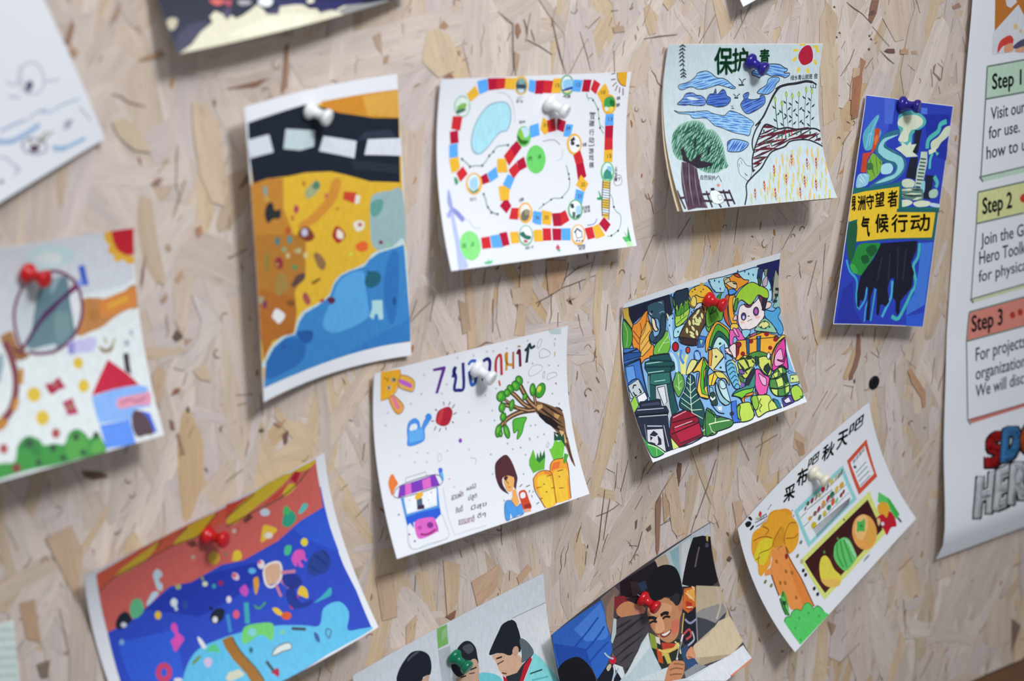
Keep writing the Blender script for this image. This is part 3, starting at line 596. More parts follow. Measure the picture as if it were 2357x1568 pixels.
U = 0.05                                    # unit of the drawing data (mm)
def art_mesh(name, S, data, parent, base=0.00012, step=3e-6):
    """Drawing data, one shape a line: P polygon, C smooth blob, L line, S smooth line, H hatching, T lettering, B bold lettering."""
    rnd = random.Random(len(data))
    bm = bmesh.new(); lay = bm.verts.layers.float.new('z'); fc = bm.faces.layers.int.new('c')
    cols = []; boxes = []; top_z = 0
    lines = []
    for line in data.strip().splitlines():  # small letters: the same shape with a drawn black outline
        if line[0] in 'pc':
            q = line.split(' ')
            lines += [line[0].upper() + line[1:], ('O' if line[0] == 'c' else 'L') + ' 1c2230 12 ' + ' '.join(q[2:] + (q[2:4] if line[0] == 'p' else []))]
        else: lines.append(line)
    for line in lines:
        w = line.split(' ')
        op, hx = w[0], w[1]; cols.append(hexcol(hx)); ci = len(cols) - 1
        def pts(i): return [(int(w[q]) * U, int(w[q + 1]) * U) for q in range(i, len(w) - 1, 2)]
        polys = []
        if op == 'P': polys = [pts(2)]
        elif op == 'C': polys = [smooth(pts(2), True)]
        elif op == 'L': polys = stroke(pts(3), int(w[2]) * U)
        elif op == 'S': polys = stroke(smooth(pts(3), False), int(w[2]) * U)
        elif op == 'O': q = smooth(pts(3), True); polys = stroke(q + q[:1], int(w[2]) * U)
        elif op == 'H': polys = hatch(pts(5), math.radians(int(w[2])), int(w[3]) * U, int(w[4]) * U, rnd)
        elif op in 'TB':                    # baseline start, baseline end, up vector, text
            ox, oy, ex, ey, ux, uy = (int(q) * U for q in w[2:8]); v, f, y0, y1 = glyphs(' '.join(w[8:]))
            top = max(y1, .5)
            vv = [(ox + (ex - ox) * a + ux * b / top, oy + (ey - oy) * a + uy * b / top) for a, b in v]
            h = math.hypot(ux, uy) * (.035 if op == 'B' else .012)
            polys = [[(vv[i][0] + dx, vv[i][1] + dy) for i in q] for q in f for dx, dy in ((-h, 0), (h, 0), (0, -h), (0, h))]
        if not polys: continue
        xs = [q[0] for p in polys for q in p]; ys = [q[1] for p in polys for q in p]
        bb = (min(xs), min(ys), max(xs), max(ys))
        z = 1 + max([b[4] for b in boxes if b[0] < bb[2] and bb[0] < b[2] and b[1] < bb[3] and bb[1] < b[3]], default=0)
        boxes.append((*bb, z)); top_z = max(top_z, z)
        for p in polys:
            if len(p) < 3: continue
            vs = []
            for q in p:
                b = bm.verts.new((q[0], q[1], 0)); b[lay] = z; vs.append(b)
            try: bm.faces.new(vs)[fc] = ci
            except ValueError: pass
    bm.normal_update()
    bmesh.ops.triangulate(bm, faces=bm.faces[:], ngon_method='EAR_CLIP')
    def cut(co, no, clear=False):
        bmesh.ops.bisect_plane(bm, geom=bm.verts[:] + bm.edges[:] + bm.faces[:], dist=1e-6, plane_co=co, plane_no=no, clear_outer=clear)
    m = .02
    cut((S.w - m, 0, 0), (1, 0, 0), True); cut((m, 0, 0), (-1, 0, 0), True); cut((0, S.h - m, 0), (0, 1, 0), True); cut((0, m, 0), (0, -1, 0), True)
    for i in range(1, S.nu): cut((S.w * i / S.nu, 0, 0), (1, 0, 0))
    for j in range(1, S.nv): cut((0, S.h * j / S.nv, 0), (0, 1, 0))
    nd = Vector((S.nu / S.w, -S.nv / S.h, 0))
    for k in range(-S.nv + 1, S.nu): cut((k * S.w / S.nu, 0, 0), nd.normalized())
    me = bpy.data.meshes.new(name)
    bm.verts.index_update()
    vs, nr, uv2 = [], [], []
    for v in bm.verts:
        p, n = S.at(v.co.x, v.co.y, base + v[lay] * step); vs.append(p); nr.append(n); uv2.append((v.co.x, v.co.y))
    fs, cc = [], []
    for f in bm.faces:
        q = [v.index for v in f.verts]
        ar = sum(uv2[q[k - 1]][0] * uv2[q[k]][1] - uv2[q[k]][0] * uv2[q[k - 1]][1] for k in range(len(q)))
        if abs(ar) < 1e-7: continue
        if ar > 0: q.reverse()              # y runs down the sheet
        fs.append(q); cc.append(f[fc])
    bm.free()
    me.from_pydata(vs, [], fs)
    ca = me.color_attributes.new('ink', 'FLOAT_COLOR', 'CORNER'); uv = me.uv_layers.new(name='sheet')
    cd, ud = [], []
    for q, c in zip(fs, cc):
        for i in q: cd += [*cols[c], 1.0]; ud += uv2[i]
    ca.data.foreach_set('color', cd); uv.data.foreach_set('uv', ud)
    me.materials.append(INK)
    for p in me.polygons: p.use_smooth = True
    me.normals_split_custom_set_from_vertices(nr)
    link(bpy.data.objects.new(name, me), parent)
    return base + (top_z + 1) * step        # where the next part of the print may start

def print_parts(S, o, parts):
    base = 0.00012
    for pname, data in parts:
        if data.strip(): base = art_mesh(pname, S, data, o, base)

def sheet(name, label, cat, ctrl, w, h, parts, group=None):
    S = Surface(ctrl, w, h)
    o = paper_mesh(name, S)
    tag(o, label, cat, group)
    print_parts(S, o, parts)
    return o

# ---- tall yellow and blue drawing with a black road and white dashes across its top
sheet('drawing_sheet', 'tall yellow and blue drawing with a black road and white dashes across its top', 'drawing', [(-184.5, 172.6, 18.6), (-130.5, 175.0, 8.4), (-78.2, 174.2, 1.2), (-182.8, 90.8, 18.7), (-128.5, 93.6, 9.8), (-75.9, 93.1, 1.6), (-182.5, 7.0, 18.8), (-128.3, 9.1, 5.2), (-76.2, 7.9, 4.7)], 106.2, 165.7, [
    ('printed_picture', '''
P d6ae35 33 185 480 187 1041 179 1572 180 2123 187 2113 770 2106 1336 2122 1800 2117 2412 2105 2867 2108 3156 1728 3141 1235 3129 732 3153 284 3163 14 3155 -4 2687 -7 1899 8 1125 25 456
P b87f33 -12 855 267 858 425 898 398 1228 548 1669 313 1604 -1 1511
P c8882e 1012 164 2117 181 2108 523 1729 460 1243 331 1035 231
P d3a24a 1592 194 2116 194 2109 510 1650 422
C c98a35 1080 1076 1204 1102 1093 1334 770 1514 559 1485 778 1388 989 1247
P 1b2130 26 180 814 151 1035 231 1243 331 1728 466 2108 523 2070 1280 1619 1194 1272 1051 1072 972 723 908 484 894 224 852 30 855 10 518
P 2c3547 1600 608 1963 636 2073 756 1463 689
P 262f3e 1364 902 2050 1068 2060 1174 1403 1012
P cdd4e2 9 365 282 374 321 581 19 570
P b9cbd2 504 365 894 468 861 643 671 645 454 576
P cdd6e2 1001 552 1462 695 1413 886 924 707
P d3d9e6 1625 703 2124 762 2109 971 1561 873
C 93b0b6 1623 1389 1742 1345 1910 1354 2097 1389 2108 2003 1902 2063 1625 1961 1592 1630
C 5f9a94 1619 1440 1787 1431 1780 1547 1675 1619 1604 1567
C 2a2e30 187 1133 260 1129 281 1222 354 1229 347 1327 246 1312 185 1344 150 1235
C 9aa47e 707 1106 866 1029 905 1114 791 1201 715 1196
C 4f7a66 800 1077 866 1029 905 1114 828 1121
C a83a5a 598 1293 586 1324 562 1332 540 1312 533 1276 545 1246 569 1238 591 1257
P c4442f 1234 1236 1416 1285 1376 1406 1212 1321
P dcd8d0 1398 1307 1470 1334 1440 1419 1376 1406
C 7f9a9a 151 950 182 922 207 978 179 1045
C b9a24a 220 1081 210 1095 190 1097 170 1084 163 1065 173 1050 194 1048 213 1061
C 7a3a2a 569 1563 618 1513 708 1523 793 1647 729 1694 610 1650
C b9bdd8 705 1586 690 1614 657 1619 626 1598 615 1563 630 1534 662 1529 693 1551
C a3302f 1040 1694 1108 1607 1229 1736 1130 1815 1069 1765
C e0d8cc 1122 1648 1198 1717 1179 1777 1102 1734
C dcd8cc 1347 1633 1429 1611 1508 1652 1488 1726 1390 1732
C b04a5a 1471 1671 1462 1686 1441 1688 1421 1677 1413 1659 1423 1645 1444 1642 1464 1653
C b0542a 477 1507 464 1534 436 1539 410 1519 401 1486 414 1460 442 1455 468 1474
C b4642a 259 1528 245 1545 214 1545 184 1528 173 1503 187 1486 218 1486 248 1504
C b98a2a 1163 1420 1154 1434 1134 1436 1114 1425 1107 1407 1116 1393 1136 1391 1156 1402
C c06a4a 1010 1239 1000 1262 980 1268 961 1253 954 1226 964 1204 984 1198 1003 1212
C b0642a 711 1031 703 1050 688 1056 674 1043 670 1021 677 1002 693 996 707 1009
C b8643a 530 1376 522 1397 505 1402 489 1389 484 1364 492 1343 509 1338 525 1352
P a9732f -14 1409 554 1571 669 1678 652 2018 490 2215 512 2452 441 2688 145 2665 24 2837 13 2543 -16 2106
P a8672a 18 2042 488 2265 512 2452 457 2693 160 2670 32 2840 -2 2537
C bcd4d6 2092 1976 1905 2011 1639 2028 1504 2119 1357 2153 1180 2172 1051 2238 969 2373 794 2437 605 2467 508 2554 457 2680 301 2667 141 2727 40 2843 22 2925 1203 2902 2054 2672
P 3a82c4 2082 2014 1938 2030 1704 2047 1554 2103 1487 2161 1276 2174 1148 2196 1051 2264 976 2401 809 2460 620 2497 539 2576 480 2700 331 2690 171 2751 54 2874 11 3156 495 3166 884 3161 1363 3150 1755 3146 2117 3149 2122 2889
C 56a2de 1147 2235 1453 2212 1496 2417 1524 2606 1506 2785 1107 2852 916 2776 885 2637 999 2459
C 2f70b6 1867 2096 1999 2144 1937 2784 1838 2899 1753 2493
C 2a68b0 87 2848 283 2713 503 2746 628 2876 561 3050 268 3093 42 3060
C 2458a0 505 2682 725 2736 708 2848 596 2840
P 3478be 1204 3139 2122 2889 2117 3146 1677 3139
C 256076 1499 2287 1598 2242 1711 2289 1707 2393 1592 2436 1496 2391
P 1f5566 1518 2213 1598 2261 1532 2268
P a9d3dc 1581 2584 1734 2607 1744 2831 1681 2832 1666 2758 1626 2750 1601 2811 1546 2767 1587 2671
C 5a2a48 936 2417 1000 2407 1062 2462 998 2498
C a33a3a 826 2426 874 2394 904 2434
C 274f8e 1935 2654 1926 2690 1908 2702 1890 2684 1884 2646 1893 2610 1912 2598 1929 2616
C 2a5a9c 365 2804 353 2822 326 2822 300 2804 290 2779 302 2761 328 2761 355 2779
C 2d6f9a 500 2940 492 2952 474 2952 456 2940 449 2923 457 2911 475 2911 493 2923
C d9642f 1367 1895 1466 1864 1545 1906 1526 1980 1412 1970
C 8a6a45 767 1857 845 1864 933 1989 899 2070 823 2012
C 5a4442 465 2093 529 2034 636 2033 633 2102 524 2148 447 2138
C 9a7f45 234 2036 292 1940 365 1974 403 2112 323 2190 234 2162
C 8a2f3a 250 1776 303 1754 351 1818 324 1899 252 1852
C c2a46a 290 1838 285 1849 275 1851 265 1843 261 1830 266 1819 277 1817 287 1825
C 5f8a55 459 1913 505 1900 556 1940 502 1963
C b0aa7a 506 1736 590 1733 602 1787 541 1784
C c2b58a 448 1783 439 1803 419 1808 401 1793 395 1768 404 1747 423 1743 441 1758
C cdc08a 691 1843 681 1866 659 1870 638 1854 630 1827 641 1804 662 1800 683 1816
C 8aa27a 406 1701 395 1720 372 1722 350 1707 342 1683 353 1665 376 1663 398 1678
C 4f7a78 327 1585 315 1615 290 1622 266 1601 258 1565 270 1535 296 1528 320 1549
C 5f8a86 490 1611 477 1642 451 1648 427 1628 419 1592 432 1561 457 1554 481 1575
C 8a7a3a 116 1698 163 1649 164 1850 119 1861
C 7a5f22 731 2168 833 2144 848 2173 754 2200
C a4524f 595 2297 643 2259 709 2381 653 2410
C 7a5022 380 2284 471 2311 484 2367 392 2339
C dcdce0 168 2394 225 2324 299 2373 349 2446 261 2507 203 2444
C 9a9a80 74 2173 62 2200 36 2204 12 2183 4 2150 17 2124 42 2120 66 2141
C 7a3a55 112 2236 100 2268 76 2275 55 2253 47 2215 59 2183 83 2176 105 2198
C 7a2f4a 1769 1935 1759 1950 1738 1953 1717 1942 1709 1924 1719 1909 1740 1906 1761 1917
C 8ac0a8 1878 1980 1869 1995 1847 1998 1827 1988 1819 1970 1828 1955 1850 1952 1870 1962
C c8d24a 1331 1985 1321 1995 1298 1996 1276 1986 1267 1971 1277 1960 1300 1960 1322 1970
''')])
# ---- white board game sheet with a winding track of red blue and yellow squares
sheet('game_sheet', 'white board game sheet with a winding track of red blue and yellow squares', 'drawing', [(-51.5, 168.8, 5.7), (18.7, 161.5, 1.6), (90.5, 155.1, 1.9), (-56.7, 115.3, 7.3), (13.8, 107.5, 5.6), (85.3, 101.1, 3.9), (-61.7, 62.1, 27.0), (9.5, 55.3, 20.4), (81.6, 50.2, 19.6)], 142.6, 110.7, [
    ('printed_picture', '''
C 8fa9bc 928 291 1023 321 1073 393 1079 526 1027 644 932 662 851 725 759 820 655 899 564 910 505 852 493 720 543 558 638 412 755 317
C a5dbec 929 304 1013 329 1060 401 1063 526 1016 632 922 649 841 716 748 812 646 886 575 896 520 840 510 721 558 562 649 421 766 332
S c3cbe0 10 847 180 962 191 1060 261 1108 361 1134 487 1126 561
P e8b338 518 88 586 201 466 284 398 191
P 59a6f3 538 39 685 14 716 159 591 197
P b01238 690 10 830 10 834 146 721 155
P c92a33 830 10 960 14 957 138 834 148
P e8b338 960 14 1122 19 1104 155 958 146
C e3b94f 1308 111 1284 193 1213 224 1137 188 1099 105 1122 24 1192 -8 1269 29
C 5d7f86 1286 119 1267 183 1212 208 1152 179 1123 114 1141 50 1195 25 1256 54
C 7ea7a5 1165 33 1227 26 1253 85 1171 91
C 3a4354 1130 98 1266 110 1259 143 1143 131
C c2d4dc 1156 156 1249 159 1232 200 1180 194
P 59a6f3 1322 42 1433 62 1409 206 1319 178
P b01238 1433 62 1554 70 1536 223 1415 214
O 8fc2ab 17 458 337 431 424 356 458 277 419 238 331 262 245 336 210 418 249
C d5e5dc 269 254 411 241 430 340 278 353
C 7cb45f 277 336 345 297 407 307 390 356 291 386
C 3f6f5a 270 381 380 360 397 385 283 419
P c92a33 219 446 361 454 333 621 202 597
P b01238 183 629 302 616 315 764 195 776
P 59a6f3 177 784 300 772 302 927 174 943
P e8b338 172 955 307 927 327 1050 285 1097 204 1118
P c92a33 268 1120 368 1043 433 1134 320 1228
C 6fc36e 1380 730 1348 817 1273 850 1198 810 1168 721 1198 634 1272 600 1348 640
C bcdcf0 1356 678 1335 722 1284 738 1232 718 1211 672 1232 629 1283 613 1335 633
C 2f6a24 1180 705 1242 765 1336 778 1304 818 1232 815 1185 763
C 86c13f 1190 663 1231 640 1273 717 1242 765
P 59a6f3 1355 603 1490 571 1514 719 1378 746
P b01238 1165 770 1241 857 1135 969 1066 849
P c92a33 1071 850 1140 965 1043 1069 971 945
P e8b338 872 974 1000 979 1023 1146 864 1139
P b01238 1159 1020 1270 967 1311 1095 1194 1139
P c92a33 1035 1114 1153 1028 1200 1139 1101 1225
C 6bcf6b 1598 1018 1549 1138 1443 1182 1342 1126 1305 1002 1351 883 1455 838 1558 894
S 6b8f86 11 342 944 410 996 478 1047 559 1043 640 1046 703 999 756 936 818 889 871 833 963 820 1056 816
C 4e5f66 484 1056 478 1067 467 1071 456 1066 452 1055 457 1043 469 1039 480 1044
C 4e5f66 772 936 767 948 756 952 744 947 740 935 745 924 757 919 768 925
C 4e5f66 1052 820 1047 831 1035 836 1023 830 1019 818 1024 807 1035 802 1047 808
C 4e5f66 835 889 830 901 818 905 807 900 802 888 807 877 819 872 830 878
C 4e5f66 666 1047 661 1058 649 1063 638 1057 634 1046 639 1034 651 1030 662 1035
C 4e5f66 377 962 372 973 361 978 350 972 345 961 350 949 362 945 373 950
C 3f9a69 241 1162 269 1179 290 1228 253 1259 233 1202
P 59a6f3 716 1142 853 1066 876 1191 759 1251
P b01238 612 1178 706 1137 749 1246 635 1273
C e6b254 634 1261 591 1351 502 1384 422 1342 396 1249 438 1159 524 1125 606 1167
C cfe5f5 596 1247 565 1314 502 1340 444 1308 425 1239 455 1171 518 1145 577 1176
C 9fcdf0 468 1212 551 1183 568 1282 498 1327 452 1276
C 3f8f72 431 1292 496 1343 571 1307 546 1354 475 1359
P 59a6f3 1022 1165 1122 1220 1039 1353 936 1285
P c92a33 1039 1133 1152 1064 1200 1133 1101 1228
P e8b338 872 1306 950 1298 1034 1348 1010 1479 881 1480
P b01238 933 1475 995 1474 1039 1548 955 1633 864 1536
P c92a33 1036 1572 1144 1580 1115 1719 982 1701
C e9ad4c 1345 1653 1301 1739 1219 1769 1147 1726 1127 1637 1170 1552 1251 1520 1324 1562
C e3e2de 1316 1634 1285 1694 1226 1715 1175 1685 1160 1623 1190 1563 1249 1541 1301 1571
C 6b6b62 1185 1633 1272 1606 1295 1674 1244 1737 1167 1723
C 9a8f77 1229 1619 1303 1616 1296 1666 1233 1670
P 59a6f3 1358 1633 1476 1663 1451 1805 1324 1769
C 9aa3da 144 1303 168 1400 179 1504 145 1534 109 1468 117 1365
S 8990d2 64 160 1535 233 1586 311 1671
S 9fa8e0 55 154 1542 110 1595 82 1609
P b1bef2 134 1573 179 1575 208 1885 267 2193 111 2216 140 1957
S b4bdd6 6 311 1671 392 1676 421 1742 478 1774 550 1775
C 86dd85 507 1959 457 2079 343 2129 235 2082 196 1966 246 1847 355 1794 464 1840
P c92a33 529 1885 660 1880 659 2016 523 2016
P 59a6f3 666 1876 809 1867 832 2024 675 2018
P b01238 811 1855 927 1848 942 2001 833 2016
P e8b338 968 1856 1094 1858 1091 1994 969 1995
C 86b79a 1313 1927 1265 2012 1181 2041 1110 1998 1094 1908 1141 1823 1223 1792 1295 1835
C eef3f2 1293 1917 1254 1989 1186 2014 1129 1977 1116 1901 1154 1830 1222 1804 1279 1840
C 2f6f62 1114 1893 1172 1865 1207 1909 1277 1932 1249 1971 1168 1947
C b4545f 1165 1964 1216 1977 1212 2001 1165 1997
P e8b338 1324 1869 1447 1863 1450 2007 1317 2003
C 58c583 520 2163 574 2160 591 2130 599 2163 650 2152 620 2189 535 2188
S 5d7f76 12 635 1375 668 1450 673 1500 705 1567 761 1611 829 1640
C 47545a 660 1385 654 1395 643 1398 633 1394 630 1383 635 1373 646 1369 657 1374
C 47545a 703 1542 697 1552 686 1556 676 1551 673 1540 678 1530 690 1527 700 1532
C 47545a 746 1610 740 1620 728 1624 718 1619 715 1608 721 1598 732 1595 743 1600
C 47545a 836 1633 830 1643 818 1646 808 1641 805 1631 811 1621 822 1617 833 1622
P c92a33 1540 57 1687 70 1664 219 1537 210
P b01238 1420 57 1540 57 1538 214 1423 219
P e8b338 1684 41 1805 45 1810 220 1669 219
C 6aa877 2002 131 1979 219 1907 253 1830 213 1791 123 1813 36 1883 2 1962 41
C e4eff2 1978 126 1961 197 1905 225 1845 193 1814 120 1831 49 1885 21 1947 53
C 8cc6ea 1839 71 1964 67 1972 150 1847 163
C 2d4b9d 1838 179 1972 150 1975 180 1851 200
C d9cf79 1851 205 1956 200 1916 224
P 59a6f3 1995 64 2132 77 2105 218 1982 205
P b01238 2142 69 2263 77 2242 224 2125 215
P c92a33 2299 74 2401 133 2346 257 2260 195
P e8b338 2474 123 2551 240 2446 364 2360 241
C ecab38 2671 395 2646 486 2570 520 2490 478 2451 385 2475 296 2548 261 2629 303
C 3f9d51 2486 331 2557 292 2634 321 2650 425 2548 437 2488 417
C 1f7038 2572 335 2638 355 2644 424 2577 395
C e4ce5d 2527 436 2623 423 2627 475 2552 480
C cfe4e8 2504 418 2548 428 2540 471 2507 461
P 59a6f3 2521 513 2645 510 2648 653 2512 650
P b01238 2518 655 2646 656 2642 809 2516 806
P c92a33 2516 806 2642 809 2640 966 2510 958
P e8b338 2508 957 2642 962 2632 1119 2495 1109
C 69b97a 2652 1248 2614 1340 2536 1372 2464 1327 2440 1232 2476 1140 2553 1107 2627 1151
C d6ecf4 2629 1237 2599 1313 2539 1340 2483 1303 2465 1225 2493 1150 2553 1122 2609 1158
C 3c8f7f 2487 1248 2557 1192 2608 1258 2602 1328 2493 1319
C 8cc3e8 2547 1165 2612 1179 2614 1241 2556 1210
P e8b338 1554 503 1623 547 1647 683 1590 722 1521 652
P c92a33 1618 547 1738 523 1758 675 1642 695
P b01238 1781 525 1909 568 1875 702 1768 663
P 59a6f3 1910 602 2022 616 1982 763 1870 749
C edb54c 2157 862 2121 954 2038 988 1957 945 1925 849 1959 758 2040 723 2122 766
C eef0f3 2132 861 2106 933 2044 960 1984 926 1960 851 1986 779 2046 752 2107 786
P 2a2c33 1977 801 2035 761 2057 805 1993 827
C 37403c 2046 847 2036 865 2014 871 1991 862 1982 844 1991 826 2014 820 2037 829
C 26282d 2067 866 2121 869 2110 894 2072 887
P c92a33 2022 991 2131 934 2181 1079 2060 1114
P b01238 2060 1114 2175 1083 2214 1267 2084 1331
P dca62c 2639 -2 2790 -1 2798 178 2744 171 2670 100
S 8c5d35 9 2635 6 2659 91 2720 153 2793 178
L 7b5146 12 2554 20 2610 9
L 7b5146 13 2558 88 2626 82
L 7b5146 13 2590 170 2647 121
L 7b5146 14 2640 227 2668 160
L 7b5146 14 2707 255 2704 187
L 7b5146 14 2768 288 2756 198
S 7fb39b 11 2201 235 2227 295 2292 306 2351 376 2399 455 2416 550 2443 672 2499 753
S 7fb39b 8 2431 637 2497 679
S 7fb39b 8 2238 295 2241 329
C 4b3f4a 2323 328 2320 338 2311 341 2302 337 2297 327 2300 318 2309 314 2318 319
C 4b3f4a 2409 443 2406 453 2397 456 2388 452 2384 442 2387 432 2395 429 2405 433
C 4b3f4a 2429 560 2426 569 2417 573 2408 568 2403 558 2407 549 2416 545 2425 550
C 4b3f4a 2450 677 2447 686 2438 690 2428 685 2424 675 2428 666 2437 662 2446 667
S 8f99b5 9 1558 797 1663 785 1748 793 1822 852
S b6c3dd 8 1775 1045 1850 1007 1858 914
P e8b338 2129 1242 2239 1362 2165 1461 2044 1365
P 59a6f3 2040 1412 2165 1461 2110 1612 1999 1551
C 6fb07f 2116 1678 2069 1766 1983 1796 1907 1751 1886 1658 1931 1571 2016 1540 2093 1584
C e5eef5 2092 1672 2055 1743 1987 1768 1928 1732 1911 1656 1946 1585 2014 1559 2074 1595
C a8cfee 2016 1630 2091 1637 2066 1739 2005 1716
C 3a4046 1934 1598 1978 1593 1982 1645 1940 1641
C 4f6d5d 1954 1694 1996 1706 1975 1774 1946 1754
C 445a6a 2002 1742 2068 1730 2040 1771 2003 1772
P 59a6f3 1377 1634 1485 1655 1453 1809 1356 1788
P e8b338 1488 1630 1637 1668 1599 1826 1471 1798
P b01238 1635 1684 1773 1687 1761 1849 1639 1842
P c92a33 1768 1687 1846 1659 1892 1792 1756 1848
P e8b338 1345 1859 1454 1868 1451 2011 1322 1995
P c92a33 1468 1852 1593 1864 1579 2011 1453 2003
P b01238 1614 1866 1750 1882 1726 2025 1600 2013
P 59a6f3 1751 1878 1893 1891 1868 2039 1732 2022
C e9b566 2106 1994 2056 2084 1971 2115 1901 2068 1885 1972 1933 1882 2017 1851 2090 1897
C f1f1f3 2083 1983 2044 2056 1978 2081 1922 2044 1911 1966 1948 1894 2015 1868 2071 1905
L 2e3138 21 1942 1952 1993 1905 2045 1945
L 555a60 12 1964 1950 1967 2024 2054 2015 2057 1937
C 3d3f44 1974 2055 1969 2063 1959 2065 1951 2061 1949 2052 1954 2044 1964 2041 1972 2046
C 3d3f44 2011 2058 2005 2066 1996 2069 1988 2064 1985 2056 1991 2048 2000 2045 2009 2050
C 3d3f44 2058 2063 2053 2071 2043 2074 2035 2069 2033 2061 2038 2053 2047 2050 2056 2054
P c92a33 2106 1912 2229 1902 2247 2044 2132 2058
P e8b338 2235 1902 2331 1877 2404 2034 2259 2062
P b01238 2425 1798 2515 1904 2423 1992 2336 1877
P d9e6f2 2470 1337 2577 1363 2501 1850 2394 1786
P dcb638 2469 1341 2575 1363 2562 1459 2455 1441
P dcb638 2435 1571 2543 1580 2525 1711 2414 1687
P dcb638 2405 1752 2515 1763 2499 1841 2414 1797
L 5a4e58 14 2468 1337 2419 1631 2403 1787
L 5d4a66 13 2579 1363 2537 1641 2495 1845
L 4d5560 9 2462 1362 2570 1384
L 4d5560 9 2459 1394 2566 1416
L 4d5560 9 2455 1425 2562 1447
L 4d5560 9 2451 1456 2558 1478
L 4d5560 9 2447 1487 2554 1510
L 4d5560 9 2443 1519 2550 1541
L 4d5560 9 2439 1550 2545 1573
L 4d5560 9 2435 1581 2541 1604
L 4d5560 9 2430 1612 2536 1635
L 4d5560 9 2425 1644 2531 1666
L 4d5560 9 2420 1675 2526 1698
L 4d5560 9 2415 1706 2521 1729
L 4d5560 9 2410 1737 2515 1760
L 4d5560 9 2405 1768 2509 1791
C 2fa05a 2382 1457 2418 1525 2418 1578 2358 1573 2356 1546 2395 1541
P 2f9d50 2771 1948 2784 2155 2788 2205 2716 2174
P 49b35f 2701 2003 2772 2163 2741 2159
C 57bd70 2661 2088 2715 2085 2772 2163 2710 2156
C b7e8b4 2712 2147 2784 2155 2788 2205 2711 2196
C c4546a 1634 2093 1670 2071 1688 2115 1662 2138 1637 2131
C 5fae86 1642 2132 1690 2132 1674 2161
S 6f9a90 10 1911 1107 1936 1220 1951 1324 1922 1407 1840 1479 1773 1508 1689 1501 1600 1537 1521 1574 1442 1618
C 4b3f4a 1957 1281 1952 1290 1942 1293 1933 1289 1929 1279 1934 1270 1944 1267 1954 1272
C 4b3f4a 1830 1503 1825 1512 1815 1515 1806 1511 1803 1501 1808 1493 1818 1490 1827 1494
C 4b3f4a 1658 1516 1653 1525 1643 1528 1634 1523 1631 1514 1636 1505 1646 1502 1655 1507
C 4b3f4a 1536 1566 1531 1575 1521 1578 1512 1573 1509 1564 1514 1556 1524 1553 1533 1557
C 4b3f4a 1956 1221 1951 1230 1941 1233 1931 1228 1928 1219 1933 1210 1943 1207 1952 1212
S 7fb39b 10 2567 1521 2596 1594 2599 1691 2638 1757 2685 1797 2670 1911 2606 1993 2499 2044 2434 2046
C 4b3040 2614 1688 2609 1698 2597 1701 2587 1696 2584 1686 2590 1676 2601 1673 2611 1678
C 4b3040 2626 1995 2619 2005 2608 2008 2599 2003 2596 1992 2603 1983 2614 1980 2623 1985
C 4b3040 2513 2045 2507 2055 2496 2058 2486 2053 2484 2042 2490 2033 2502 2030 2511 2035
S 7d93c8 12 2153 1877 2228 1876 2286 1855 2315 1805
'''),
    ('lettering', '''
T 4a5060 2277 560 2352 561 -4 -68 双
T 4a5060 2269 646 2350 646 -2 -69 碳
T 4a5060 2271 753 2347 754 -1 -69 行
T 4a5060 2267 851 2348 853 -1 -68 动
T 4a5060 2265 985 2341 986 1 -65 游
T 4a5060 2262 1067 2338 1069 2 -65 戏
T 4a5060 2263 1162 2334 1164 4 -69 棋
L 4a5060 10 2268 492 2272 479 2359 488 2359 500
L 4a5060 11 2261 881 2261 890 2348 889 2350 874
T 5a6070 1847 288 1962 284 -3 -38 气候
T 5a6070 2674 340 2727 334 -4 -39 低碳
T 5a6070 2677 426 2730 420 -4 -43 植树
T 5a6070 2164 893 2229 888 0 -43 冰箱
T 6a5a3a 1721 150 1783 149 -5 -46 15
T 6a5a3a 2035 153 2098 152 -4 -46 12
T 6a5a3a 2426 261 2489 260 -5 -47 10
T 6a5a3a 2564 601 2629 601 -2 -47 13
T 6a5a3a 2552 1061 2618 1062 1 -48 15
T 6a5a3a 1567 621 1631 620 -1 -47 31
T 6a5a3a 1912 679 1976 678 -1 -47 34
T 3d7a40 1480 999 1533 998 2 -50 点
T 2f7a3a 1330 1020 1393 1015 2 -50 终
T 2f7a3a 1483 1003 1530 997 1 -50 点
T 777d90 1150 280 1243 279 -3 -33 工厂
T 777d90 1199 564 1292 563 -1 -34 森林
T 777d90 1147 317 1245 316 -2 -33 停一轮
T 3f9a48 228 1980 288 1969 10 -46 起
T 3f9a48 354 1975 414 1964 10 -47 点
T 8a8fa5 428 1457 525 1450 5 -44 冰川
T 8a8fa5 1152 1514 1232 1502 5 -46 停
T 777d90 1165 2080 1288 2075 6 -33 前进一步
T 5a6070 2108 1673 2227 1670 5 -39 北极熊
T 5a6070 2123 1718 2221 1713 5 -39 加油
T 5a6070 1956 2139 2073 2139 6 -34 节约用电
T 5a6070 1970 2171 2067 2168 6 -30 前进
T 5a6070 2660 1211 2704 1210 2 -31 少
T 5a6070 2658 1248 2702 1247 2 -32 开
T 5a6070 2655 1285 2699 1284 2 -32 车
T 5a6070 2652 1322 2696 1321 3 -32 步
T 5a6070 2649 1358 2693 1358 3 -31 行
T 5a6070 2643 1364 2742 1363 4 -44 滑下
O 6a7080 5 2648 1307 2748 1298 2755 1404 2655 1414
T 6a5a3a 2118 1388 2182 1389 4 -48 32
T 6a5a3a 2050 1529 2114 1531 5 -47 33
T 6a5a3a 1509 1750 1573 1752 7 -46 35
T 6a5a3a 1373 1739 1436 1741 7 -45 36
T 6a5a3a 1656 1763 1720 1765 7 -46 37
''')])
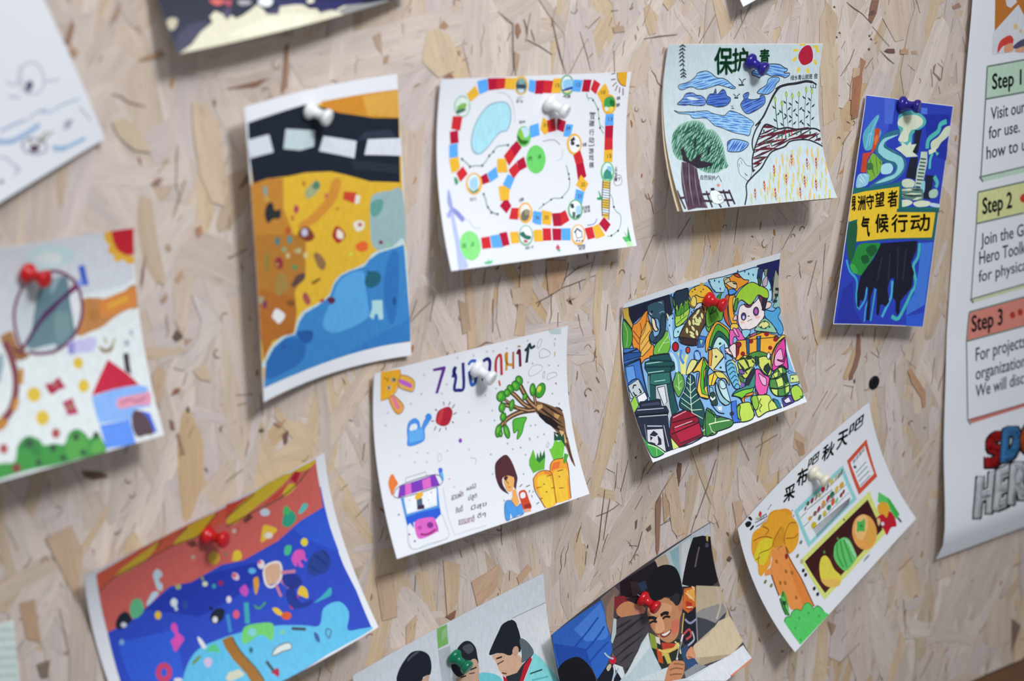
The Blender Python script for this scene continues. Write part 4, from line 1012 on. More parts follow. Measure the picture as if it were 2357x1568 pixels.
# ---- pale blue-green marker drawing of a tree, blue clouds and a red sun
sheet('backing_card', 'cream card tucked behind the pale blue-green tree drawing', 'card', [(118.5, 169.4, 3.9), (184.5, 161.4, 0.9), (252.7, 154.0, 1.4), (111.9, 119.4, 6.5), (178.6, 110.3, 6.3), (246.8, 102.0, 6.5), (106.3, 70.1, 29.0), (174.0, 61.5, 24.8), (243.8, 55.5, 26.4)], 135.1, 105.4, [('card_face', '''
P d8c6a4 0 0 2702 0 2702 2107 0 2107
''')])
sheet('drawing_sheet', 'pale blue-green marker drawing of a tree, blue clouds and a red sun', 'drawing', [(118.0, 169.1, 4.4), (184.0, 161.4, 1.4), (252.2, 153.7, 1.9), (112.2, 119.4, 8.1), (178.6, 110.3, 7.9), (245.9, 102.0, 8.1), (106.8, 70.8, 34.0), (174.0, 63.5, 29.8), (241.8, 57.5, 31.4)], 135.1, 105.4, [
    ('tinted_ground', '''
P bccdd6 6 6 2696 6 2696 2101 6 2101
'''),
    ('marker_picture', '''
P 26313c 238 -2 251 -2 311 36 292 44 251 19 203 45 186 32
P 26313c 244 43 257 43 316 81 297 89 257 64 208 91 192 77
P 26313c 244 92 258 92 310 130 291 137 257 112 213 140 197 126
P 26313c 259 137 272 137 322 175 303 182 271 158 229 185 213 171
P 26313c 268 190 281 190 334 227 315 235 280 210 234 237 218 224
P 26313c 282 242 295 242 340 280 321 287 293 263 254 290 239 276
P 26313c 302 310 315 310 363 347 344 355 312 330 267 357 253 344
P 26313c 317 355 330 355 380 392 361 400 327 375 280 402 266 389
P 26313c 321 392 334 392 380 430 360 437 331 413 288 440 273 426
L 26313c 9 245 6 289 194 335 456
C 8fc0e6 252 532 419 486 534 418 565 373 649 350 729 346 812 379 907 431 1008 438 1090 468 1184 528 1235 558 1195 573 1093 554 992 532 921 525 791 555 682 578 572 578 502 553 422 557 344 584 275 584
H 3f6fc0 -11 32 18 252 532 419 486 534 418 565 373 649 350 729 346 812 379 907 431 1008 438 1090 468 1184 528 1235 558 1195 573 1093 554 992 532 921 525 791 555 682 578 572 578 502 553 422 557 344 584 275 584
O 39414a 12 252 532 419 486 534 418 565 373 649 350 729 346 812 379 907 431 1008 438 1090 468 1184 528 1235 558 1195 573 1093 554 992 532 921 525 791 555 682 578 572 578 502 553 422 557 344 584 275 584
C 6f97d6 232 771 326 704 385 636 494 628 563 657 643 664 712 709 711 762 660 792 502 789 345 775 275 782
H 2a3f96 -3 32 18 232 771 326 704 385 636 494 628 563 657 643 664 712 709 711 762 660 792 502 789 345 775 275 782
O 39414a 12 232 771 326 704 385 636 494 628 563 657 643 664 712 709 711 762 660 792 502 789 345 775 275 782
C c4d6dc 395 692 464 680 544 695 603 710 543 721 444 714
C 4a72c4 736 769 743 694 793 641 853 634 887 573 913 648 1003 581 1054 603 1084 663 1144 693 1132 746 1050 795 919 810 820 788
H 2a3f96 -6 32 18 736 769 743 694 793 641 853 634 887 573 913 648 1003 581 1054 603 1084 663 1144 693 1132 746 1050 795 919 810 820 788
O 39414a 12 736 769 743 694 793 641 853 634 887 573 913 648 1003 581 1054 603 1084 663 1144 693 1132 746 1050 795 919 810 820 788
C 5580cc 1318 784 1376 708 1367 655 1438 618 1469 633 1448 701 1549 712 1652 694 1673 656 1744 671 1742 762 1605 846 1418 898
H 2a3f96 -18 32 18 1318 784 1376 708 1367 655 1438 618 1469 633 1448 701 1549 712 1652 694 1673 656 1744 671 1742 762 1605 846 1418 898
O 39414a 12 1318 784 1376 708 1367 655 1438 618 1469 633 1448 701 1549 712 1652 694 1673 656 1744 671 1742 762 1605 846 1418 898
C 8fc0e6 175 854 271 876 498 871 727 859 834 893 1012 920 1064 897 1127 859 1227 875 1355 921 1529 1014 1480 1083 1449 1160 1409 1190 1346 1174 1158 1141 966 1079 849 1048 748 972 670 950 492 953 427 905 261 894
H 3f6fc0 6 30 17 175 854 271 876 498 871 727 859 834 893 1012 920 1064 897 1127 859 1227 875 1355 921 1529 1014 1480 1083 1449 1160 1409 1190 1346 1174 1158 1141 966 1079 849 1048 748 972 670 950 492 953 427 905 261 894
O 39414a 11 175 854 271 876 498 871 727 859 834 893 1012 920 1064 897 1127 859 1227 875 1355 921 1529 1014 1480 1083 1449 1160 1409 1190 1346 1174 1158 1141 966 1079 849 1048 748 972 670 950 492 953 427 905 261 894
L 39414a 14 1287 438 1329 468 1345 512
L 39414a 15 1409 441 1364 460 1345 512
L 39414a 25 1285 524 1381 521
L 39414a 13 1195 640 1245 670
L 39414a 14 1311 636 1255 670
L 39414a 24 1210 689 1280 689
L 39414a 10 1156 791 1180 822 1181 788
L 39414a 11 1154 829 1204 829
C 7fb2e2 1509 356 1558 326 1657 296 1796 255 1980 259 2066 296 2130 318 2117 348 2071 355 2093 370 2170 370 2167 400 2097 430 2034 411 1931 400 1850 408 1756 385 1666 415 1647 434 1584 408 1522 393
H 3f6fc0 8 33 19 1509 356 1558 326 1657 296 1796 255 1980 259 2066 296 2130 318 2117 348 2071 355 2093 370 2170 370 2167 400 2097 430 2034 411 1931 400 1850 408 1756 385 1666 415 1647 434 1584 408 1522 393
O 39414a 13 1509 356 1558 326 1657 296 1796 255 1980 259 2066 296 2130 318 2117 348 2071 355 2093 370 2170 370 2167 400 2097 430 2034 411 1931 400 1850 408 1756 385 1666 415 1647 434 1584 408 1522 393
C 7fb2e2 1610 625 1671 573 1773 520 1801 452 1871 422 1974 423 2001 460 1937 520 1897 588 1805 641 1702 641
H 3f6fc0 -43 32 18 1610 625 1671 573 1773 520 1801 452 1871 422 1974 423 2001 460 1937 520 1897 588 1805 641 1702 641
O 39414a 12 1610 625 1671 573 1773 520 1801 452 1871 422 1974 423 2001 460 1937 520 1897 588 1805 641 1702 641
C a81d38 2451 16 2506 39 2553 126 2552 215 2471 259 2390 263 2320 200 2305 134 2340 68 2393 28
C d8c24a 2298 79 2285 92 2249 98 2211 92 2193 79 2206 66 2242 60 2281 66
C d8c24a 2273 163 2280 180 2265 205 2237 222 2213 222 2206 205 2221 180 2248 163
C d8c24a 2336 292 2351 307 2352 335 2337 360 2315 367 2300 352 2299 324 2314 299
C d8c24a 2509 378 2486 371 2466 346 2461 318 2473 303 2497 311 2517 336 2522 364
C d8c24a 2634 266 2610 260 2587 236 2577 208 2587 193 2611 199 2635 223 2644 250
C d8c24a 2658 112 2633 109 2604 88 2587 62 2592 46 2616 49 2646 69 2663 95
C d8c24a 2638 35 2625 48 2590 54 2551 48 2533 35 2546 22 2582 16 2620 22
C d8c24a 2401 6 2388 20 2352 25 2314 20 2296 6 2309 -7 2345 -12 2383 -7
S 2b2a31 23 1553 1059 1687 954 1801 801 1877 679 1979 566 2102 520 2287 498 2451 476 2576 484 2667 523
S 2b2a31 22 1575 1045 1709 939 1811 793 1897 672 2000 562 2143 513 2287 506
S 2b2a31 34 1938 581 2020 543 2143 517 2308 502 2472 476 2587 488
L 2c5f46 15 1927 740 1946 1120
C 7fa54a 1923 668 1950 710 1931 756 1907 717
C d3d86a 1928 695 1936 717 1927 733 1921 717
P 24443f 1934 840 1907 805 1866 792 1893 831
P 24443f 1939 925 1971 891 2013 878 1981 916
P 24443f 1943 1011 1917 975 1877 962 1902 1001
L 2c5f46 14 2043 795 2060 1122
C 7fa54a 2041 722 2068 764 2048 810 2024 772
C d3d86a 2045 749 2053 772 2044 787 2038 772
P 24443f 2050 895 2023 860 1983 847 2009 886
P 24443f 2054 981 2087 946 2129 934 2097 972
P 24443f 2057 1067 2032 1032 1992 1018 2017 1057
L 3d5661 9 2127 673 2132 1124
C 7fa54a 2121 600 2149 642 2132 688 2106 650
C d3d86a 2127 627 2135 650 2127 665 2120 650
P 24443f 2132 772 2104 738 2063 724 2091 763
P 24443f 2135 857 2166 823 2208 810 2177 849
P 24443f 2136 943 2110 908 2069 894 2095 933
P 24443f 2135 1029 2168 994 2211 982 2177 1020
L 3d5661 9 2233 696 2205 1125
C 7fa54a 2228 623 2256 666 2238 712 2213 673
C d3d86a 2233 650 2242 673 2233 688 2227 673
P 24443f 2231 796 2204 761 2162 748 2190 787
P 24443f 2228 882 2259 847 2302 834 2270 873
P 24443f 2222 968 2196 932 2155 918 2181 958
P 24443f 2213 1054 2247 1019 2290 1006 2256 1045
L 3d5661 8 2351 674 2314 1127
C 7fa54a 2345 601 2374 643 2356 689 2330 651
C d3d86a 2351 628 2359 651 2351 666 2345 651
P 24443f 2348 774 2320 739 2279 726 2307 765
P 24443f 2344 860 2375 825 2417 812 2386 851
P 24443f 2337 946 2310 910 2270 896 2296 936
P 24443f 2327 1032 2361 997 2404 984 2370 1023
L 3d5661 9 2483 613 2416 1129
C 7fa54a 2475 541 2505 583 2488 629 2462 590
C d3d86a 2482 567 2491 590 2483 606 2476 590
P 24443f 2478 713 2449 678 2407 665 2436 704
P 24443f 2470 799 2500 764 2542 751 2512 790
P 24443f 2459 884 2432 849 2391 835 2418 875
P 24443f 2446 971 2479 936 2522 923 2489 962
P 24443f 2431 1058 2406 1022 2366 1007 2390 1047
L 3d5661 9 2581 637 2524 1131
C 7fa54a 2573 564 2603 606 2586 652 2559 614
C d3d86a 2579 591 2588 614 2580 629 2574 614
P 24443f 2576 738 2547 702 2505 689 2534 728
P 24443f 2569 823 2600 788 2643 776 2612 814
P 24443f 2560 909 2533 874 2492 860 2519 899
P 24443f 2548 996 2581 961 2624 948 2591 987
P 24443f 2533 1084 2509 1047 2468 1033 2493 1073
C 8ab5a6 88 1253 124 1160 230 1052 380 997 536 981 657 1013 710 1092 814 1100 898 1172 946 1260 965 1379 968 1507 978 1571 873 1623 734 1666 590 1654 477 1612 413 1541 316 1516 219 1491 141 1475 81 1383
H 1f5a45 -56 32 21 88 1253 124 1160 230 1052 380 997 536 981 657 1013 710 1092 814 1100 898 1172 946 1260 965 1379 968 1507 978 1571 873 1623 734 1666 590 1654 477 1612 413 1541 316 1516 219 1491 141 1475 81 1383
H 17493a -29 49 22 299 1075 555 997 707 1115 915 1259 950 1490 859 1599 537 1621 493 1388 266 1385 215 1230
H 1f5a45 -41 54 15 88 1253 124 1160 230 1052 380 997 536 981 657 1013 710 1092 814 1100 898 1172 946 1260 965 1379 968 1507 978 1571 873 1623 734 1666 590 1654 477 1612 413 1541 316 1516 219 1491 141 1475 81 1383
P 1f2430 235 1507 218 1369 272 1308 296 1431
P 1f2430 420 1433 482 1232 536 1154 475 1325
P 1f2430 467 1496 600 1373 572 1404 504 1512
P 1f2430 488 1574 707 1540 721 1564 546 1591
P 1f2430 648 1437 702 1336 778 1266 697 1406
P 57404f 199 1506 324 1524 437 1603 425 1772 420 1924 443 2092 253 2080 80 2098 83 1981 106 1805 144 1656
H 3a2a38 105 26 17 199 1506 324 1524 437 1603 425 1772 420 1924 443 2092 253 2080 80 2098 83 1981 106 1805 144 1656
H b9c4cc 105 113 6 199 1506 324 1524 437 1603 425 1772 420 1924 443 2092 253 2080 80 2098 83 1981 106 1805 144 1656
P 2a2430 226 1330 296 1431 349 1509 482 1434 586 1389 508 1497 729 1533 546 1591 440 1596 332 1532 227 1499
L 3d2d3c 32 2 1853 45 2081
L 3d2d3c 29 422 1920 560 1923
L 3d2d3c 30 389 1998 564 2016
L 3d2d3c 32 684 1906 892 1921
L 3d2d3c 30 739 2010 918 2021
L 3d2d3c 30 501 1882 521 2089
L 3d2d3c 32 800 1881 819 2101
L 3d2d3c 32 895 1885 927 2077
L 3d2d3c 29 -8 1948 89 1945
L 3d2d3c 30 649 2044 679 2100
C d6dfe2 574 1885 664 1874 746 1941 757 2019 678 2053 576 2039 544 1961
O 5a6470 7 574 1885 664 1874 746 1941 757 2019 678 2053 576 2039 544 1961
P 2a2730 587 1851 653 1847 651 1881 585 1886
O 5a6470 6 680 1945 740 1956 735 1994 676 2007
C c8857f 707 1814 744 1800 770 1817 728 1846
O 4a525c 8 1146 1616 1158 1528 1207 1481 1245 1498 1292 1564 1328 1589 1379 1599 1359 1697 1272 1783 1200 1739 1151 1689
L 4a525c 8 1178 1593 1178 1552
L 4a525c 7 1229 1562 1218 1521
P 2a2730 1232 1667 1289 1726 1252 1709
C 86b2e2 1026 1341 1039 1269 1130 1230 1255 1240 1388 1274 1379 1323 1270 1385 1161 1399 1026 1388
H 2f57ae -45 33 21 1026 1341 1039 1269 1130 1230 1255 1240 1388 1274 1379 1323 1270 1385 1161 1399 1026 1388
O 39414a 13 1026 1341 1039 1269 1130 1230 1255 1240 1388 1274 1379 1323 1270 1385 1161 1399 1026 1388
H 4a2430 -18 54 30 1452 1455 1508 1342 1599 1188 1703 1060 1832 1061 1967 1104 2196 1104 2413 1117 2601 1116 2705 1161 2698 1314 2551 1276 2367 1262 2145 1282 2047 1338 1843 1383 1697 1461 1562 1573 1434 1651 1390 1674
H 5d2230 -5 95 41 1452 1455 1508 1342 1599 1188 1703 1060 1832 1061 1967 1104 2196 1104 2413 1117 2601 1116 2705 1161 2698 1314 2551 1276 2367 1262 2145 1282 2047 1338 1843 1383 1697 1461 1562 1573 1434 1651 1390 1674
P 2f6a55 1682 1110 1712 1110 1698 1161 1679 1157
P 2f6a55 1867 1096 1897 1097 1883 1147 1864 1144
P 2f6a55 1703 1249 1733 1250 1718 1300 1699 1297
P 2f6a55 1785 1275 1815 1276 1799 1327 1780 1323
P 2f6a55 1545 1451 1575 1451 1556 1502 1538 1498
P 2f6a55 1930 1179 1961 1180 1946 1231 1927 1227
P 2f6a55 1996 1172 2027 1173 2012 1224 1993 1220
P 2f6a55 2128 1167 2158 1167 2143 1218 2124 1215
P 2f6a55 2262 1144 2293 1145 2278 1196 2259 1193
P 2f6a55 2340 1138 2370 1138 2356 1190 2337 1186
P 2f6a55 2503 1149 2534 1150 2519 1202 2500 1198
P 2f6a55 2617 1194 2648 1195 2632 1247 2613 1244
P 2f6a55 2057 1198 2088 1199 2073 1250 2054 1246
P a83a35 1907 1219 1927 1216 1913 1273 1900 1268
P a83a35 1993 1220 2013 1217 2000 1275 1987 1270
P a83a35 2070 1147 2090 1144 2078 1202 2064 1197
P a83a35 2177 1158 2197 1155 2185 1213 2171 1207
P a83a35 1749 1314 1769 1311 1755 1369 1742 1364
S 2b2a31 23 1390 1674 1415 1519 1494 1358 1611 1181 1715 1052 1811 1053 1956 1104 2110 1090 2303 1119 2601 1112 2725 1170
S 2b2a31 21 1096 2097 1181 1965 1224 1830 1368 1730 1549 1622 1664 1510 1795 1406 2024 1346 2123 1281 2280 1260 2455 1265 2599 1311 2709 1366
S 2b2a31 22 1461 1390 1468 1268 1545 1123 1656 1002
P d2bd38 2155 1849 2157 1879 2139 1892 2132 1877
P d2bd38 2134 1908 2165 1887 2131 1925 2121 1887
P d2bd38 2123 1936 2156 1913 2121 1952 2112 1913
L d2bd38 8 2145 1878 2119 1972
P dfae40 2339 2016 2339 2052 2317 2069 2310 2050
P dfae40 2309 2088 2348 2062 2305 2109 2296 2062
P dfae40 2295 2121 2335 2094 2290 2142 2283 2093
L dfae40 8 2325 2051 2286 2166
P dfae40 2267 2000 2267 2032 2247 2047 2241 2030
P dfae40 2240 2065 2276 2041 2236 2083 2228 2041
P dfae40 2228 2095 2264 2070 2224 2113 2217 2070
L dfae40 8 2254 2031 2220 2135
P d8c250 2637 1798 2639 1829 2620 1844 2613 1828
P d8c250 2614 1861 2647 1838 2611 1879 2602 1838
P d8c250 2602 1890 2636 1865 2599 1908 2591 1866
L d8c250 8 2626 1829 2596 1929
P d8c250 2049 1445 2056 1476 2038 1490 2028 1475
P d8c250 2034 1507 2066 1484 2034 1525 2018 1485
P d8c250 2027 1536 2059 1511 2026 1554 2011 1512
L d8c250 8 2042 1475 2026 1574
P dfae40 2087 1706 2091 1738 2073 1753 2064 1737
P dfae40 2067 1770 2101 1746 2065 1788 2052 1747
P dfae40 2057 1800 2091 1775 2055 1818 2043 1775
L dfae40 8 2078 1737 2054 1840
P d2bd38 1619 1961 1621 1988 1604 2000 1598 1986
P d2bd38 1599 2014 1628 1995 1596 2029 1588 1995
P d2bd38 1589 2038 1619 2018 1587 2053 1579 2018
L d2bd38 8 1609 1987 1585 2071
P dfae40 2499 1387 2506 1420 2487 1436 2477 1419
P dfae40 2483 1454 2516 1429 2482 1473 2466 1430
P dfae40 2475 1485 2509 1458 2474 1504 2458 1460
L dfae40 8 2491 1420 2475 1526
P d8c250 2288 1350 2296 1386 2277 1403 2265 1385
P d8c250 2272 1422 2308 1395 2272 1442 2253 1397
P d8c250 2264 1456 2301 1427 2264 1476 2246 1428
L d8c250 8 2280 1385 2264 1500
P d2bd38 2623 1977 2623 2013 2600 2030 2593 2011
P d2bd38 2592 2050 2631 2023 2587 2071 2580 2023
P d2bd38 2577 2084 2617 2055 2572 2104 2566 2055
L d2bd38 8 2608 2012 2567 2129
P d8c250 2054 1790 2057 1821 2039 1835 2031 1819
P d8c250 2033 1852 2066 1829 2031 1869 2020 1829
P d8c250 2023 1880 2056 1856 2020 1898 2010 1856
L d8c250 8 2044 1820 2019 1918
P bfc050 1508 1970 1510 1999 1492 2012 1484 1997
P bfc050 1486 2028 1518 2007 1483 2044 1473 2007
P bfc050 1475 2054 1508 2032 1472 2071 1464 2032
L bfc050 8 1497 1998 1470 2090
P d8c250 2181 2037 2182 2065 2164 2078 2158 2063
P d8c250 2158 2093 2189 2072 2155 2109 2148 2072
P d8c250 2147 2119 2178 2097 2144 2135 2137 2097
L d8c250 8 2170 2064 2140 2154
P d8c250 2657 1512 2661 1541 2644 1555 2636 1540
P d8c250 2640 1571 2670 1549 2638 1588 2626 1550
P d8c250 2632 1599 2663 1575 2630 1616 2618 1576
L d8c250 8 2649 1541 2629 1636
P bfc050 1734 1711 1739 1744 1719 1759 1710 1743
P bfc050 1714 1777 1749 1753 1712 1796 1698 1754
P bfc050 1704 1808 1739 1782 1702 1827 1689 1783
L bfc050 8 1724 1743 1701 1849
P d8c250 1847 1491 1853 1520 1836 1534 1827 1519
P d8c250 1832 1549 1862 1527 1832 1566 1817 1529
P d8c250 1825 1576 1855 1553 1825 1593 1811 1554
L d8c250 8 1840 1519 1825 1612
P d8c250 2507 1646 2511 1681 2490 1698 2481 1680
P d8c250 2484 1716 2521 1690 2482 1736 2469 1691
P d8c250 2473 1749 2510 1721 2471 1769 2459 1722
L d8c250 8 2496 1681 2469 1792
P d2bd38 1782 1619 1787 1651 1768 1666 1759 1650
P d2bd38 1763 1683 1796 1659 1762 1701 1748 1660
P d2bd38 1755 1712 1788 1687 1753 1730 1740 1688
L d2bd38 8 1773 1650 1753 1751
P dfae40 2304 1942 2305 1972 2286 1986 2280 1971
P dfae40 2280 2002 2312 1980 2277 2019 2269 1980
P dfae40 2269 2030 2302 2006 2265 2047 2258 2007
L dfae40 8 2292 1971 2262 2067
P d8c250 1833 1695 1838 1729 1818 1745 1808 1727
P d8c250 1812 1763 1848 1738 1810 1782 1796 1739
P d8c250 1802 1794 1838 1768 1800 1814 1787 1768
L d8c250 8 1823 1728 1799 1836
P dfae40 1546 1828 1549 1856 1531 1870 1523 1855
P dfae40 1526 1885 1557 1864 1524 1902 1513 1865
P dfae40 1517 1912 1549 1889 1514 1928 1504 1890
L dfae40 8 1536 1856 1513 1948
P d2bd38 2521 2040 2520 2069 2503 2082 2498 2067
P d2bd38 2496 2097 2527 2077 2492 2113 2487 2076
P d2bd38 2484 2124 2516 2102 2480 2140 2476 2101
L d2bd38 8 2509 2068 2477 2159
P d2bd38 2008 1862 2011 1896 1991 1911 1982 1894
P d2bd38 1984 1929 2020 1904 1981 1948 1970 1905
P d2bd38 1973 1960 2010 1934 1970 1979 1959 1934
L d2bd38 8 1997 1895 1967 2002
P bfc050 1271 1952 1274 1986 1253 2001 1244 1984
P bfc050 1246 2019 1283 1995 1243 2038 1231 1995
P bfc050 1233 2050 1272 2024 1230 2068 1220 2024
L bfc050 8 1259 1985 1228 2091
P d8c250 2089 1981 2090 2016 2069 2032 2061 2014
P d8c250 2062 2050 2099 2025 2058 2069 2048 2025
P d8c250 2049 2082 2087 2055 2045 2101 2036 2055
L d8c250 8 2076 2015 2041 2124
P bfc050 1704 1967 1706 1997 1687 2011 1680 1996
P bfc050 1681 2027 1714 2005 1678 2045 1668 2006
P bfc050 1670 2055 1704 2032 1667 2072 1658 2032
L bfc050 8 1693 1997 1665 2093
P dfae40 2148 1495 2155 1530 2135 1546 2124 1529
P dfae40 2130 1565 2166 1539 2129 1585 2113 1540
P dfae40 2121 1597 2157 1569 2120 1617 2105 1571
L dfae40 8 2140 1529 2120 1640
P d2bd38 1960 1431 1967 1464 1949 1480 1938 1463
P d2bd38 1944 1498 1978 1473 1944 1517 1926 1474
P d2bd38 1936 1530 1971 1502 1936 1549 1919 1504
L d2bd38 8 1952 1464 1936 1571
P dfae40 2092 1909 2094 1942 2074 1957 2066 1940
P dfae40 2067 1975 2103 1951 2064 1994 2054 1951
P dfae40 2055 2006 2091 1980 2052 2024 2042 1980
L dfae40 8 2080 1941 2049 2047
P d2bd38 1995 1582 2000 1613 1982 1627 1973 1612
P d2bd38 1978 1644 2010 1621 1977 1662 1963 1622
P d2bd38 1969 1673 2002 1648 1968 1690 1955 1649
L d2bd38 8 1987 1612 1968 1711
P d8c250 2612 1366 2619 1400 2600 1417 2589 1399
P d8c250 2595 1435 2630 1409 2594 1455 2577 1411
P d8c250 2587 1468 2622 1440 2586 1487 2570 1441
L d8c250 8 2604 1400 2586 1511
P d2bd38 1455 1893 1458 1921 1440 1934 1433 1920
P d2bd38 1435 1949 1466 1929 1433 1965 1422 1929
P d2bd38 1425 1975 1457 1953 1423 1991 1413 1953
L d2bd38 8 1445 1920 1421 2010
P d2bd38 1738 2018 1739 2050 1720 2064 1712 2048
P d2bd38 1713 2081 1748 2058 1710 2099 1700 2058
P d2bd38 1701 2110 1737 2086 1698 2128 1689 2086
L d2bd38 8 1726 2049 1695 2149
P dfae40 2075 1519 2081 1550 2063 1564 2054 1549
P dfae40 2059 1581 2091 1558 2058 1598 2043 1559
P dfae40 2051 1610 2083 1585 2050 1627 2036 1586
L dfae40 8 2067 1549 2050 1648
P dfae40 1772 1862 1775 1892 1757 1906 1749 1891
P dfae40 1751 1922 1784 1900 1749 1939 1738 1900
P dfae40 1741 1950 1774 1926 1738 1967 1729 1927
L dfae40 8 1762 1891 1737 1987
P d2bd38 2385 1820 2387 1852 2368 1867 2360 1851
P d2bd38 2362 1884 2396 1861 2359 1902 2349 1861
P d2bd38 2350 1914 2385 1889 2347 1932 2338 1889
L d2bd38 8 2374 1851 2345 1954
P dfae40 1796 1800 1799 1829 1782 1843 1774 1828
P dfae40 1777 1858 1808 1837 1775 1875 1763 1837
P dfae40 1767 1885 1799 1862 1765 1902 1755 1863
L dfae40 8 1787 1828 1764 1921
P d2bd38 2238 1717 2242 1750 2222 1766 2213 1749
P d2bd38 2216 1784 2251 1759 2214 1803 2201 1760
P d2bd38 2206 1815 2241 1788 2203 1833 2192 1789
L d2bd38 8 2227 1750 2201 1856
P d8c250 1643 1768 1647 1796 1630 1809 1622 1795
P d8c250 1625 1824 1655 1803 1623 1840 1612 1804
P d8c250 1616 1850 1647 1828 1615 1866 1604 1829
L d8c250 8 1635 1795 1613 1885
P d2bd38 1906 1900 1908 1926 1892 1938 1885 1925
P d2bd38 1887 1952 1915 1933 1884 1967 1876 1933
P d2bd38 1878 1976 1906 1956 1875 1991 1867 1956
L d2bd38 8 1896 1926 1874 2008
P bfc050 2522 1821 2524 1855 2504 1870 2497 1853
P bfc050 2497 1888 2533 1863 2494 1906 2485 1864
P bfc050 2486 1918 2521 1892 2482 1937 2474 1893
L bfc050 8 2510 1854 2479 1959
P dfae40 2677 1660 2679 1689 2662 1703 2654 1688
P dfae40 2656 1719 2688 1697 2654 1736 2644 1698
P dfae40 2647 1747 2679 1723 2644 1764 2635 1724
L dfae40 8 2667 1689 2643 1784
P d2bd38 2258 1838 2260 1867 2243 1880 2236 1865
P d2bd38 2237 1896 2268 1875 2234 1913 2225 1875
P d2bd38 2227 1923 2258 1900 2224 1939 2216 1901
L d2bd38 8 2248 1866 2222 1959
P d8c250 2422 1736 2424 1763 2409 1776 2402 1762
P d8c250 2403 1790 2432 1770 2401 1806 2392 1771
P d8c250 2395 1815 2424 1794 2392 1831 2384 1795
L d8c250 8 2413 1762 2391 1849
P d2bd38 2299 1591 2304 1624 2285 1639 2276 1623
P d2bd38 2280 1657 2314 1632 2278 1676 2264 1633
P d2bd38 2270 1688 2305 1661 2268 1707 2255 1663
L d2bd38 8 2290 1623 2268 1729
P bfc050 1923 1755 1927 1790 1906 1806 1897 1788
P bfc050 1900 1825 1937 1799 1898 1844 1885 1800
P bfc050 1889 1857 1927 1829 1887 1877 1874 1830
L bfc050 8 1912 1789 1885 1900
P d8c250 2454 1782 2456 1813 2437 1828 2430 1812
P d8c250 2431 1845 2465 1822 2428 1863 2418 1822
P d8c250 2420 1874 2455 1849 2417 1892 2408 1850
L d8c250 8 2443 1812 2415 1913
P d2bd38 2166 1697 2170 1732 2150 1749 2140 1731
P d2bd38 2143 1768 2180 1741 2141 1788 2128 1742
P d2bd38 2133 1800 2170 1773 2130 1820 2118 1773
L d2bd38 8 2155 1731 2129 1844
P d8c250 2230 1537 2235 1566 2219 1580 2210 1565
P d8c250 2214 1596 2244 1574 2213 1613 2200 1575
P d8c250 2206 1624 2237 1600 2205 1640 2193 1601
L d8c250 8 2223 1566 2205 1660
P dfae40 1877 1587 1883 1617 1866 1631 1857 1616
P dfae40 1861 1646 1892 1624 1860 1663 1846 1625
P dfae40 1853 1674 1884 1650 1852 1691 1839 1651
L dfae40 8 1870 1616 1852 1710
P d2bd38 2231 1459 2238 1492 2220 1507 2209 1491
P d2bd38 2215 1525 2248 1500 2214 1543 2198 1502
P d2bd38 2207 1555 2241 1529 2206 1574 2191 1530
L d2bd38 8 2224 1491 2206 1596
P dfae40 1957 1504 1962 1532 1946 1545 1938 1531
P dfae40 1943 1559 1971 1539 1942 1575 1929 1540
P dfae40 1936 1585 1964 1563 1935 1600 1922 1564
L dfae40 7 1950 1531 1935 1619
P d8c250 2507 1454 2513 1489 2493 1506 2482 1488
P d8c250 2488 1525 2524 1498 2487 1545 2470 1500
P d8c250 2479 1558 2516 1530 2478 1579 2462 1531
L d8c250 8 2498 1488 2477 1603
P bfc050 2202 1635 2207 1664 2189 1679 2181 1663
P bfc050 2184 1695 2215 1672 2183 1712 2170 1673
P bfc050 2176 1723 2207 1699 2174 1740 2162 1700
L bfc050 8 2194 1664 2173 1760
P d2bd38 1871 1966 1873 2000 1852 2016 1844 1998
P d2bd38 1845 2034 1882 2009 1841 2054 1831 2009
P d2bd38 1832 2066 1871 2039 1829 2085 1819 2039
L d2bd38 8 1858 1999 1826 2108
P bfc050 2587 1712 2589 1742 2572 1755 2565 1740
P bfc050 2566 1771 2597 1749 2564 1788 2554 1750
P bfc050 2557 1798 2588 1775 2554 1815 2545 1776
L bfc050 8 2577 1741 2552 1834
P d2bd38 1919 1706 1923 1733 1906 1746 1899 1732
P d2bd38 1902 1761 1931 1741 1900 1777 1889 1742
P d2bd38 1893 1787 1923 1765 1892 1803 1881 1766
L d2bd38 8 1911 1733 1891 1822
P bfc050 2309 1761 2312 1795 2291 1812 2283 1794
P bfc050 2285 1830 2321 1805 2282 1850 2270 1805
P bfc050 2273 1862 2311 1835 2270 1882 2260 1836
L bfc050 8 2297 1795 2268 1905
P d2bd38 1671 1885 1674 1919 1653 1935 1644 1917
P d2bd38 1646 1953 1684 1928 1643 1973 1631 1928
P d2bd38 1634 1985 1673 1958 1631 2004 1620 1959
L d2bd38 8 1659 1918 1629 2027
P d8c250 1997 1690 2001 1717 1985 1729 1978 1716
P d8c250 1981 1743 2009 1723 1979 1758 1968 1724
P d8c250 1973 1768 2001 1747 1971 1783 1961 1748
L d8c250 8 1989 1716 1971 1801
P dfae40 1579 1873 1582 1906 1562 1921 1553 1905
P dfae40 1555 1939 1591 1915 1553 1958 1541 1915
P dfae40 1544 1969 1581 1944 1541 1988 1530 1944
L dfae40 8 1567 1905 1539 2010
P d8c250 2572 2083 2570 2117 2549 2133 2543 2115
P d8c250 2541 2151 2578 2127 2536 2170 2531 2126
P d8c250 2526 2182 2564 2156 2521 2201 2517 2156
L d8c250 8 2557 2116 2516 2224
P dfae40 2599 1443 2604 1474 2587 1488 2578 1473
P dfae40 2582 1505 2614 1482 2582 1522 2567 1483
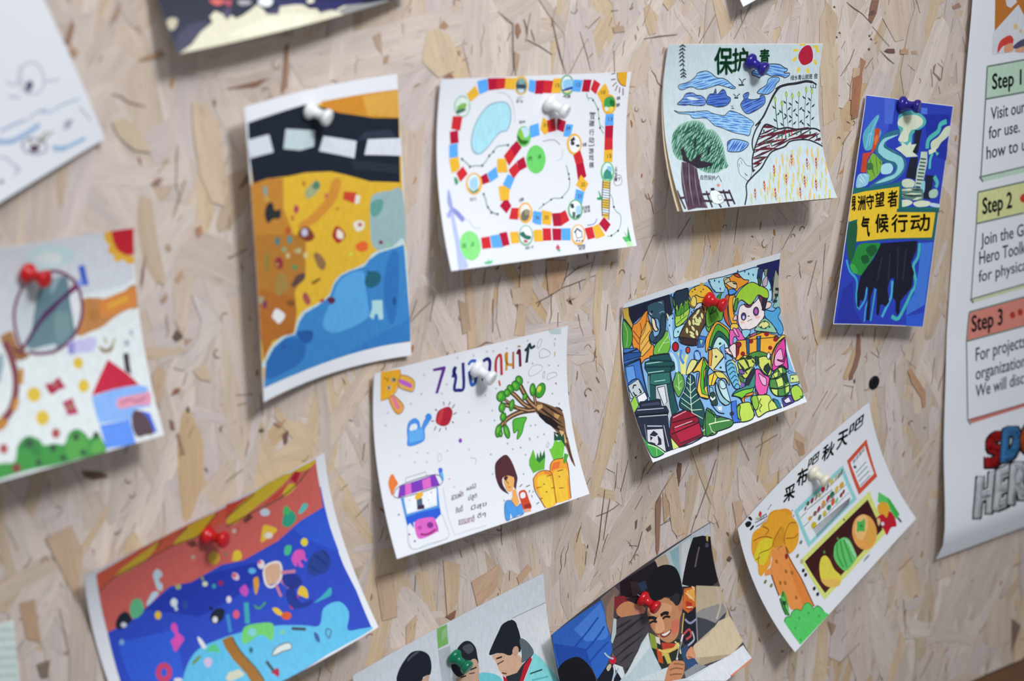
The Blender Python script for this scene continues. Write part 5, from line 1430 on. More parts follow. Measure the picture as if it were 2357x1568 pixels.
P dfae40 2575 1533 2606 1509 2574 1551 2560 1510
L dfae40 8 2591 1473 2573 1571
P dfae40 2424 1368 2431 1399 2414 1414 2404 1398
P dfae40 2410 1430 2441 1407 2410 1448 2394 1408
P dfae40 2403 1459 2435 1434 2403 1477 2387 1436
L dfae40 8 2418 1398 2403 1497
P d8c250 2704 1576 2708 1605 2691 1619 2683 1604
P d8c250 2686 1635 2717 1613 2684 1652 2673 1614
P d8c250 2677 1663 2708 1639 2675 1680 2664 1640
L d8c250 8 2696 1605 2674 1700
P bfc050 1939 1977 1941 2003 1924 2016 1918 2002
P bfc050 1919 2030 1948 2011 1916 2045 1908 2011
P bfc050 1909 2055 1939 2034 1906 2070 1899 2034
L bfc050 8 1929 2003 1904 2087
P bfc050 1689 1677 1693 1704 1677 1717 1669 1703
P bfc050 1673 1732 1701 1712 1671 1747 1660 1712
P bfc050 1665 1757 1694 1735 1663 1772 1652 1736
L bfc050 8 1681 1704 1663 1791
P d2bd38 1628 1831 1631 1858 1615 1870 1607 1857
P d2bd38 1610 1885 1639 1865 1608 1900 1598 1865
P d2bd38 1601 1909 1630 1888 1599 1924 1589 1889
L d2bd38 8 1619 1857 1598 1942
P bfc050 2412 1577 2417 1609 2399 1624 2390 1607
P bfc050 2394 1641 2427 1617 2392 1659 2378 1618
P bfc050 2384 1671 2418 1645 2383 1689 2370 1646
L bfc050 8 2403 1608 2382 1711
P d8c250 1977 2038 1978 2068 1959 2082 1952 2066
P d8c250 1952 2098 1986 2076 1949 2115 1941 2076
P d8c250 1941 2126 1975 2103 1937 2143 1930 2103
L d8c250 8 1965 2067 1934 2164
P bfc050 2546 1514 2552 1547 2533 1562 2524 1546
P bfc050 2528 1580 2561 1555 2527 1598 2512 1557
P bfc050 2519 1610 2553 1584 2517 1629 2504 1585
L bfc050 8 2538 1546 2517 1650
P bfc050 2426 2031 2425 2065 2404 2081 2398 2063
P bfc050 2396 2099 2434 2074 2392 2119 2385 2074
P bfc050 2382 2131 2420 2104 2378 2150 2372 2104
L bfc050 8 2411 2064 2373 2173
P d2bd38 2153 1382 2161 1417 2141 1434 2130 1416
P d2bd38 2137 1453 2172 1426 2137 1473 2118 1428
P d2bd38 2129 1486 2165 1457 2128 1506 2111 1459
L d2bd38 8 2145 1417 2129 1530
P d8c250 2587 1910 2588 1946 2566 1963 2559 1944
P d8c250 2558 1982 2597 1956 2554 2002 2546 1956
P d8c250 2545 2015 2584 1987 2540 2035 2533 1987
L d8c250 8 2573 1945 2536 2059
P b0452f 1780 1579 1787 1619 1764 1638 1752 1618
P b0452f 1758 1660 1800 1630 1756 1683 1738 1631
P b0452f 1747 1698 1790 1666 1745 1721 1728 1667
L b0452f 8 1770 1619 1744 1748
P b0452f 1957 1712 1963 1753 1938 1773 1927 1752
P b0452f 1931 1795 1975 1764 1929 1818 1912 1765
P b0452f 1918 1833 1963 1800 1916 1856 1901 1801
L b0452f 8 1945 1752 1914 1884
P b0452f 2121 1448 2129 1489 2106 1508 2093 1487
P b0452f 2100 1530 2142 1499 2100 1554 2079 1501
P b0452f 2090 1568 2133 1535 2089 1592 2070 1537
L b0452f 8 2111 1488 2089 1619
P b0452f 2383 1508 2390 1549 2367 1569 2354 1548
P b0452f 2360 1592 2403 1560 2358 1615 2340 1562
P b0452f 2349 1630 2392 1597 2347 1654 2330 1599
L b0452f 8 2372 1549 2346 1682
P b0452f 2547 1506 2554 1547 2530 1567 2518 1546
P b0452f 2524 1590 2567 1558 2522 1614 2504 1560
P b0452f 2512 1629 2556 1595 2510 1653 2493 1597
L b0452f 8 2536 1547 2509 1681
P b0452f 1548 1786 1553 1826 1529 1845 1518 1824
P b0452f 1522 1866 1565 1836 1519 1889 1503 1837
P b0452f 1509 1903 1553 1872 1506 1926 1491 1872
L b0452f 8 1536 1825 1504 1953
P b0452f 1355 1883 1359 1923 1334 1941 1324 1921
P b0452f 1327 1962 1371 1933 1323 1985 1309 1934
P b0452f 1313 1999 1358 1968 1309 2021 1296 1968
L b0452f 8 1341 1922 1307 2048
P b0452f 1705 1894 1708 1934 1683 1953 1673 1932
P b0452f 1675 1975 1720 1945 1672 1998 1658 1946
P b0452f 1661 2012 1706 1981 1657 2035 1645 1981
L b0452f 8 1691 1933 1654 2062
P b0452f 2267 1753 2271 1795 2246 1814 2236 1793
P b0452f 2239 1837 2283 1806 2235 1860 2221 1806
P b0452f 2225 1875 2270 1843 2221 1899 2208 1843
L b0452f 8 2253 1794 2218 1927
P b0452f 2450 1815 2453 1857 2427 1877 2417 1855
P b0452f 2419 1900 2464 1868 2415 1924 2402 1869
P b0452f 2404 1939 2450 1906 2399 1963 2388 1906
L b0452f 8 2435 1856 2395 1991
P b0452f 2137 1910 2140 1952 2114 1971 2105 1950
P b0452f 2106 1994 2151 1963 2101 2017 2089 1963
P b0452f 2090 2032 2136 2000 2086 2056 2075 2000
L b0452f 8 2122 1951 2082 2084
'''),
    ('lettering', '''
B 1e5236 861 357 1175 356 -41 -312 保
B 1e5236 1167 326 1436 311 -32 -266 护
B 1e5236 1639 266 1807 263 -24 -198 青
T 2d353d 2197 460 2583 439 -4 -60 绿水青山就是
T 2d353d 2609 435 2681 432 -6 -64 金
T 2d353d 2560 564 2654 565 -2 -46 山
T 4a4a55 454 1734 697 1751 18 -57 自然保护
L 4a4a55 12 712 1705 697 1751 777 1699 804 1779
''')])
# ---- narrow dark blue drawing of black chimneys with a yellow lettered band
sheet('drawing_sheet', 'narrow dark blue drawing of black chimneys with a yellow lettered band', 'drawing', [(293.5, 114.8, 3.3), (337.5, 104.9, 1.2), (382.7, 95.1, 1.5), (276.8, 38.7, 9.0), (321.4, 29.0, 8.5), (366.1, 19.5, 8.5), (259.8, -38.0, 15.1), (304.3, -47.9, 14.3), (348.9, -57.9, 16.1)], 91.3, 156.8, [
    ('printed_picture', '''
P 2b3fb4 10 10 1816 10 1816 3126 10 3126
P 3a55c8 0 11 627 5 546 439 332 668 32 478
P 4a6ad4 397 14 629 16 626 348 465 360
P 2230a0 1241 171 1773 128 1840 788 1452 702
P 4f77da 1176 78 1305 78 1320 164 1192 164
C 59a9c4 46 540 145 395 280 257 333 274 285 437 422 470 332 668 218 740 118 725
S 7cc4dc 26 150 723 174 531 238 526
S 7cc4dc 21 205 677 225 463 315 265
P c04a2e 277 438 389 430 382 515 403 620 292 788 266 736 287 607
C d9773c 297 575 342 518 374 559 332 668
P c0452e 100 790 286 756 213 867 219 1048 107 1044 107 895
C 7bb041 233 887 306 776 430 832 517 869 502 1031 366 1145 280 1150 223 994
H 3f6b3a 66 80 21 233 887 306 776 430 832 517 869 502 1031 366 1145 280 1150 223 994
C 3c6b49 208 921 318 914 349 986 241 1004
C 8cc4e0 69 1088 189 1060 288 1075 283 1203 151 1253 56 1248
H cfe8f0 32 55 15 69 1088 189 1060 261 1098 252 1205 116 1234
C 2f6f8f 802 421 644 443 464 520 352 688 374 793 535 879 734 909 792 960 741 1027 519 1115 321 1233 536 1200 780 1143 951 1036 1022 902 934 778 726 705 555 653 586 565 782 487
C 8fd0da 782 487 626 519 474 573 400 685 435 778 608 842 791 873 845 946 791 1035 611 1099 437 1184 651 1140 831 1076 955 971 966 863 868 772 679 709 511 677 529 601 662 538
S 2c6378 21 527 676 733 737 920 790 988 894
S 2c6378 17 417 769 594 854 759 875 808 959
C a9dcec 528 922 682 891 758 951 709 1029 535 1039
C 54b0b4 734 232 821 172 977 138 1176 165 1300 232 1300 319 1155 406 1069 466 1061 597 838 612 806 442 744 371
C d3dec8 744 285 831 225 1067 190 1219 227 1248 301 1149 374 1041 403 989 472 975 570 798 572 814 484 862 395 740 350
C c9d6be 1715 321 1821 291 1851 366 1775 460 1677 533 1614 625 1507 654 1471 547 1612 449
S 4fb6b2 71 1407 639 1415 507 1584 385 1613 284 1730 231
S 58c4bc 44 1531 697 1500 786 1510 917
C 54b8b4 1591 671 1659 688 1617 724
S d3dec8 64 1450 691 1585 638
P 1f2133 1105 398 1248 388 1232 563 1228 716 1117 723 1117 549
P 1f2133 1081 790 1239 770 1251 1085 1037 1064
P d3dfc9 754 682 874 631 864 578 985 623 1039 566 1079 606 1172 589 1113 702 1237 759 999 785 858 718
P b9cfc0 1288 690 1416 682 1445 833 1413 1087 1382 1176 1256 1193 1254 932 1289 777
P 2f4f4f 1297 777 1418 780 1417 800 1296 799
P 3c5a52 1293 826 1417 830 1416 849 1292 848
P 2f4f4f 1290 875 1415 879 1414 899 1289 897
P 3c5a52 1286 925 1413 928 1412 948 1286 947
P 2f4f4f 1283 974 1411 977 1410 997 1282 996
P 3c5a52 1279 1023 1410 1027 1409 1046 1279 1045
P 2f4f4f 1276 1072 1408 1076 1407 1096 1276 1094
P 3c5a52 1273 1122 1406 1125 1405 1145 1272 1143
P 2f4f4f 1270 1171 1405 1174 1404 1194 1269 1193
P 20213a 1447 1008 1617 1010 1612 1350 1447 1336
C 93c7dc 1376 1143 1448 1096 1462 1248 1386 1274
S 54b8b4 62 1627 1020 1709 1104 1690 1171
C a7c6b4 1572 1231 1695 1192 1754 1244 1719 1312 1590 1318
C c7d8c0 982 1110 1121 1081 1241 1118 1208 1196 1015 1195
C 5d8078 989 1229 1176 1197 1405 1207 1454 1292 1437 1369 1211 1370 1013 1347
H cfd9c6 -7 74 30 989 1229 1176 1197 1405 1207 1454 1292 1437 1369 1211 1370 1013 1347
H 27403e 4 88 26 989 1229 1405 1207 1451 1358 1015 1358
C d4dfc6 1006 1391 1147 1373 1249 1400 1194 1447 1023 1476
C d4dfc6 1267 1410 1437 1369 1619 1383 1582 1439 1359 1461
C bcd6e8 1621 1393 1820 1406 1813 1450 1630 1437
P 1f6a6a 13 1267 323 1244 739 1178 968 1122 1047 1475 1845 1449 1842 1515 1018 1531 6 1346
P e3c032 1 1357 240 1302 935 1200 983 1554 1794 1517 1802 1561 15 1643
P 1f6262 943 1504 1819 1475 1798 1914 1221 1919 221 2003 72 1832 6 1747 168 1674
P e3c032 -4 1550 952 1504 946 1554 1752 1521 1748 1876 890 1921 203 1993 178 1685 18 1730
C 1f5a3e 26 1768 182 1740 221 2003 209 2247 128 2249 34 2032
C 28863a 277 2034 514 2003 711 2007 619 2189 518 2326 416 2451 261 2411 175 2314 215 2202
C 1b5a30 433 2084 583 2023 665 2098 554 2191
C 1c5530 360 2197 485 2171 536 2258 430 2295
C 3da34a 159 2315 255 2312 344 2420 247 2423
S 3a9fc0 35 80 2251 177 2402 310 2488 362 2575 385 2753 453 2907
S 3f9fc4 33 474 2929 571 2782 566 2615
S 3aa0c0 29 627 3094 613 2893 653 2780
S 3aa0c0 31 755 3081 752 2856 750 2632
S 47a9d6 48 970 3020 1034 2872 1096 2712 1067 2511
S 42b2b4 55 1161 3004 1298 3034 1393 2873 1482 2678 1549 2529 1450 2295 1521 2156 1514 1964
P 16182a 725 1995 1457 1933 1469 2068 1391 2252 1485 2384 1479 2588 1372 2704 1292 2786 1305 2954 1272 2989 1227 2934 1195 2788 1117 2734 1090 2465 1013 2490 994 2625 1067 2803 1017 2872 928 2841 898 2853 899 2999 848 2989 783 2631 712 2611 678 2746 720 3070 663 3071 604 2636 561 2592 544 2805 476 2795 475 2896 431 2885 389 2697 404 2474 518 2326 624 2211
S 2a2c40 29 935 2133 986 2513
S 2a2c40 29 1080 2037 1165 2507
S 2a2c40 31 782 2183 758 2520
S 2a2c40 29 1249 2054 1280 2504
P 3f74d4 1547 1963 1795 1942 1790 2826 1449 2984 1434 2838 1547 2676 1568 2381
P 2f5ad0 1452 2995 1796 2938 1809 3130 1480 3130
P 26339e 100 2648 271 2533 373 2920 600 3117 54 3112
'''),
    ('lettering', '''
B 2c2612 45 1567 113 1557 -40 -189 绿
B 2c2612 160 1556 304 1534 -38 -179 洲
B 2c2612 328 1532 473 1510 -38 -180 守
B 2c2612 500 1491 677 1465 -37 -180 望
B 2c2612 752 1479 946 1450 -41 -203 者
B 262010 305 1900 465 1887 -54 -252 气
B 262010 576 1833 834 1814 -49 -231 候
B 262010 900 1814 1227 1792 -46 -222 行
B 262010 1286 1793 1682 1760 -44 -213 动
''')])
# ---- crowded bright drawing with an elephant, bins and a green-haired child
sheet('drawing_sheet', 'crowded bright drawing with an elephant, bins and a green-haired child', 'drawing', [(84.1, 8.4, 4.5), (151.0, 13.3, 2.8), (219.6, 17.3, 3.1), (86.2, -41.6, 3.6), (153.9, -37.2, 4.0), (222.4, -32.0, 3.9), (91.8, -94.8, 26.0), (159.7, -90.8, 23.6), (228.7, -84.8, 24.4)], 135.8, 108.0, [
    ('printed_picture', '''
P 7fb0e0 -1 75 717 99 1370 105 1996 95 2720 103 2707 821 2716 1080 2682 1422 2703 1789 2706 2080 2020 2073 1397 2091 702 2104 24 2090 9 1564 7 1129 27 673
p c9a94a -12 77 93 86 121 218 196 387 176 438 26 238
p 1d2238 94 91 400 99 790 111 857 190 866 386 746 389 436 238 196 377 121 218
c 35566a 440 161 602 152 714 176 733 308 757 449 740 613 689 709 597 774 514 750 468 664 473 573 527 579 543 667 619 652 646 548 616 426 507 366 437 258
c 41687a 797 133 868 193 876 350 833 395 786 266
p 26283e 711 146 795 113 843 331 866 424 790 439 734 328
c 2b4456 670 404 735 404 740 613 668 703 599 756 514 741 585 679 654 606
c e3d6b6 508 385 562 420 583 520 612 585 569 591 529 514
c e3d6b6 757 373 811 436 810 521 778 474
O 1c2230 12 508 375 573 423 593 523 623 588 569 596 524 513
C 1a2230 492 270 520 273 527 304 500 301
S c8d4dc 10 472 288 495 319 517 325
S 9db4c2 10 616 176 660 189 673 213
S 9db4c2 10 637 347 691 334 724 353
c ef8f36 420 238 454 369 528 551 465 626 472 738 525 790 490 924 349 938 216 1025 194 750 177 635 186 412 281 365
c f2b254 444 404 506 554 459 643 490 771 395 844 296 869 311 618 379 489
S 6b3a20 11 314 394 336 514 301 689 276 864
S 6b3a20 11 311 618 401 505 428 274
S 6b3a20 11 315 712 418 612 485 557
S 6b3a20 11 298 816 421 715 467 682
S 6b3a20 11 198 473 280 591 310 637
S 6b3a20 11 197 548 284 703
O 1c2230 14 420 238 454 369 528 551 465 626 472 738 525 790 490 924 349 938 216 1025 194 750 177 635 186 412 281 365
c 4c9a3c 23 266 109 341 176 457 185 582 153 683 81 718 27 665
S a7cf95 9 31 298 102 473 84 682
S 1c2230 13 21 246 165 435 185 582 157 694
c 6fb544 750 634 796 721 807 815 771 913 697 964 513 913 533 810 599 756 689 709
S c2e0a8 11 774 724 680 797 580 895
S c2e0a8 8 680 797 786 809
S a6d2ee 74 833 452 813 652 836 841 850 953
S 4478c2 12 877 408 905 567 852 801
S 4478c2 12 774 585 805 742 797 885
c a9dce8 999 631 1064 631 1013 718 941 780 868 760 889 655
C 27466e 877 493 873 504 864 506 856 499 853 486 857 475 865 473 873 480
C 27466e 819 579 815 590 806 593 798 585 795 573 800 562 808 560 816 567
C 27466e 955 711 951 722 942 724 934 717 932 705 937 694 945 692 953 699
C 27466e 842 132 840 144 831 146 822 138 817 124 820 113 828 110 837 118
C 27466e 1204 498 1200 509 1191 511 1183 504 1180 491 1184 480 1192 478 1201 485
C 27466e 1601 291 1598 302 1589 305 1580 297 1576 284 1579 272 1588 270 1597 277
C 27466e 1507 121 1505 133 1496 136 1487 128 1482 114 1485 102 1493 99 1503 107
c a4cf4e 887 101 1002 96 1114 110 1128 232 1160 376 1136 521 1067 595 913 625 909 398 872 243
p 25394a 876 157 898 94 1119 111 1124 250 1094 318 1070 273 1040 398 1016 286 964 424 939 282 914 362
p 55953c 914 362 964 414 994 299 1029 395 1071 292 1105 350 1125 269 1150 421 1006 483 930 480
S 2f6a2e 12 1017 334 994 536
S 2f6a2e 11 1072 321 1049 515
S 2f6a2e 12 926 592 1115 515
O 1c2230 14 887 101 1002 96 1114 110 1128 232 1160 376 1136 521 1067 595 913 625 909 398 872 243
c f0bb42 1181 130 1313 119 1438 165 1532 261 1579 362 1535 436 1424 433 1336 398 1281 392 1259 443 1193 424 1149 354 1169 282 1131 193
c f2cf6d 1212 256 1269 311 1270 408 1226 424 1171 360
C 7c4a22 1257 167 1253 177 1240 177 1227 169 1221 156 1225 146 1238 145 1251 154
C 7c4a22 1363 232 1359 240 1349 240 1338 234 1334 223 1337 215 1347 215 1358 221
C 7c4a22 1209 187 1206 194 1198 194 1189 189 1184 180 1187 173 1196 172 1205 178
C 7c4a22 1399 208 1396 215 1386 216 1376 210 1372 200 1375 193 1385 192 1394 198
C 7c4a22 1270 258 1267 266 1257 267 1246 260 1241 250 1245 242 1255 241 1266 248
S 1c2230 12 1267 253 1335 306 1402 330
S 1c2230 13 1214 130 1301 116 1438 165 1544 284
P caa24a 1313 119 1331 80 1389 107 1387 151
c c3c8da 1292 395 1369 408 1380 468 1280 468 1225 480
p eba54a 1369 427 1478 487 1439 608 1406 617
p 5a4632 1123 573 1269 484 1380 468 1433 690 1318 823 1218 967 992 885 952 783
p 3a2a2e 952 783 1240 901 1225 987 980 891
C d6d99a 1151 680 1135 665 1126 633 1128 603 1140 592 1156 607 1166 639 1164 669
C d6d99a 1093 774 1079 759 1073 728 1079 699 1093 690 1108 705 1114 736 1108 765
C d6d99a 1205 825 1185 822 1155 801 1133 773 1132 755 1152 758 1182 780 1204 807
C d6d99a 1217 776 1199 766 1179 737 1170 706 1176 691 1195 701 1216 730 1225 762
C d6d99a 1312 717 1293 719 1259 703 1230 680 1223 662 1242 660 1276 675 1305 699
C d6d99a 1272 546 1273 564 1253 585 1225 597 1204 592 1204 574 1223 553 1251 541
C d6d99a 1322 489 1326 508 1313 534 1289 551 1269 549 1264 531 1278 505 1302 488
C d6d99a 1336 685 1319 671 1307 640 1305 609 1317 597 1334 611 1347 642 1347 673
C d6d99a 1311 705 1293 692 1278 661 1274 630 1284 616 1302 629 1317 660 1321 692
C d6d99a 1256 856 1241 842 1233 811 1237 782 1250 772 1265 786 1273 817 1270 846
C d6d99a 1212 869 1192 868 1161 849 1137 823 1134 805 1154 806 1185 825 1209 851
C d6d99a 1369 639 1353 625 1342 593 1344 562 1357 551 1373 566 1383 598 1381 628
C d6d99a 1212 688 1197 673 1191 641 1196 612 1210 602 1225 618 1231 650 1226 679
C d6d99a 1267 666 1252 652 1242 620 1244 590 1256 579 1272 593 1282 625 1280 656
O 1c2230 12 1123 573 1269 484 1380 468 1433 690 1318 823 1216 976 990 894 952 783
c 62a83c 1523 480 1622 490 1612 750 1537 748 1457 854 1413 768 1439 608
C 2a6a2a 1551 583 1548 591 1540 592 1532 587 1530 577 1533 570 1541 568 1549 574
C 2a6a2a 1511 675 1507 683 1499 684 1492 678 1490 669 1494 662 1501 660 1509 666
C 2a6a2a 1577 685 1573 692 1565 693 1558 688 1555 678 1559 671 1567 670 1574 675
C 2a6a2a 1483 732 1479 740 1471 741 1464 735 1462 726 1466 719 1474 718 1481 723
C 2a6a2a 1608 562 1604 569 1596 571 1589 565 1586 556 1590 548 1598 547 1605 552
p 3d6fc2 1280 858 1404 911 1326 1033 1231 1014
p 8fd0c8 1282 913 1344 940 1288 1005
c 62a83c 1458 481 1546 487 1701 522 1727 634 1694 746 1605 748 1456 789 1423 687
H 2c6a2c 73 79 13 1457 519 1698 569 1694 746 1459 771
p 3d8a30 1496 615 1591 481 1636 379 1724 326 1669 474 1597 596
p a6daea 1459 73 1722 104 1979 112 2268 113 2383 135 2599 318 2591 710 2476 716 2194 343 1787 227 1747 352 1613 314 1544 235
p 1e245e 2311 95 2727 108 2732 386 2661 234 2613 382 2615 698 2568 450 2483 265 2374 163
p 8a8f7c 2444 193 2512 202 2498 340 2462 289
p 2e3a6e 2340 154 2432 180 2409 404 2327 301
p 9a9f8c 2651 241 2739 418 2712 629 2598 751 2591 710
p 86b7b4 2726 574 2718 853 2633 847 2591 816 2660 711
P 24323a 2658 540 2726 564 2713 605 2651 584
P 24323a 2643 628 2710 653 2696 692 2634 672
P 24323a 2614 712 2680 736 2665 775 2604 754
P 2b4a80 2100 98 2117 131 2105 156 2088 123
P 2b4a80 2172 159 2190 192 2177 216 2160 184
P 2b4a80 2254 197 2271 230 2258 254 2241 222
P 2b4a80 1973 62 1991 96 1979 120 1962 87
P 2b4a80 1653 136 1670 168 1657 192 1641 160
P 2b4a80 1572 92 1589 125 1577 149 1560 117
P 2b4a80 1683 253 1699 285 1685 308 1670 276
P 2b4a80 2567 520 2581 552 2566 575 2552 544
P 2b4a80 2538 353 2554 386 2540 409 2524 377
P 2b4a80 1489 93 1506 126 1494 150 1477 117
P 2b4a80 1584 259 1599 290 1585 314 1570 282
S 1c2444 18 2512 202 2577 342 2599 596 2579 717
c f0932f 1751 177 1837 142 1957 116 2030 187 2101 257 2181 289 2149 330 2015 370 1971 416 1848 420 1813 313 1767 260
c cdbf92 1736 133 1826 149 1855 246 1765 220
c c9482a 1913 124 1992 136 2031 207 1950 164
c d9c79a 1787 227 1865 219 1956 265 1970 358 1869 309
P 1c2230 1888 236 1979 286 1957 295 1912 272
c c4562c 1781 420 1847 439 1810 563 1806 750 1820 893 1747 770 1733 635
c f0a02f 1859 423 1948 468 1920 594 1908 732 1947 865 1867 878 1827 756 1821 566
c cfd060 1914 477 1958 509 1928 644 1908 732 1898 588
c 4f93dc 1836 339 1914 351 1971 406 1926 442 1848 420
O 1c2230 13 1751 177 1837 142 1957 116 2030 187 2101 257 2181 289 2149 330 2015 370 1971 416 1848 420 1813 313 1767 260
c e8a53c 1389 943 1522 799 1605 748 1698 812 1793 922 1772 1034 1659 920 1589 873 1500 939 1410 1064 1355 1112
c 59a035 1432 1009 1537 849 1612 787 1693 847 1776 953 1750 1082 1662 966 1583 908 1518 962 1441 1073
c 1f5f52 1451 1076 1545 933 1609 887 1688 946 1759 1066 1735 1149 1648 981 1547 988 1482 1085
c b2dce0 1482 1085 1557 991 1616 972 1701 1050 1733 1155 1641 1211 1485 1167
C 2f6a3a 1633 1071 1625 1080 1611 1081 1599 1072 1595 1060 1603 1051 1618 1050 1630 1058
c ead9dc 1989 709 2052 632 2252 670 2394 595 2439 743 2431 892 2322 991 2135 1019 2008 974 1966 851
c d9b9bd 1878 798 1941 742 1956 802 1931 823
c e5c9c4 2442 715 2521 719 2574 763 2534 809 2444 802
c 9ac83c 1920 594 1981 448 2105 357 2239 336 2375 424 2488 506 2531 577 2514 669 2437 627 2350 564 2279 620 2196 673 2121 613 2057 557 1999 579 1946 696 1904 665
c 4a8a3f 1905 647 1934 550 1991 509 1987 594 1946 696
c 6d3350 2349 583 2426 634 2411 792 2387 690
c 7c4462 2098 626 2184 679 2266 645 2204 704 2127 682
p 2a2638 2426 634 2515 659 2439 838 2397 807
c 3f5a35 2349 277 2408 364 2387 437 2353 398
c b8a7b8 2431 371 2508 313 2511 453 2443 463
O 3a2030 13 1920 594 1981 448 2105 357 2239 336 2375 424 2488 506 2531 577 2514 669 2437 627 2350 564 2279 620 2196 673 2121 613 2057 557 1999 579 1946 696 1904 665
S 3a2030 12 1984 707 1966 851 2008 974 2135 1019 2322 991 2431 892
c 4a3a78 2110 818 2092 851 2061 858 2034 835 2027 794 2044 761 2075 754 2102 778
C c9cbe6 2086 825 2078 843 2063 847 2050 835 2047 814 2055 797 2070 793 2083 805
c 4a3a78 2337 808 2317 848 2282 857 2252 829 2244 782 2263 742 2298 733 2328 761
C c05c9c 2315 802 2304 826 2286 831 2270 816 2266 788 2277 764 2295 759 2311 774
C e8b7ae 2077 893 2064 903 2037 901 2012 888 2004 871 2017 861 2043 862 2069 876
C e8b7ae 2346 895 2332 909 2303 907 2276 893 2267 873 2281 860 2310 861 2337 876
S 6a3a3a 8 2118 895 2158 888 2204 887
C 8a5a50 2176 832 2169 837 2155 836 2141 829 2136 821 2143 816 2157 818 2171 824
c d95fb0 1824 903 1928 914 2005 1046 2030 1135 1929 1133 1892 1050 1846 1055 1806 1176 1767 1104
c f0c050 1848 855 1945 882 1947 938 1825 931
c e98bc8 1860 922 1912 946 1945 1065 1888 1013
c 8fc4e0 2005 991 2135 1019 2137 1066 2036 1109
c 5b8a4a 2055 1124 2120 1088 2186 1098 2279 1088 2329 1121 2244 1142 2149 1160
c b5607c 2116 1105 2188 1089 2256 1091 2199 1138
p f2a52e 1841 1125 2066 1127 2342 1116 2598 1235 2467 1366 1827 1182
p e86a3a 2359 1229 2493 1241 2469 1324 2358 1309
C 8a1f2c 1955 1167 1937 1187 1904 1188 1877 1170 1871 1143 1889 1123 1921 1121 1948 1140
C 8a1f2c 2454 1171 2435 1191 2403 1192 2375 1174 2368 1146 2387 1126 2419 1124 2447 1143
c 8a1f2c 2599 1281 2578 1302 2544 1303 2515 1283 2509 1255 2529 1234 2564 1233 2593 1252
C 8a1f2c 2413 1339 2396 1356 2367 1357 2343 1341 2338 1317 2355 1299 2385 1298 2409 1315
C 8a1f2c 2166 1200 2150 1217 2122 1218 2099 1203 2094 1180 2109 1163 2137 1162 2160 1177
C 8a1f2c 2716 1306 2706 1316 2689 1316 2676 1307 2673 1294 2683 1284 2699 1283 2713 1293
p 244a72 2051 1141 2106 1147 2061 1277 2009 1262
p 244a72 2231 1147 2310 1152 2249 1331 2197 1316
P 6aa8d6 2258 1155 2280 1158 2228 1325 2213 1321
c 4f9ed2 2452 823 2582 879 2680 842 2714 918 2656 986 2701 1101 2699 1202 2621 1233 2539 1054 2437 922
c 8fbfa0 2274 1005 2413 934 2502 1006 2598 1190 2408 1126 2229 1056
c d6d98a 2296 1011 2406 969 2485 1038 2396 1077
C 1f4a50 2428 984 2421 993 2408 993 2396 986 2393 974 2400 966 2413 965 2424 973
C 1f4a50 2359 1043 2352 1051 2339 1052 2327 1044 2324 1033 2331 1024 2344 1024 2356 1032
C 1f4a50 2499 1083 2492 1092 2479 1092 2467 1085 2464 1073 2472 1065 2485 1065 2496 1072
C 1f4a50 2430 1082 2423 1090 2410 1091 2399 1083 2396 1072 2403 1064 2416 1063 2427 1071
O 1c2a50 13 2452 823 2582 879 2680 842 2714 918 2656 986 2701 1101 2699 1202 2621 1233 2539 1054 2437 922
c d9c050 2477 1369 2570 1291 2685 1252 2705 1303 2552 1419
p 3f74c2 28 692 238 740 310 831 270 914 283 1413 266 1462 114 1378 -7 1368 -3 1170 12 935
p 28508f 23 750 312 820 290 873 23 868
p 2a55a0 24 903 287 895 277 916 19 936
p 5f95dc 30 951 165 966 167 1149 22 1177
L 1c2230 22 28 769 263 759
L 1c2230 20 12 935 279 905
L 1c2230 19 285 906 286 1424
p b9c6cc 16 1203 198 1163 267 1441 121 1477 127 1382 6 1371
p dfe2ea 114 1378 249 1349 267 1441 117 1487
O 1c2230 14 16 1203 198 1163 267 1441 121 1477
S 1c2230 19 82 1260 107 1222 145 1232
S 1c2230 19 172 1284 198 1335 169 1338
S 1c2230 19 70 1301 95 1351 121 1358
p 1f4f52 437 914 749 966 783 1080 831 1116 797 1197 723 1211 692 1705 564 1734 357 1689 298 1449 364 1135 329 1046 350 971 427 969
p 2f6a66 403 1146 710 1207 681 1356 428 1309 357 1268
L 9fd0c6 13 366 998 704 1052
L 9fd0c6 12 367 1124 622 1166
L 9fd0c6 11 436 1261 617 1288
L 9fd0c6 10 370 1170 305 1429
p aebac4 440 1318 622 1340 600 1509 564 1734 477 1856 496 1695 444 1585 461 1504 394 1475
p cfd6de 458 1350 580 1361 552 1561 486 1586
L 12333a 23 427 969 783 1080
L 12333a 24 338 1037 821 1159
S 1c2230 17 437 914 749 966 831 1116 723 1211 692 1705
p 23283c 132 1448 448 1500 450 1587 520 1606 534 1673 480 1732 430 1946 382 2104 238 2101 30 1942 -11 1779 -10 1613 17 1514 106 1516
p 3a435c 150 1474 428 1516 435 1572 135 1513
L aeb8c8 11 57 1535 472 1619
L aeb8c8 11 50 1618 490 1709
L aeb8c8 14 129 1754 355 1814
L aeb8c8 11 385 1811 335 2062
L 8a95aa 9 100 1725 45 1915
L 10131f 19 6 1591 513 1689
p c9ccd8 105 1789 354 1844 266 2103 194 2055 130 1968 46 1926
p 23283c 122 1865 202 1835 246 1887 193 1894
p 23283c 236 1905 261 1952 237 2006 170 1998 210 1979
P 23283c 117 1874 152 1903 95 1929
P 23283c 90 1937 155 1975 132 1989 87 1967
p 8a1830 560 1743 811 1726 888 1779 975 1855 943 1920 924 2089 489 2108 428 1976 427 1925 482 1847
p a8203c 506 1885 830 1899 943 1920 915 2066 531 2074
L e0a0a8 11 536 1882 839 1881
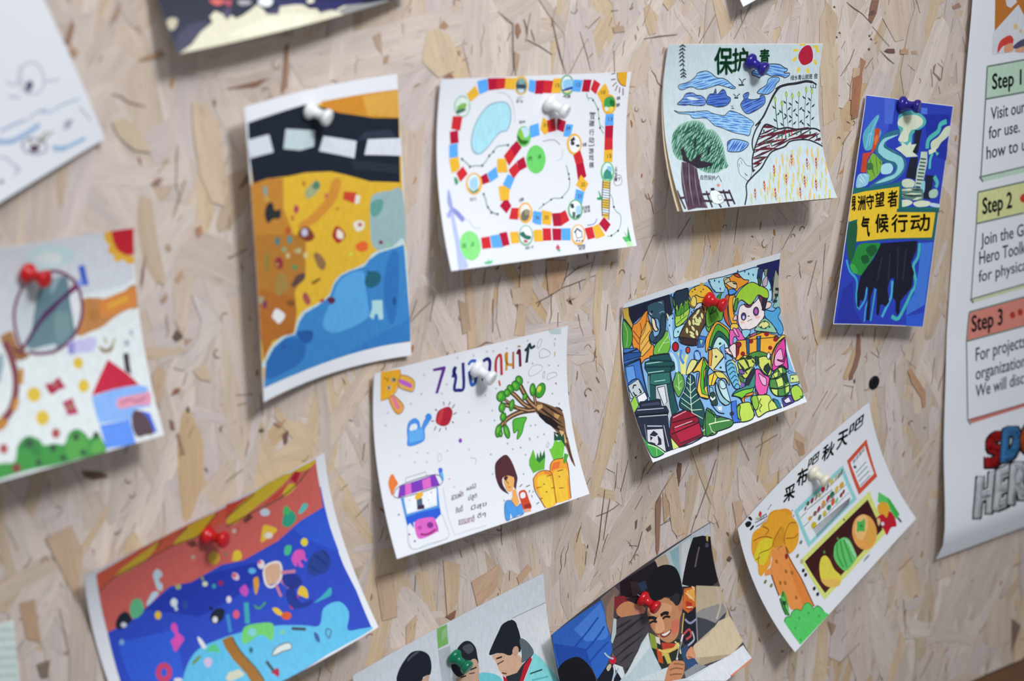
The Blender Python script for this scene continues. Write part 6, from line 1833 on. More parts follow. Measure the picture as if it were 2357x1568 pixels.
L e0a0a8 10 564 1765 802 1745
L 3a0a18 14 447 1941 932 1927
L 3a0a18 14 525 1817 943 1847
O 1c2230 14 560 1743 811 1726 888 1779 975 1855 943 1920 924 2089 489 2108 428 1976 427 1925 482 1847
p c5d67a 420 1964 489 2108 379 2109
p 8fc44a -11 1421 89 1350 105 1484 1 1553
c 3f9a4e -4 1822 47 1936 152 2004 235 2105 41 2113 7 2006
S cfe8c0 11 37 1954 154 2024 233 2110
S 9fd08a 8 142 2021 101 2109
c 5fa04a 831 1229 905 1317 899 1426 848 1489 755 1551 719 1454 720 1366 771 1291
O 1c2230 14 831 1229 905 1317 899 1426 848 1489 755 1551 719 1454 720 1366 771 1291
S b9dca0 11 839 1276 817 1371 790 1473
S b9dca0 8 811 1391 876 1365
S b9dca0 8 797 1453 752 1397
S b9dca0 8 790 1473 837 1442
c 1f4d50 1030 1329 1083 1388 1058 1503 1065 1635 1089 1781 1035 1924 946 1983 943 1847 875 1776 729 1683 759 1595 851 1523 921 1443 964 1356
O 1c2230 15 1030 1329 1083 1388 1058 1503 1065 1635 1089 1781 1035 1924 946 1983 943 1847 875 1776 729 1683 759 1595 851 1523 921 1443 964 1356
S d5e8d0 11 1026 1339 954 1551 909 1700 883 1788
S d5e8d0 8 987 1461 948 1407
S d5e8d0 8 987 1461 1059 1437
S d5e8d0 8 954 1551 915 1464
S d5e8d0 8 961 1553 1054 1513
S d5e8d0 8 934 1621 841 1509
S d5e8d0 8 934 1621 1054 1589
S d5e8d0 8 909 1700 790 1571
S d5e8d0 8 913 1690 1070 1658
S d5e8d0 8 890 1758 766 1629
S d5e8d0 8 890 1758 1055 1793
S d5e8d0 8 883 1788 1019 1899
S d5e8d0 8 1007 1401 977 1359
c 4c8f3c 1115 1820 1213 1857 1239 1959 1156 2112 956 2098 943 2043
S cfe8c0 11 948 2034 1061 2014 1205 2022
S d9dc8a 64 914 989 936 1088 914 1286
S d9dc8a 51 1042 1060 974 1167 937 1304
S b5dcea 42 778 963 838 1084 828 1240
S 4b86d6 41 961 968 928 1063 961 1163
c b31d2c 922 916 900 953 863 960 832 933 824 888 845 851 882 843 914 870
c c9402f 1100 1012 1085 1038 1060 1043 1039 1025 1035 994 1050 969 1075 963 1096 982
O 1c2230 14 924 916 902 956 863 963 830 935 822 888 843 848 882 840 916 868
O 1c2230 12 1103 1013 1086 1040 1059 1045 1037 1026 1033 993 1048 967 1076 961 1098 981
c 8fb8e8 1170 1061 1229 1054 1254 1131 1239 1195 1150 1148
S 2a5aa8 17 1164 1151 1170 1061 1253 1073
S 2a5aa8 13 1264 1087 1257 1177
c d8d88c 1019 1214 1107 1147 1180 1201 1052 1302 964 1311
p 6f9fe0 1138 1348 1178 1359 1082 1553 1078 1486
p e8c14a 1290 1164 1365 1310 1316 1375 1233 1573 1212 1697 1091 1642 1069 1550 1184 1338 1072 1307
p 5fae2f 1291 1187 1322 1286 1250 1357 1187 1582 1218 1666 1132 1610 1143 1504 1214 1335
p 1f6a52 1324 1276 1359 1331 1303 1371 1248 1533 1181 1559 1277 1364
O 1c2230 15 1290 1164 1365 1310 1310 1373 1240 1575 1212 1697 1091 1642 1069 1550 1184 1338 1072 1307
p d9d48a 1403 1092 1544 1108 1631 1225 1592 1452 1409 1390 1348 1305
p 9fc8ea 1416 1369 1636 1261 1605 1456
L 1c2230 13 1416 1369 1658 1233
C 1f4a3a 1522 1223 1513 1232 1499 1233 1487 1224 1484 1212 1492 1203 1507 1203 1519 1211
C 1f4a3a 1556 1380 1547 1389 1532 1389 1521 1381 1518 1370 1527 1361 1542 1360 1553 1368
C 1f4a3a 1623 1072 1615 1082 1601 1082 1588 1074 1585 1062 1593 1052 1607 1051 1620 1060
p d98f3a 1401 1103 1458 1107 1446 1185 1388 1316 1351 1295
p e9c94a 1313 1419 1419 1404 1472 1463 1349 1562 1271 1540
L 1c2230 13 1419 1404 1310 1551
L 1c2230 13 1472 1463 1349 1562
c d8cc6a 1432 1407 1548 1451 1609 1568 1599 1631 1563 1533 1461 1493
c b8dce4 1450 1524 1535 1569 1542 1767 1524 1837 1451 1742 1426 1627
c 8fbcc8 1404 1533 1419 1679 1455 1765 1524 1837 1421 1841 1364 1739 1361 1608
O 1c2230 13 1450 1524 1535 1569 1542 1767 1524 1837 1451 1742 1426 1627
O 1c2230 11 1567 1600 1532 1641 1483 1648 1449 1617 1449 1567 1483 1526 1532 1519 1567 1550
S 1c2230 14 1404 1533 1367 1610 1369 1762 1434 1844
p 7fb6c8 1274 1552 1325 1588 1315 1650 1251 1665
c 2a4a3c 1259 1646 1328 1654 1326 1793 1253 1794 1227 1723
P dfe8e4 1247 1675 1274 1714 1325 1696 1313 1725 1257 1737 1235 1704
P d8dfe0 1296 1827 1378 1839 1351 1895 1304 1872
S 1c2230 14 1223 1765 1282 1887 1376 1934
c 6cb2d8 1648 1344 1745 1337 1786 1439 1775 1592 1750 1706 1674 1696 1640 1599 1618 1459
S 1d3f5c 13 1635 1386 1722 1365 1756 1397
S 1d3f5c 14 1642 1446 1724 1422 1756 1453
S 1d3f5c 13 1647 1506 1726 1478 1756 1509
S 1d3f5c 13 1652 1565 1726 1534 1754 1564
S 1d3f5c 13 1656 1623 1726 1590 1752 1619
S 1d3f5c 13 1659 1681 1725 1644 1750 1673
O 1c2230 15 1648 1344 1745 1337 1786 1439 1775 1592 1750 1706 1674 1696 1640 1599 1618 1459
S e2d66a 15 1745 1339 1799 1443 1769 1679
c e8c9cf 1648 1161 1735 1162 1852 1219 1809 1367 1762 1331 1764 1274 1664 1211
O 1c2230 12 1661 1165 1735 1162 1738 1209 1803 1239 1791 1282 1813 1356
c e9d0d4 1751 1155 1858 1139 1845 1297 1795 1317 1762 1228
p 6f9fe0 1585 1120 1679 1088 1654 1300 1621 1211
p f0a83a 1895 1103 2570 1250 2475 1455 1813 1356
p 8a1f2c 1871 1143 1943 1151 1878 1284 1819 1335
c 8a1f2c 1954 1178 1934 1199 1901 1200 1873 1181 1866 1153 1885 1132 1918 1130 1947 1150
C 8a1f2c 1984 1314 1967 1332 1937 1333 1913 1316 1908 1292 1925 1274 1955 1273 1979 1290
C 8a1f2c 2165 1192 2149 1210 2119 1211 2094 1195 2088 1170 2105 1151 2135 1150 2160 1167
C 8a1f2c 2568 1285 2552 1301 2525 1302 2503 1287 2499 1265 2514 1249 2541 1248 2563 1263
C 8a1f2c 2454 1368 2437 1385 2409 1385 2387 1370 2383 1348 2399 1331 2427 1330 2450 1346
p 24598a 2052 1124 2107 1140 2051 1344 2011 1333
p 24598a 2232 1176 2294 1194 2241 1353 2187 1337
c 4f8a3c 2038 1341 2214 1345 2363 1434 2368 1504 2190 1419 2021 1393
c c9cf60 1853 1368 1980 1336 2092 1402 2115 1465 2032 1532 1880 1622 1826 1451
H 1f3a2c 72 101 34 1853 1368 1980 1336 2115 1465 1880 1622 1826 1451
H 1f3a2c -6 118 27 1853 1368 1980 1336 2115 1465 1880 1622 1826 1451
p 27402f 1989 1355 2085 1377 2075 1408 1991 1396
c c8d468 2170 1436 2302 1439 2374 1528 2314 1679 2240 1680 2170 1560
p 1f3830 2244 1559 2326 1537 2332 1618 2253 1684 2215 1595
p 27503c 2140 1393 2190 1419 2175 1505 2110 1520
O 1f2c24 15 2170 1436 2302 1439 2374 1528 2314 1679 2240 1680 2170 1560
c dde4ee 2374 1403 2387 1452 2341 1496 2329 1447
c d8409c 2483 1388 2644 1307 2702 1313 2663 1475 2604 1696 2528 1629 2353 1657 2377 1541
c eba2cc 2468 1476 2592 1420 2579 1577 2563 1617 2418 1609
c b01f74 2476 1535 2571 1597 2644 1527 2667 1442 2583 1566
c e9c05a 2331 1640 2407 1458 2545 1337 2695 1287 2641 1318 2490 1413 2418 1530
O 1c2230 15 2366 1661 2395 1512 2500 1382 2675 1305 2663 1475 2609 1703 2528 1629
c e05aa8 2078 1567 2149 1576 2191 1655 2267 1721 2188 1830 2121 1908 2042 1918 1992 1839 2015 1704
c efa8d0 2116 1622 2170 1671 2210 1716 2175 1794 2119 1756
c e8b84a 1995 1786 2026 1892 2130 1889 2094 1933 2025 1924 1975 1845
O 1c2230 15 2078 1567 2149 1576 2191 1655 2267 1721 2188 1830 2121 1908 2042 1918 1992 1839 2015 1704
c 3f8a80 2079 1545 2030 1687 1962 1777 1775 1832 1741 1812 1611 1776 1589 1759 1679 1719 1844 1711 1986 1652
c 7cc43a 1602 1762 1771 1745 1910 1762 1966 1767 1897 1823 1762 1829 1702 1982 1728 1840
c d98a3a 1762 1829 1901 1846 1945 1815 1780 1823 1733 1980 1714 1869
S 1c2230 15 1589 1759 1702 1833 1728 1989
p 2a3040 1889 1636 2080 1523 2070 1587 1900 1716 1835 1697
c 7a5aa8 1812 1492 1869 1496 1890 1558 1824 1540
C 7f62ae 1798 1643 1847 1668 1814 1713 1778 1692
p 4a7a3a 1784 1528 1858 1605 1843 1678 1789 1630
c 4f8a48 2397 1659 2520 1649 2574 1732 2558 1860 2500 1973 2386 1994 2263 1948 2222 1851 2276 1735
p c6dc72 2323 1693 2433 1680 2398 1759 2311 1756
p c6dc72 2449 1640 2518 1654 2503 1723 2442 1727
p c6dc72 2356 1769 2468 1768 2461 1876 2344 1874
p c6dc72 2229 1853 2334 1893 2296 1969 2242 1932
P c6dc72 2487 1883 2542 1877 2494 1971 2444 1968
p 24442c 2486 1729 2569 1742 2545 1856 2484 1860
O 1b2a20 16 2397 1659 2520 1649 2574 1732 2558 1860 2500 1973 2386 1994 2263 1948 2222 1851 2276 1735
S 1b2a20 13 2271 1744 2446 1751 2591 1759
S 1b2a20 13 2220 1839 2378 1895 2539 1898
S 1b2a20 13 2445 1650 2472 1791 2417 1992
S 1b2a20 13 2341 1687 2354 1823 2309 1972
p 7fb6d8 2560 1728 2761 1808 2703 1923 2547 1911
p cbd98c 2608 1786 2743 1814 2707 1903 2566 1873
C 1f3a4a 2644 1841 2636 1848 2623 1848 2614 1841 2613 1832 2622 1825 2634 1825 2644 1831
p 6a9ae0 2609 1720 2687 1776 2591 1759
c b9d65a 1627 1898 1731 1895 1834 1924 1848 2012 1781 2109 1596 2099 1549 2024 1569 1956
c 7cb23a 1601 1922 1666 1909 1606 1998 1593 2077 1554 2014
c c9dc6a 1879 1861 2005 1875 2160 1919 2183 1990 2240 2101 2037 2097 1880 2116 1869 2029 1855 1940
c 8abf45 1892 1865 1974 1877 1949 1988 1881 2032 1859 1963
S 2f5a20 13 2025 1924 1976 1963 2000 2002
S 2f5a20 13 2000 2002 1937 2037 1948 2072
S 2f5a20 13 2170 1986 2107 2022 2080 2099
S 2f5a20 13 1627 1898 1569 1956 1557 2036
p 5a4a9a 2346 2015 2468 2007 2531 2025 2516 2106 2321 2114
p d8d4e8 2361 2041 2458 2025 2465 2091 2379 2088
p 2f7a8a 2205 1975 2272 2015 2290 2116 2222 2107
c a4cc4a 2546 1943 2642 1927 2699 1987 2678 2078 2534 2100 2519 2021
S 1c2230 14 1834 1924 1834 2092
P 3a6a3a 2628 2063 2709 2076 2663 2105
c 3f8040 1116 1810 1184 1849 1212 1941 1319 1960 1466 2042 1469 2064 1388 2104 1100 2096 970 2092
S dcecd0 13 1072 1986 1239 2001 1483 2037
S dcecd0 11 1212 1941 1184 1996
S dcecd0 10 1085 1989 1084 2072 1125 2103
S 1c2230 14 1116 1810 1204 1897 1319 1960 1476 2050
p 3f6fd0 1542 1831 1628 1834 1552 2045 1583 2096 1464 2073 1472 2002
C 2a3040 1524 1975 1506 1989 1479 1990 1459 1976 1458 1956 1476 1942 1503 1942 1523 1955
''')])
# ---- white drawing with Thai heading, leafy branch, carrots and a brown-haired girl
sheet('drawing_sheet', 'white drawing with Thai heading, leafy branch, carrots and a brown-haired girl', 'drawing', [(-102.7, 2.7, 6.0), (-31.5, 1.5, 1.9), (41.5, 1.6, 2.0), (-103.7, -52.6, 6.6), (-32.0, -54.1, 5.6), (41.3, -53.9, 4.4), (-104.2, -107.2, 26.6), (-31.2, -107.5, 22.9), (43.4, -105.5, 21.8)], 144.2, 113.4, [
    ('printed_picture', '''
P e5a92c 94 -1 366 24 393 95 375 212 309 317 230 360 106 374
S a3702a 11 372 30 401 137 375 232 309 327 230 365 111 375
C dfae45 388 114 510 151 592 228 581 336 525 334 376 242
C b95fc4 390 160 547 249 559 301 513 291 375 202
C dfa04a 252 355 309 357 420 490 417 569 360 596 306 545 230 390
C d9789e 263 348 297 355 364 469 374 530 329 521
O a3702a 11 388 114 510 151 598 235 587 347 525 344 364 249
O a3702a 11 252 355 309 357 429 492 426 571 360 601 300 544 230 390
C 9a9a88 322 155 312 176 288 180 263 165 252 140 261 119 285 115 310 130
C 454a40 317 149 312 164 299 167 286 158 280 141 284 126 297 123 311 132
C b5b5a5 253 240 245 263 226 269 206 254 198 228 205 206 224 200 244 214
C 45453a 233 236 230 253 222 258 214 249 210 231 213 215 221 209 229 218
S 8a6420 12 140 80 176 108 201 144 210 95
C a82436 1071 659 1131 702 1137 773 1075 878 983 887 897 829 898 760 944 681
P c23a44 955 693 1025 664 950 870 909 822
L 6a3a44 11 1028 630 1019 583
L 6a3a44 11 1089 648 1121 605
L 6a3a44 12 1138 693 1181 653
L 6a3a44 12 1148 775 1201 762
L 6a3a44 11 1123 859 1149 884
L 6a3a44 11 1026 907 1027 946
L 6a3a44 12 952 905 925 944
L 6a3a44 12 888 867 855 914
L 6a3a44 11 866 798 822 788
L 6a3a44 12 922 676 889 650
C 4a8fe0 468 826 498 734 591 699 654 757 670 839 734 745 799 788 723 870 696 1011 468 1031 464 923
C dbe5f0 502 823 540 772 607 777 613 837 533 849
C 3f86d8 837 742 820 773 786 781 754 759 743 722 759 691 794 683 826 705
P 62aaee 488 850 692 844 698 992 484 995
C 9a62c8 1234 1121 1226 1136 1211 1140 1198 1130 1194 1112 1203 1097 1218 1094 1231 1104
C c58fa0 714 419 710 426 700 428 690 422 687 413 691 405 700 404 710 409
C b9a8d8 220 555 216 563 206 564 197 559 193 550 197 542 207 541 216 546
C b6c0d2 559 510 554 519 544 521 533 515 530 504 534 494 545 492 555 498
C b6c0d2 184 707 179 717 169 719 159 712 155 701 160 692 170 690 180 696
C b6c0d2 1094 376 1089 385 1079 387 1068 381 1064 369 1069 360 1079 358 1090 364
C b6c0d2 755 184 751 193 741 195 730 189 725 177 730 168 740 165 751 172
C b6c0d2 1016 478 1011 488 1001 490 990 483 986 472 991 462 1002 460 1012 467
C b6c0d2 1492 92 1488 102 1477 104 1467 97 1462 86 1466 76 1477 74 1487 80
C b6c0d2 1555 946 1549 955 1539 957 1529 950 1526 939 1531 930 1542 928 1552 934
C b6c0d2 1249 70 1244 80 1234 82 1223 75 1218 64 1222 54 1233 52 1244 58
C b6c0d2 1397 800 1392 810 1381 812 1371 805 1367 794 1373 784 1384 782 1394 789
C a3aaba 1785 94 1781 102 1773 104 1765 99 1761 89 1764 81 1773 80 1781 85
C a3aaba 2295 67 2292 75 2284 77 2275 72 2272 62 2275 54 2283 52 2291 58
C a3aaba 2374 383 2370 391 2362 393 2353 387 2350 378 2354 370 2362 368 2370 374
C a3aaba 2623 465 2619 472 2611 474 2602 469 2599 459 2603 451 2611 450 2620 455
C a3aaba 2768 501 2765 509 2756 511 2748 505 2745 495 2748 488 2757 486 2765 491
C a3aaba 1817 588 1813 596 1805 597 1797 592 1794 583 1798 575 1806 574 1814 579
C a3aaba 1650 641 1646 649 1638 651 1630 645 1627 636 1631 629 1639 627 1647 632
C a3aaba 2297 615 2293 623 2285 625 2277 619 2274 610 2278 602 2286 601 2294 606
C a3aaba 2655 849 2651 857 2642 858 2634 853 2631 843 2636 836 2644 834 2652 840
C a3aaba 2740 1005 2735 1013 2727 1015 2719 1009 2717 1000 2721 992 2730 990 2738 996
C a3aaba 1736 857 1732 864 1724 866 1716 861 1713 852 1718 844 1726 842 1734 848
C a3aaba 1557 946 1553 954 1545 955 1537 950 1535 941 1539 934 1547 932 1555 937
C a3aaba 1754 987 1749 994 1741 996 1733 990 1731 981 1736 974 1744 972 1752 978
C a3aaba 2277 1184 2272 1192 2263 1193 2256 1188 2254 1178 2258 1171 2267 1169 2275 1175
C a3aaba 2347 1191 2342 1199 2333 1200 2326 1195 2324 1186 2329 1178 2337 1177 2345 1182
C a3aaba 2455 1343 2450 1351 2442 1352 2434 1346 2432 1337 2437 1330 2446 1328 2454 1334
C a3aaba 2232 1337 2227 1344 2218 1346 2211 1340 2209 1331 2214 1324 2223 1322 2230 1328
C a3aaba 2354 1353 2349 1360 2340 1362 2333 1356 2331 1347 2336 1340 2345 1338 2352 1344
C a3aaba 1982 101 1979 109 1971 111 1962 106 1959 96 1962 88 1970 87 1979 92
C a3aaba 1686 83 1682 91 1674 93 1666 88 1662 78 1665 70 1674 69 1682 74
C a3aaba 2712 136 2709 144 2701 146 2692 140 2688 131 2692 123 2700 121 2708 126
P c0503f 2690 712 2719 719 2711 749
S c8a860 15 2700 302 2701 364
S a9aab4 12 2691 177 2692 229
P b8c8cc 2587 -8 2780 8 2785 85 2638 54
O a6adb8 8 2470 323 2470 252 2528 223 2623 285 2612 334 2506 341
O a6adb8 7 2302 520 2316 451 2399 409 2505 443 2479 509 2360 543
O a6adb8 8 2511 598 2526 530 2544 534 2535 604
O a6adb8 7 2580 645 2596 577 2703 576 2725 627 2640 639
O a6adb8 8 2433 183 2453 96 2500 101 2468 190
C 7a5a3e 2370 883 2496 935 2619 1006 2751 1102 2780 1225 2774 1391 2787 1550 2789 1689 2798 1871 2756 1764 2723 1566 2643 1377 2568 1264 2468 1145 2386 1052 2346 991
H 2b2224 43 58 33 2370 883 2619 1006 2763 1105 2774 1391 2787 1550 2696 1525 2621 1371 2468 1145 2354 1023
P c9a070 2365 934 2470 949 2477 992 2403 1015
P c2965f 2630 1103 2719 1157 2676 1198 2634 1156
P 1f181c 2400 1035 2587 1154 2687 1274 2632 1311 2495 1203 2405 1087
P d0ac78 2674 1343 2739 1382 2755 1533 2719 1531
S 4a3527 67 2373 966 2268 839 2166 631 2123 571
S b58e68 21 2373 966 2268 839 2166 631 2123 571
S 4a3527 58 2324 975 2193 872 2087 745 2011 667
S b58e68 19 2324 975 2193 872 2087 745 2011 667
S 4a3527 67 2358 993 2135 970 1941 1006 1813 1086
S b58e68 21 2358 993 2135 970 1941 1006 1813 1086
S 4a3527 52 2252 978 2073 894 1938 833 1848 792
S b58e68 17 2252 978 2073 894 1938 833 1848 792
S 4a3527 43 2376 936 2367 800 2361 727
S b58e68 14 2376 936 2367 800 2361 727
S 4a3527 38 2096 900 1954 786 1879 698
S b58e68 12 2096 900 1954 786 1879 698
S 4a3527 43 1916 1020 1887 1063 1917 1172
S b58e68 14 1916 1020 1887 1063 1917 1172
C 3f9a35 2202 553 2202 598 2173 619 2133 604 2104 561 2103 516 2131 495 2172 510
O 23591f 12 2202 553 2202 598 2173 619 2133 604 2104 561 2103 516 2131 495 2172 510
C 6cb83f 2162 547 2164 570 2153 580 2136 572 2123 551 2121 528 2132 518 2149 526
C 3f9a35 2152 611 2151 660 2118 682 2073 666 2041 620 2042 572 2074 549 2120 565
O 23591f 12 2152 611 2151 660 2118 682 2073 666 2041 620 2042 572 2074 549 2120 565
C 6cb83f 2108 604 2109 629 2096 640 2077 631 2063 608 2062 584 2074 573 2093 581
C 3f9a35 2057 633 2057 674 2031 694 1994 680 1968 641 1968 600 1994 581 2031 594
O 23591f 12 2057 633 2057 674 2031 694 1994 680 1968 641 1968 600 1994 581 2031 594
C 6cb83f 2022 628 2023 648 2013 658 1998 651 1986 631 1985 611 1995 601 2010 608
C 3f9a35 1937 737 1895 768 1840 760 1806 718 1810 667 1851 635 1906 642 1941 685
O 23591f 11 1937 737 1895 768 1840 760 1806 718 1810 667 1851 635 1906 642 1941 685
C 6cb83f 1885 705 1866 722 1844 721 1831 702 1835 677 1854 661 1876 662 1889 680
C 3f9a35 2009 687 1993 719 1959 726 1928 704 1917 666 1933 634 1967 627 1998 649
O 23591f 12 2009 687 1993 719 1959 726 1928 704 1917 666 1933 634 1967 627 1998 649
C 6cb83f 1973 674 1966 690 1952 694 1940 684 1936 665 1942 649 1956 644 1969 655
C 3f9a35 1916 865 1890 900 1853 905 1827 876 1827 830 1853 795 1890 790 1916 819
O 23591f 11 1916 865 1890 900 1853 905 1827 876 1827 830 1853 795 1890 790 1916 819
C 6cb83f 1881 846 1869 865 1854 868 1844 855 1845 832 1857 814 1872 811 1882 824
C 3f9a35 1917 986 1893 1017 1858 1020 1833 994 1834 953 1858 922 1893 919 1917 946
O 23591f 12 1917 986 1893 1017 1858 1020 1833 994 1834 953 1858 922 1893 919 1917 946
C 6cb83f 1884 969 1873 985 1859 988 1849 976 1851 956 1862 940 1876 937 1885 949
C 3f9a35 2052 864 2026 910 1995 921 1979 891 1985 838 2010 793 2040 781 2058 811
O 23591f 12 2052 864 2026 910 1995 921 1979 891 1985 838 2010 793 2040 781 2058 811
C 6cb83f 2026 847 2014 871 2001 877 1995 863 1999 837 2011 814 2023 807 2030 821
C 3f9a35 1827 1147 1793 1197 1754 1207 1732 1172 1740 1112 1772 1062 1812 1052 1834 1087
O 23591f 11 1827 1147 1793 1197 1754 1207 1732 1172 1740 1112 1772 1062 1812 1052 1834 1087
C 6cb83f 1793 1126 1777 1151 1761 1158 1753 1142 1758 1112 1773 1087 1790 1080 1798 1097
C 3f9a35 1940 1168 1937 1233 1913 1259 1881 1232 1861 1167 1863 1103 1887 1077 1919 1104
O 23591f 12 1940 1168 1937 1233 1913 1259 1881 1232 1861 1167 1863 1103 1887 1077 1919 1104
C 6cb83f 1910 1157 1910 1190 1900 1203 1887 1189 1878 1157 1878 1125 1887 1112 1900 1125
C 3f9a35 1834 1182 1822 1208 1805 1215 1791 1200 1788 1171 1799 1145 1817 1138 1831 1153
O 23591f 11 1834 1182 1822 1208 1805 1215 1791 1200 1788 1171 1799 1145 1817 1138 1831 1153
C 6cb83f 1816 1174 1811 1187 1804 1191 1798 1184 1798 1169 1803 1156 1810 1152 1816 1159
C 3f9a35 2391 734 2374 788 2342 805 2315 774 2307 715 2323 661 2355 644 2383 674
O 23591f 12 2391 734 2374 788 2342 805 2315 774 2307 715 2323 661 2355 644 2383 674
C 6cb83f 2358 718 2351 746 2338 755 2327 740 2324 711 2331 683 2344 674 2355 689
C 3f9a35 2525 796 2473 846 2417 847 2389 798 2405 728 2456 678 2512 677 2541 726
O 23591f 12 2525 796 2473 846 2417 847 2389 798 2405 728 2456 678 2512 677 2541 726
C 6cb83f 2477 762 2453 789 2429 792 2419 770 2429 735 2452 709 2476 706 2486 728
C 3f9a35 2253 803 2229 826 2203 826 2190 804 2198 772 2221 750 2247 749 2260 772
O 23591f 12 2253 803 2229 826 2203 826 2190 804 2198 772 2221 750 2247 749 2260 772
C 6cb83f 2231 788 2220 800 2209 801 2204 791 2209 776 2219 764 2230 763 2235 773
C cfd04a 2469 751 2448 771 2424 771 2412 750 2418 722 2438 702 2462 702 2475 722
C 52b03a 2019 1044 2126 1040 2218 1062 2172 1132 2118 1242 2037 1303 2068 1189 2005 1214 2002 1121
O 2f7a25 12 2019 1044 2126 1040 2218 1062 2172 1132 2118 1242 2037 1303 2068 1189 2005 1214 2002 1121
C f09a35 2443 1742 2515 1703 2623 1717 2690 1747 2699 1847 2646 2059 2607 2241 2475 2233 2354 2229 2408 2032 2416 1841
C f0b93c 2461 1854 2667 1870 2621 2095 2585 2235 2391 2229 2430 2038
P e58a35 2656 1910 2640 2057 2601 2240 2574 2231
C f0a235 2154 1853 2244 1794 2354 1797 2436 1858 2419 2035 2387 2239 2212 2250 2185 2116 2143 1977
C f0c23c 2211 1869 2350 1855 2410 1947 2365 2232 2227 2244 2197 2077
P e07a35 2341 1799 2427 1845 2407 1871 2333 1829
P d96f35 2494 1735 2604 1744 2559 1818 2433 1825
P 5fb038 2155 1610 2245 1486 2262 1628 2295 1541 2299 1628 2346 1534 2350 1620 2406 1539 2394 1643 2346 1779 2249 1774 2173 1785 2141 1670
P 2a6a3a 2259 1638 2295 1541 2305 1629 2346 1534 2353 1610 2406 1539 2397 1633 2298 1681
P 6cc03c 2549 1513 2590 1438 2628 1491 2680 1484 2713 1558 2647 1724 2505 1695 2479 1548 2516 1547
P 20503c 2574 1455 2595 1353 2630 1427 2668 1361 2689 1443 2735 1401 2720 1582 2680 1484 2633 1471
P 4a9a3a 2688 1659 2741 1696 2665 1794 2633 1774
S 3a2a24 18 2753 1547 2766 1649 2774 1803
S 6a3a20 10 2154 1853 2244 1794 2354 1797 2436 1858 2419 2035 2387 2239
S 6a3a20 11 2154 1853 2137 1996 2178 2135 2212 2250
S 6a3a20 10 2421 1822 2457 1735 2528 1701 2648 1719
S 6a3a20 11 2690 1747 2690 1877 2651 2060 2610 2242
S 6a3a20 11 2658 1705 2635 1720
L 8a4a20 11 2167 1978 2239 1983
L 8a4a20 12 2356 1878 2443 1876
L 8a4a20 11 2375 2038 2429 2043
L 8a4a20 12 2482 2069 2550 2086
L 8a4a20 12 2523 1856 2609 1859
L 8a4a20 12 2170 2122 2218 2125
C 7a5a20 2300 1963 2295 1969 2286 1970 2279 1965 2277 1957 2283 1951 2292 1950 2299 1955
C 7a5a20 2305 2066 2299 2072 2291 2072 2284 2067 2282 2059 2288 2053 2297 2053 2304 2058
C 7a5a20 2544 1932 2538 1938 2529 1938 2522 1933 2521 1925 2526 1919 2535 1919 2543 1924
C 4f2a30 1824 1451 1892 1531 1929 1687 1932 1793 1877 1882 1886 1760 1738 1720 1707 1795 1731 1884 1762 1944 1666 1857 1632 1734 1637 1612 1679 1508
C 3a2434 1644 1758 1695 1792 1743 1929 1677 1860
P 4a2c3c 1889 1750 1935 1783 1872 1923 1855 1876
C e0a862 1736 1730 1811 1719 1883 1769 1863 1847 1821 1909 1771 1916 1736 1865
P dfa560 1821 1909 1872 1902 1877 2049 1876 2090 1816 2125 1765 2018 1796 1995
P 3a2430 1736 1730 1777 1710 1806 1738 1760 1778
S 6a3a2a 9 1760 1778 1790 1802
S 6a3a2a 8 1774 1860 1809 1864
L 6a3a2a 9 1785 1795 1783 1826
C 4a92dc 1675 2034 1762 2027 1816 2125 1895 2106 1891 2229 1819 2229 1730 2239 1714 2178 1681 2241 1623 2234 1635 2125
O 3a5a8a 8 1675 2034 1762 2027 1816 2125 1895 2106 1897 2231 1718 2241 1623 2234
C c8442c 1900 1972 1956 1946 2010 1971 2022 2090 2031 2176 1996 2208 1907 2182 1898 2096
C dbe3ec 1920 1988 1961 1973 1990 1997 1975 2045 1916 2039
P 8a3028 1923 2134 2021 2131 2028 2185 1932 2179
P d9a080 1907 2182 1999 2198 2011 2233 1917 2226
L 6a6a70 12 1934 1898 1983 1875
L 6a6a70 12 2024 1923 2088 1914
L 6a6a70 12 2105 2171 2152 2159
L 6a6a70 12 2069 1977 2049 2003
L 6a6a70 11 2074 2042 2076 2074
C a3aaba 1898 1323 1893 1332 1884 1333 1876 1327 1874 1317 1879 1309 1888 1307 1896 1313
C a3aaba 1966 1414 1960 1422 1951 1424 1944 1418 1942 1408 1948 1399 1957 1398 1964 1404
C a3aaba 2080 1422 2075 1430 2066 1432 2058 1426 2057 1416 2062 1407 2071 1406 2079 1412
C a3aaba 2131 1530 2125 1538 2116 1540 2109 1534 2108 1524 2113 1516 2122 1514 2129 1520
C a3aaba 1635 1399 1629 1407 1621 1409 1613 1403 1612 1393 1617 1385 1626 1383 1633 1389
C a3aaba 2044 1760 2039 1768 2030 1770 2023 1764 2022 1754 2027 1746 2036 1744 2044 1750
C a3aaba 1605 1645 1600 1653 1591 1655 1584 1649 1583 1639 1588 1631 1597 1629 1604 1635
C a3aaba 1684 2005 1678 2013 1669 2015 1662 2009 1661 1999 1667 1992 1676 1990 1683 1996
C a3aaba 2120 2013 2114 2020 2104 2022 2098 2016 2097 2006 2103 1998 2112 1997 2119 2003
C a3aaba 2235 1355 2229 1364 2220 1366 2213 1360 2211 1349 2216 1341 2225 1339 2233 1345
O a6b0bc 8 2449 1486 2487 1453 2484 1496 2460 1521
C e07a3a 199 1317 227 1382 249 1445 193 1491 142 1567 123 1496 119 1407 155 1337
C 4a6fe0 848 1391 898 1402 892 1461 887 1540 859 1534 845 1460
C 5fb4e8 859 1453 898 1463 890 1546 858 1538
P 7a3cb8 265 1478 783 1451 823 1590 214 1607
P d868c4 346 1476 428 1475 412 1598 318 1606
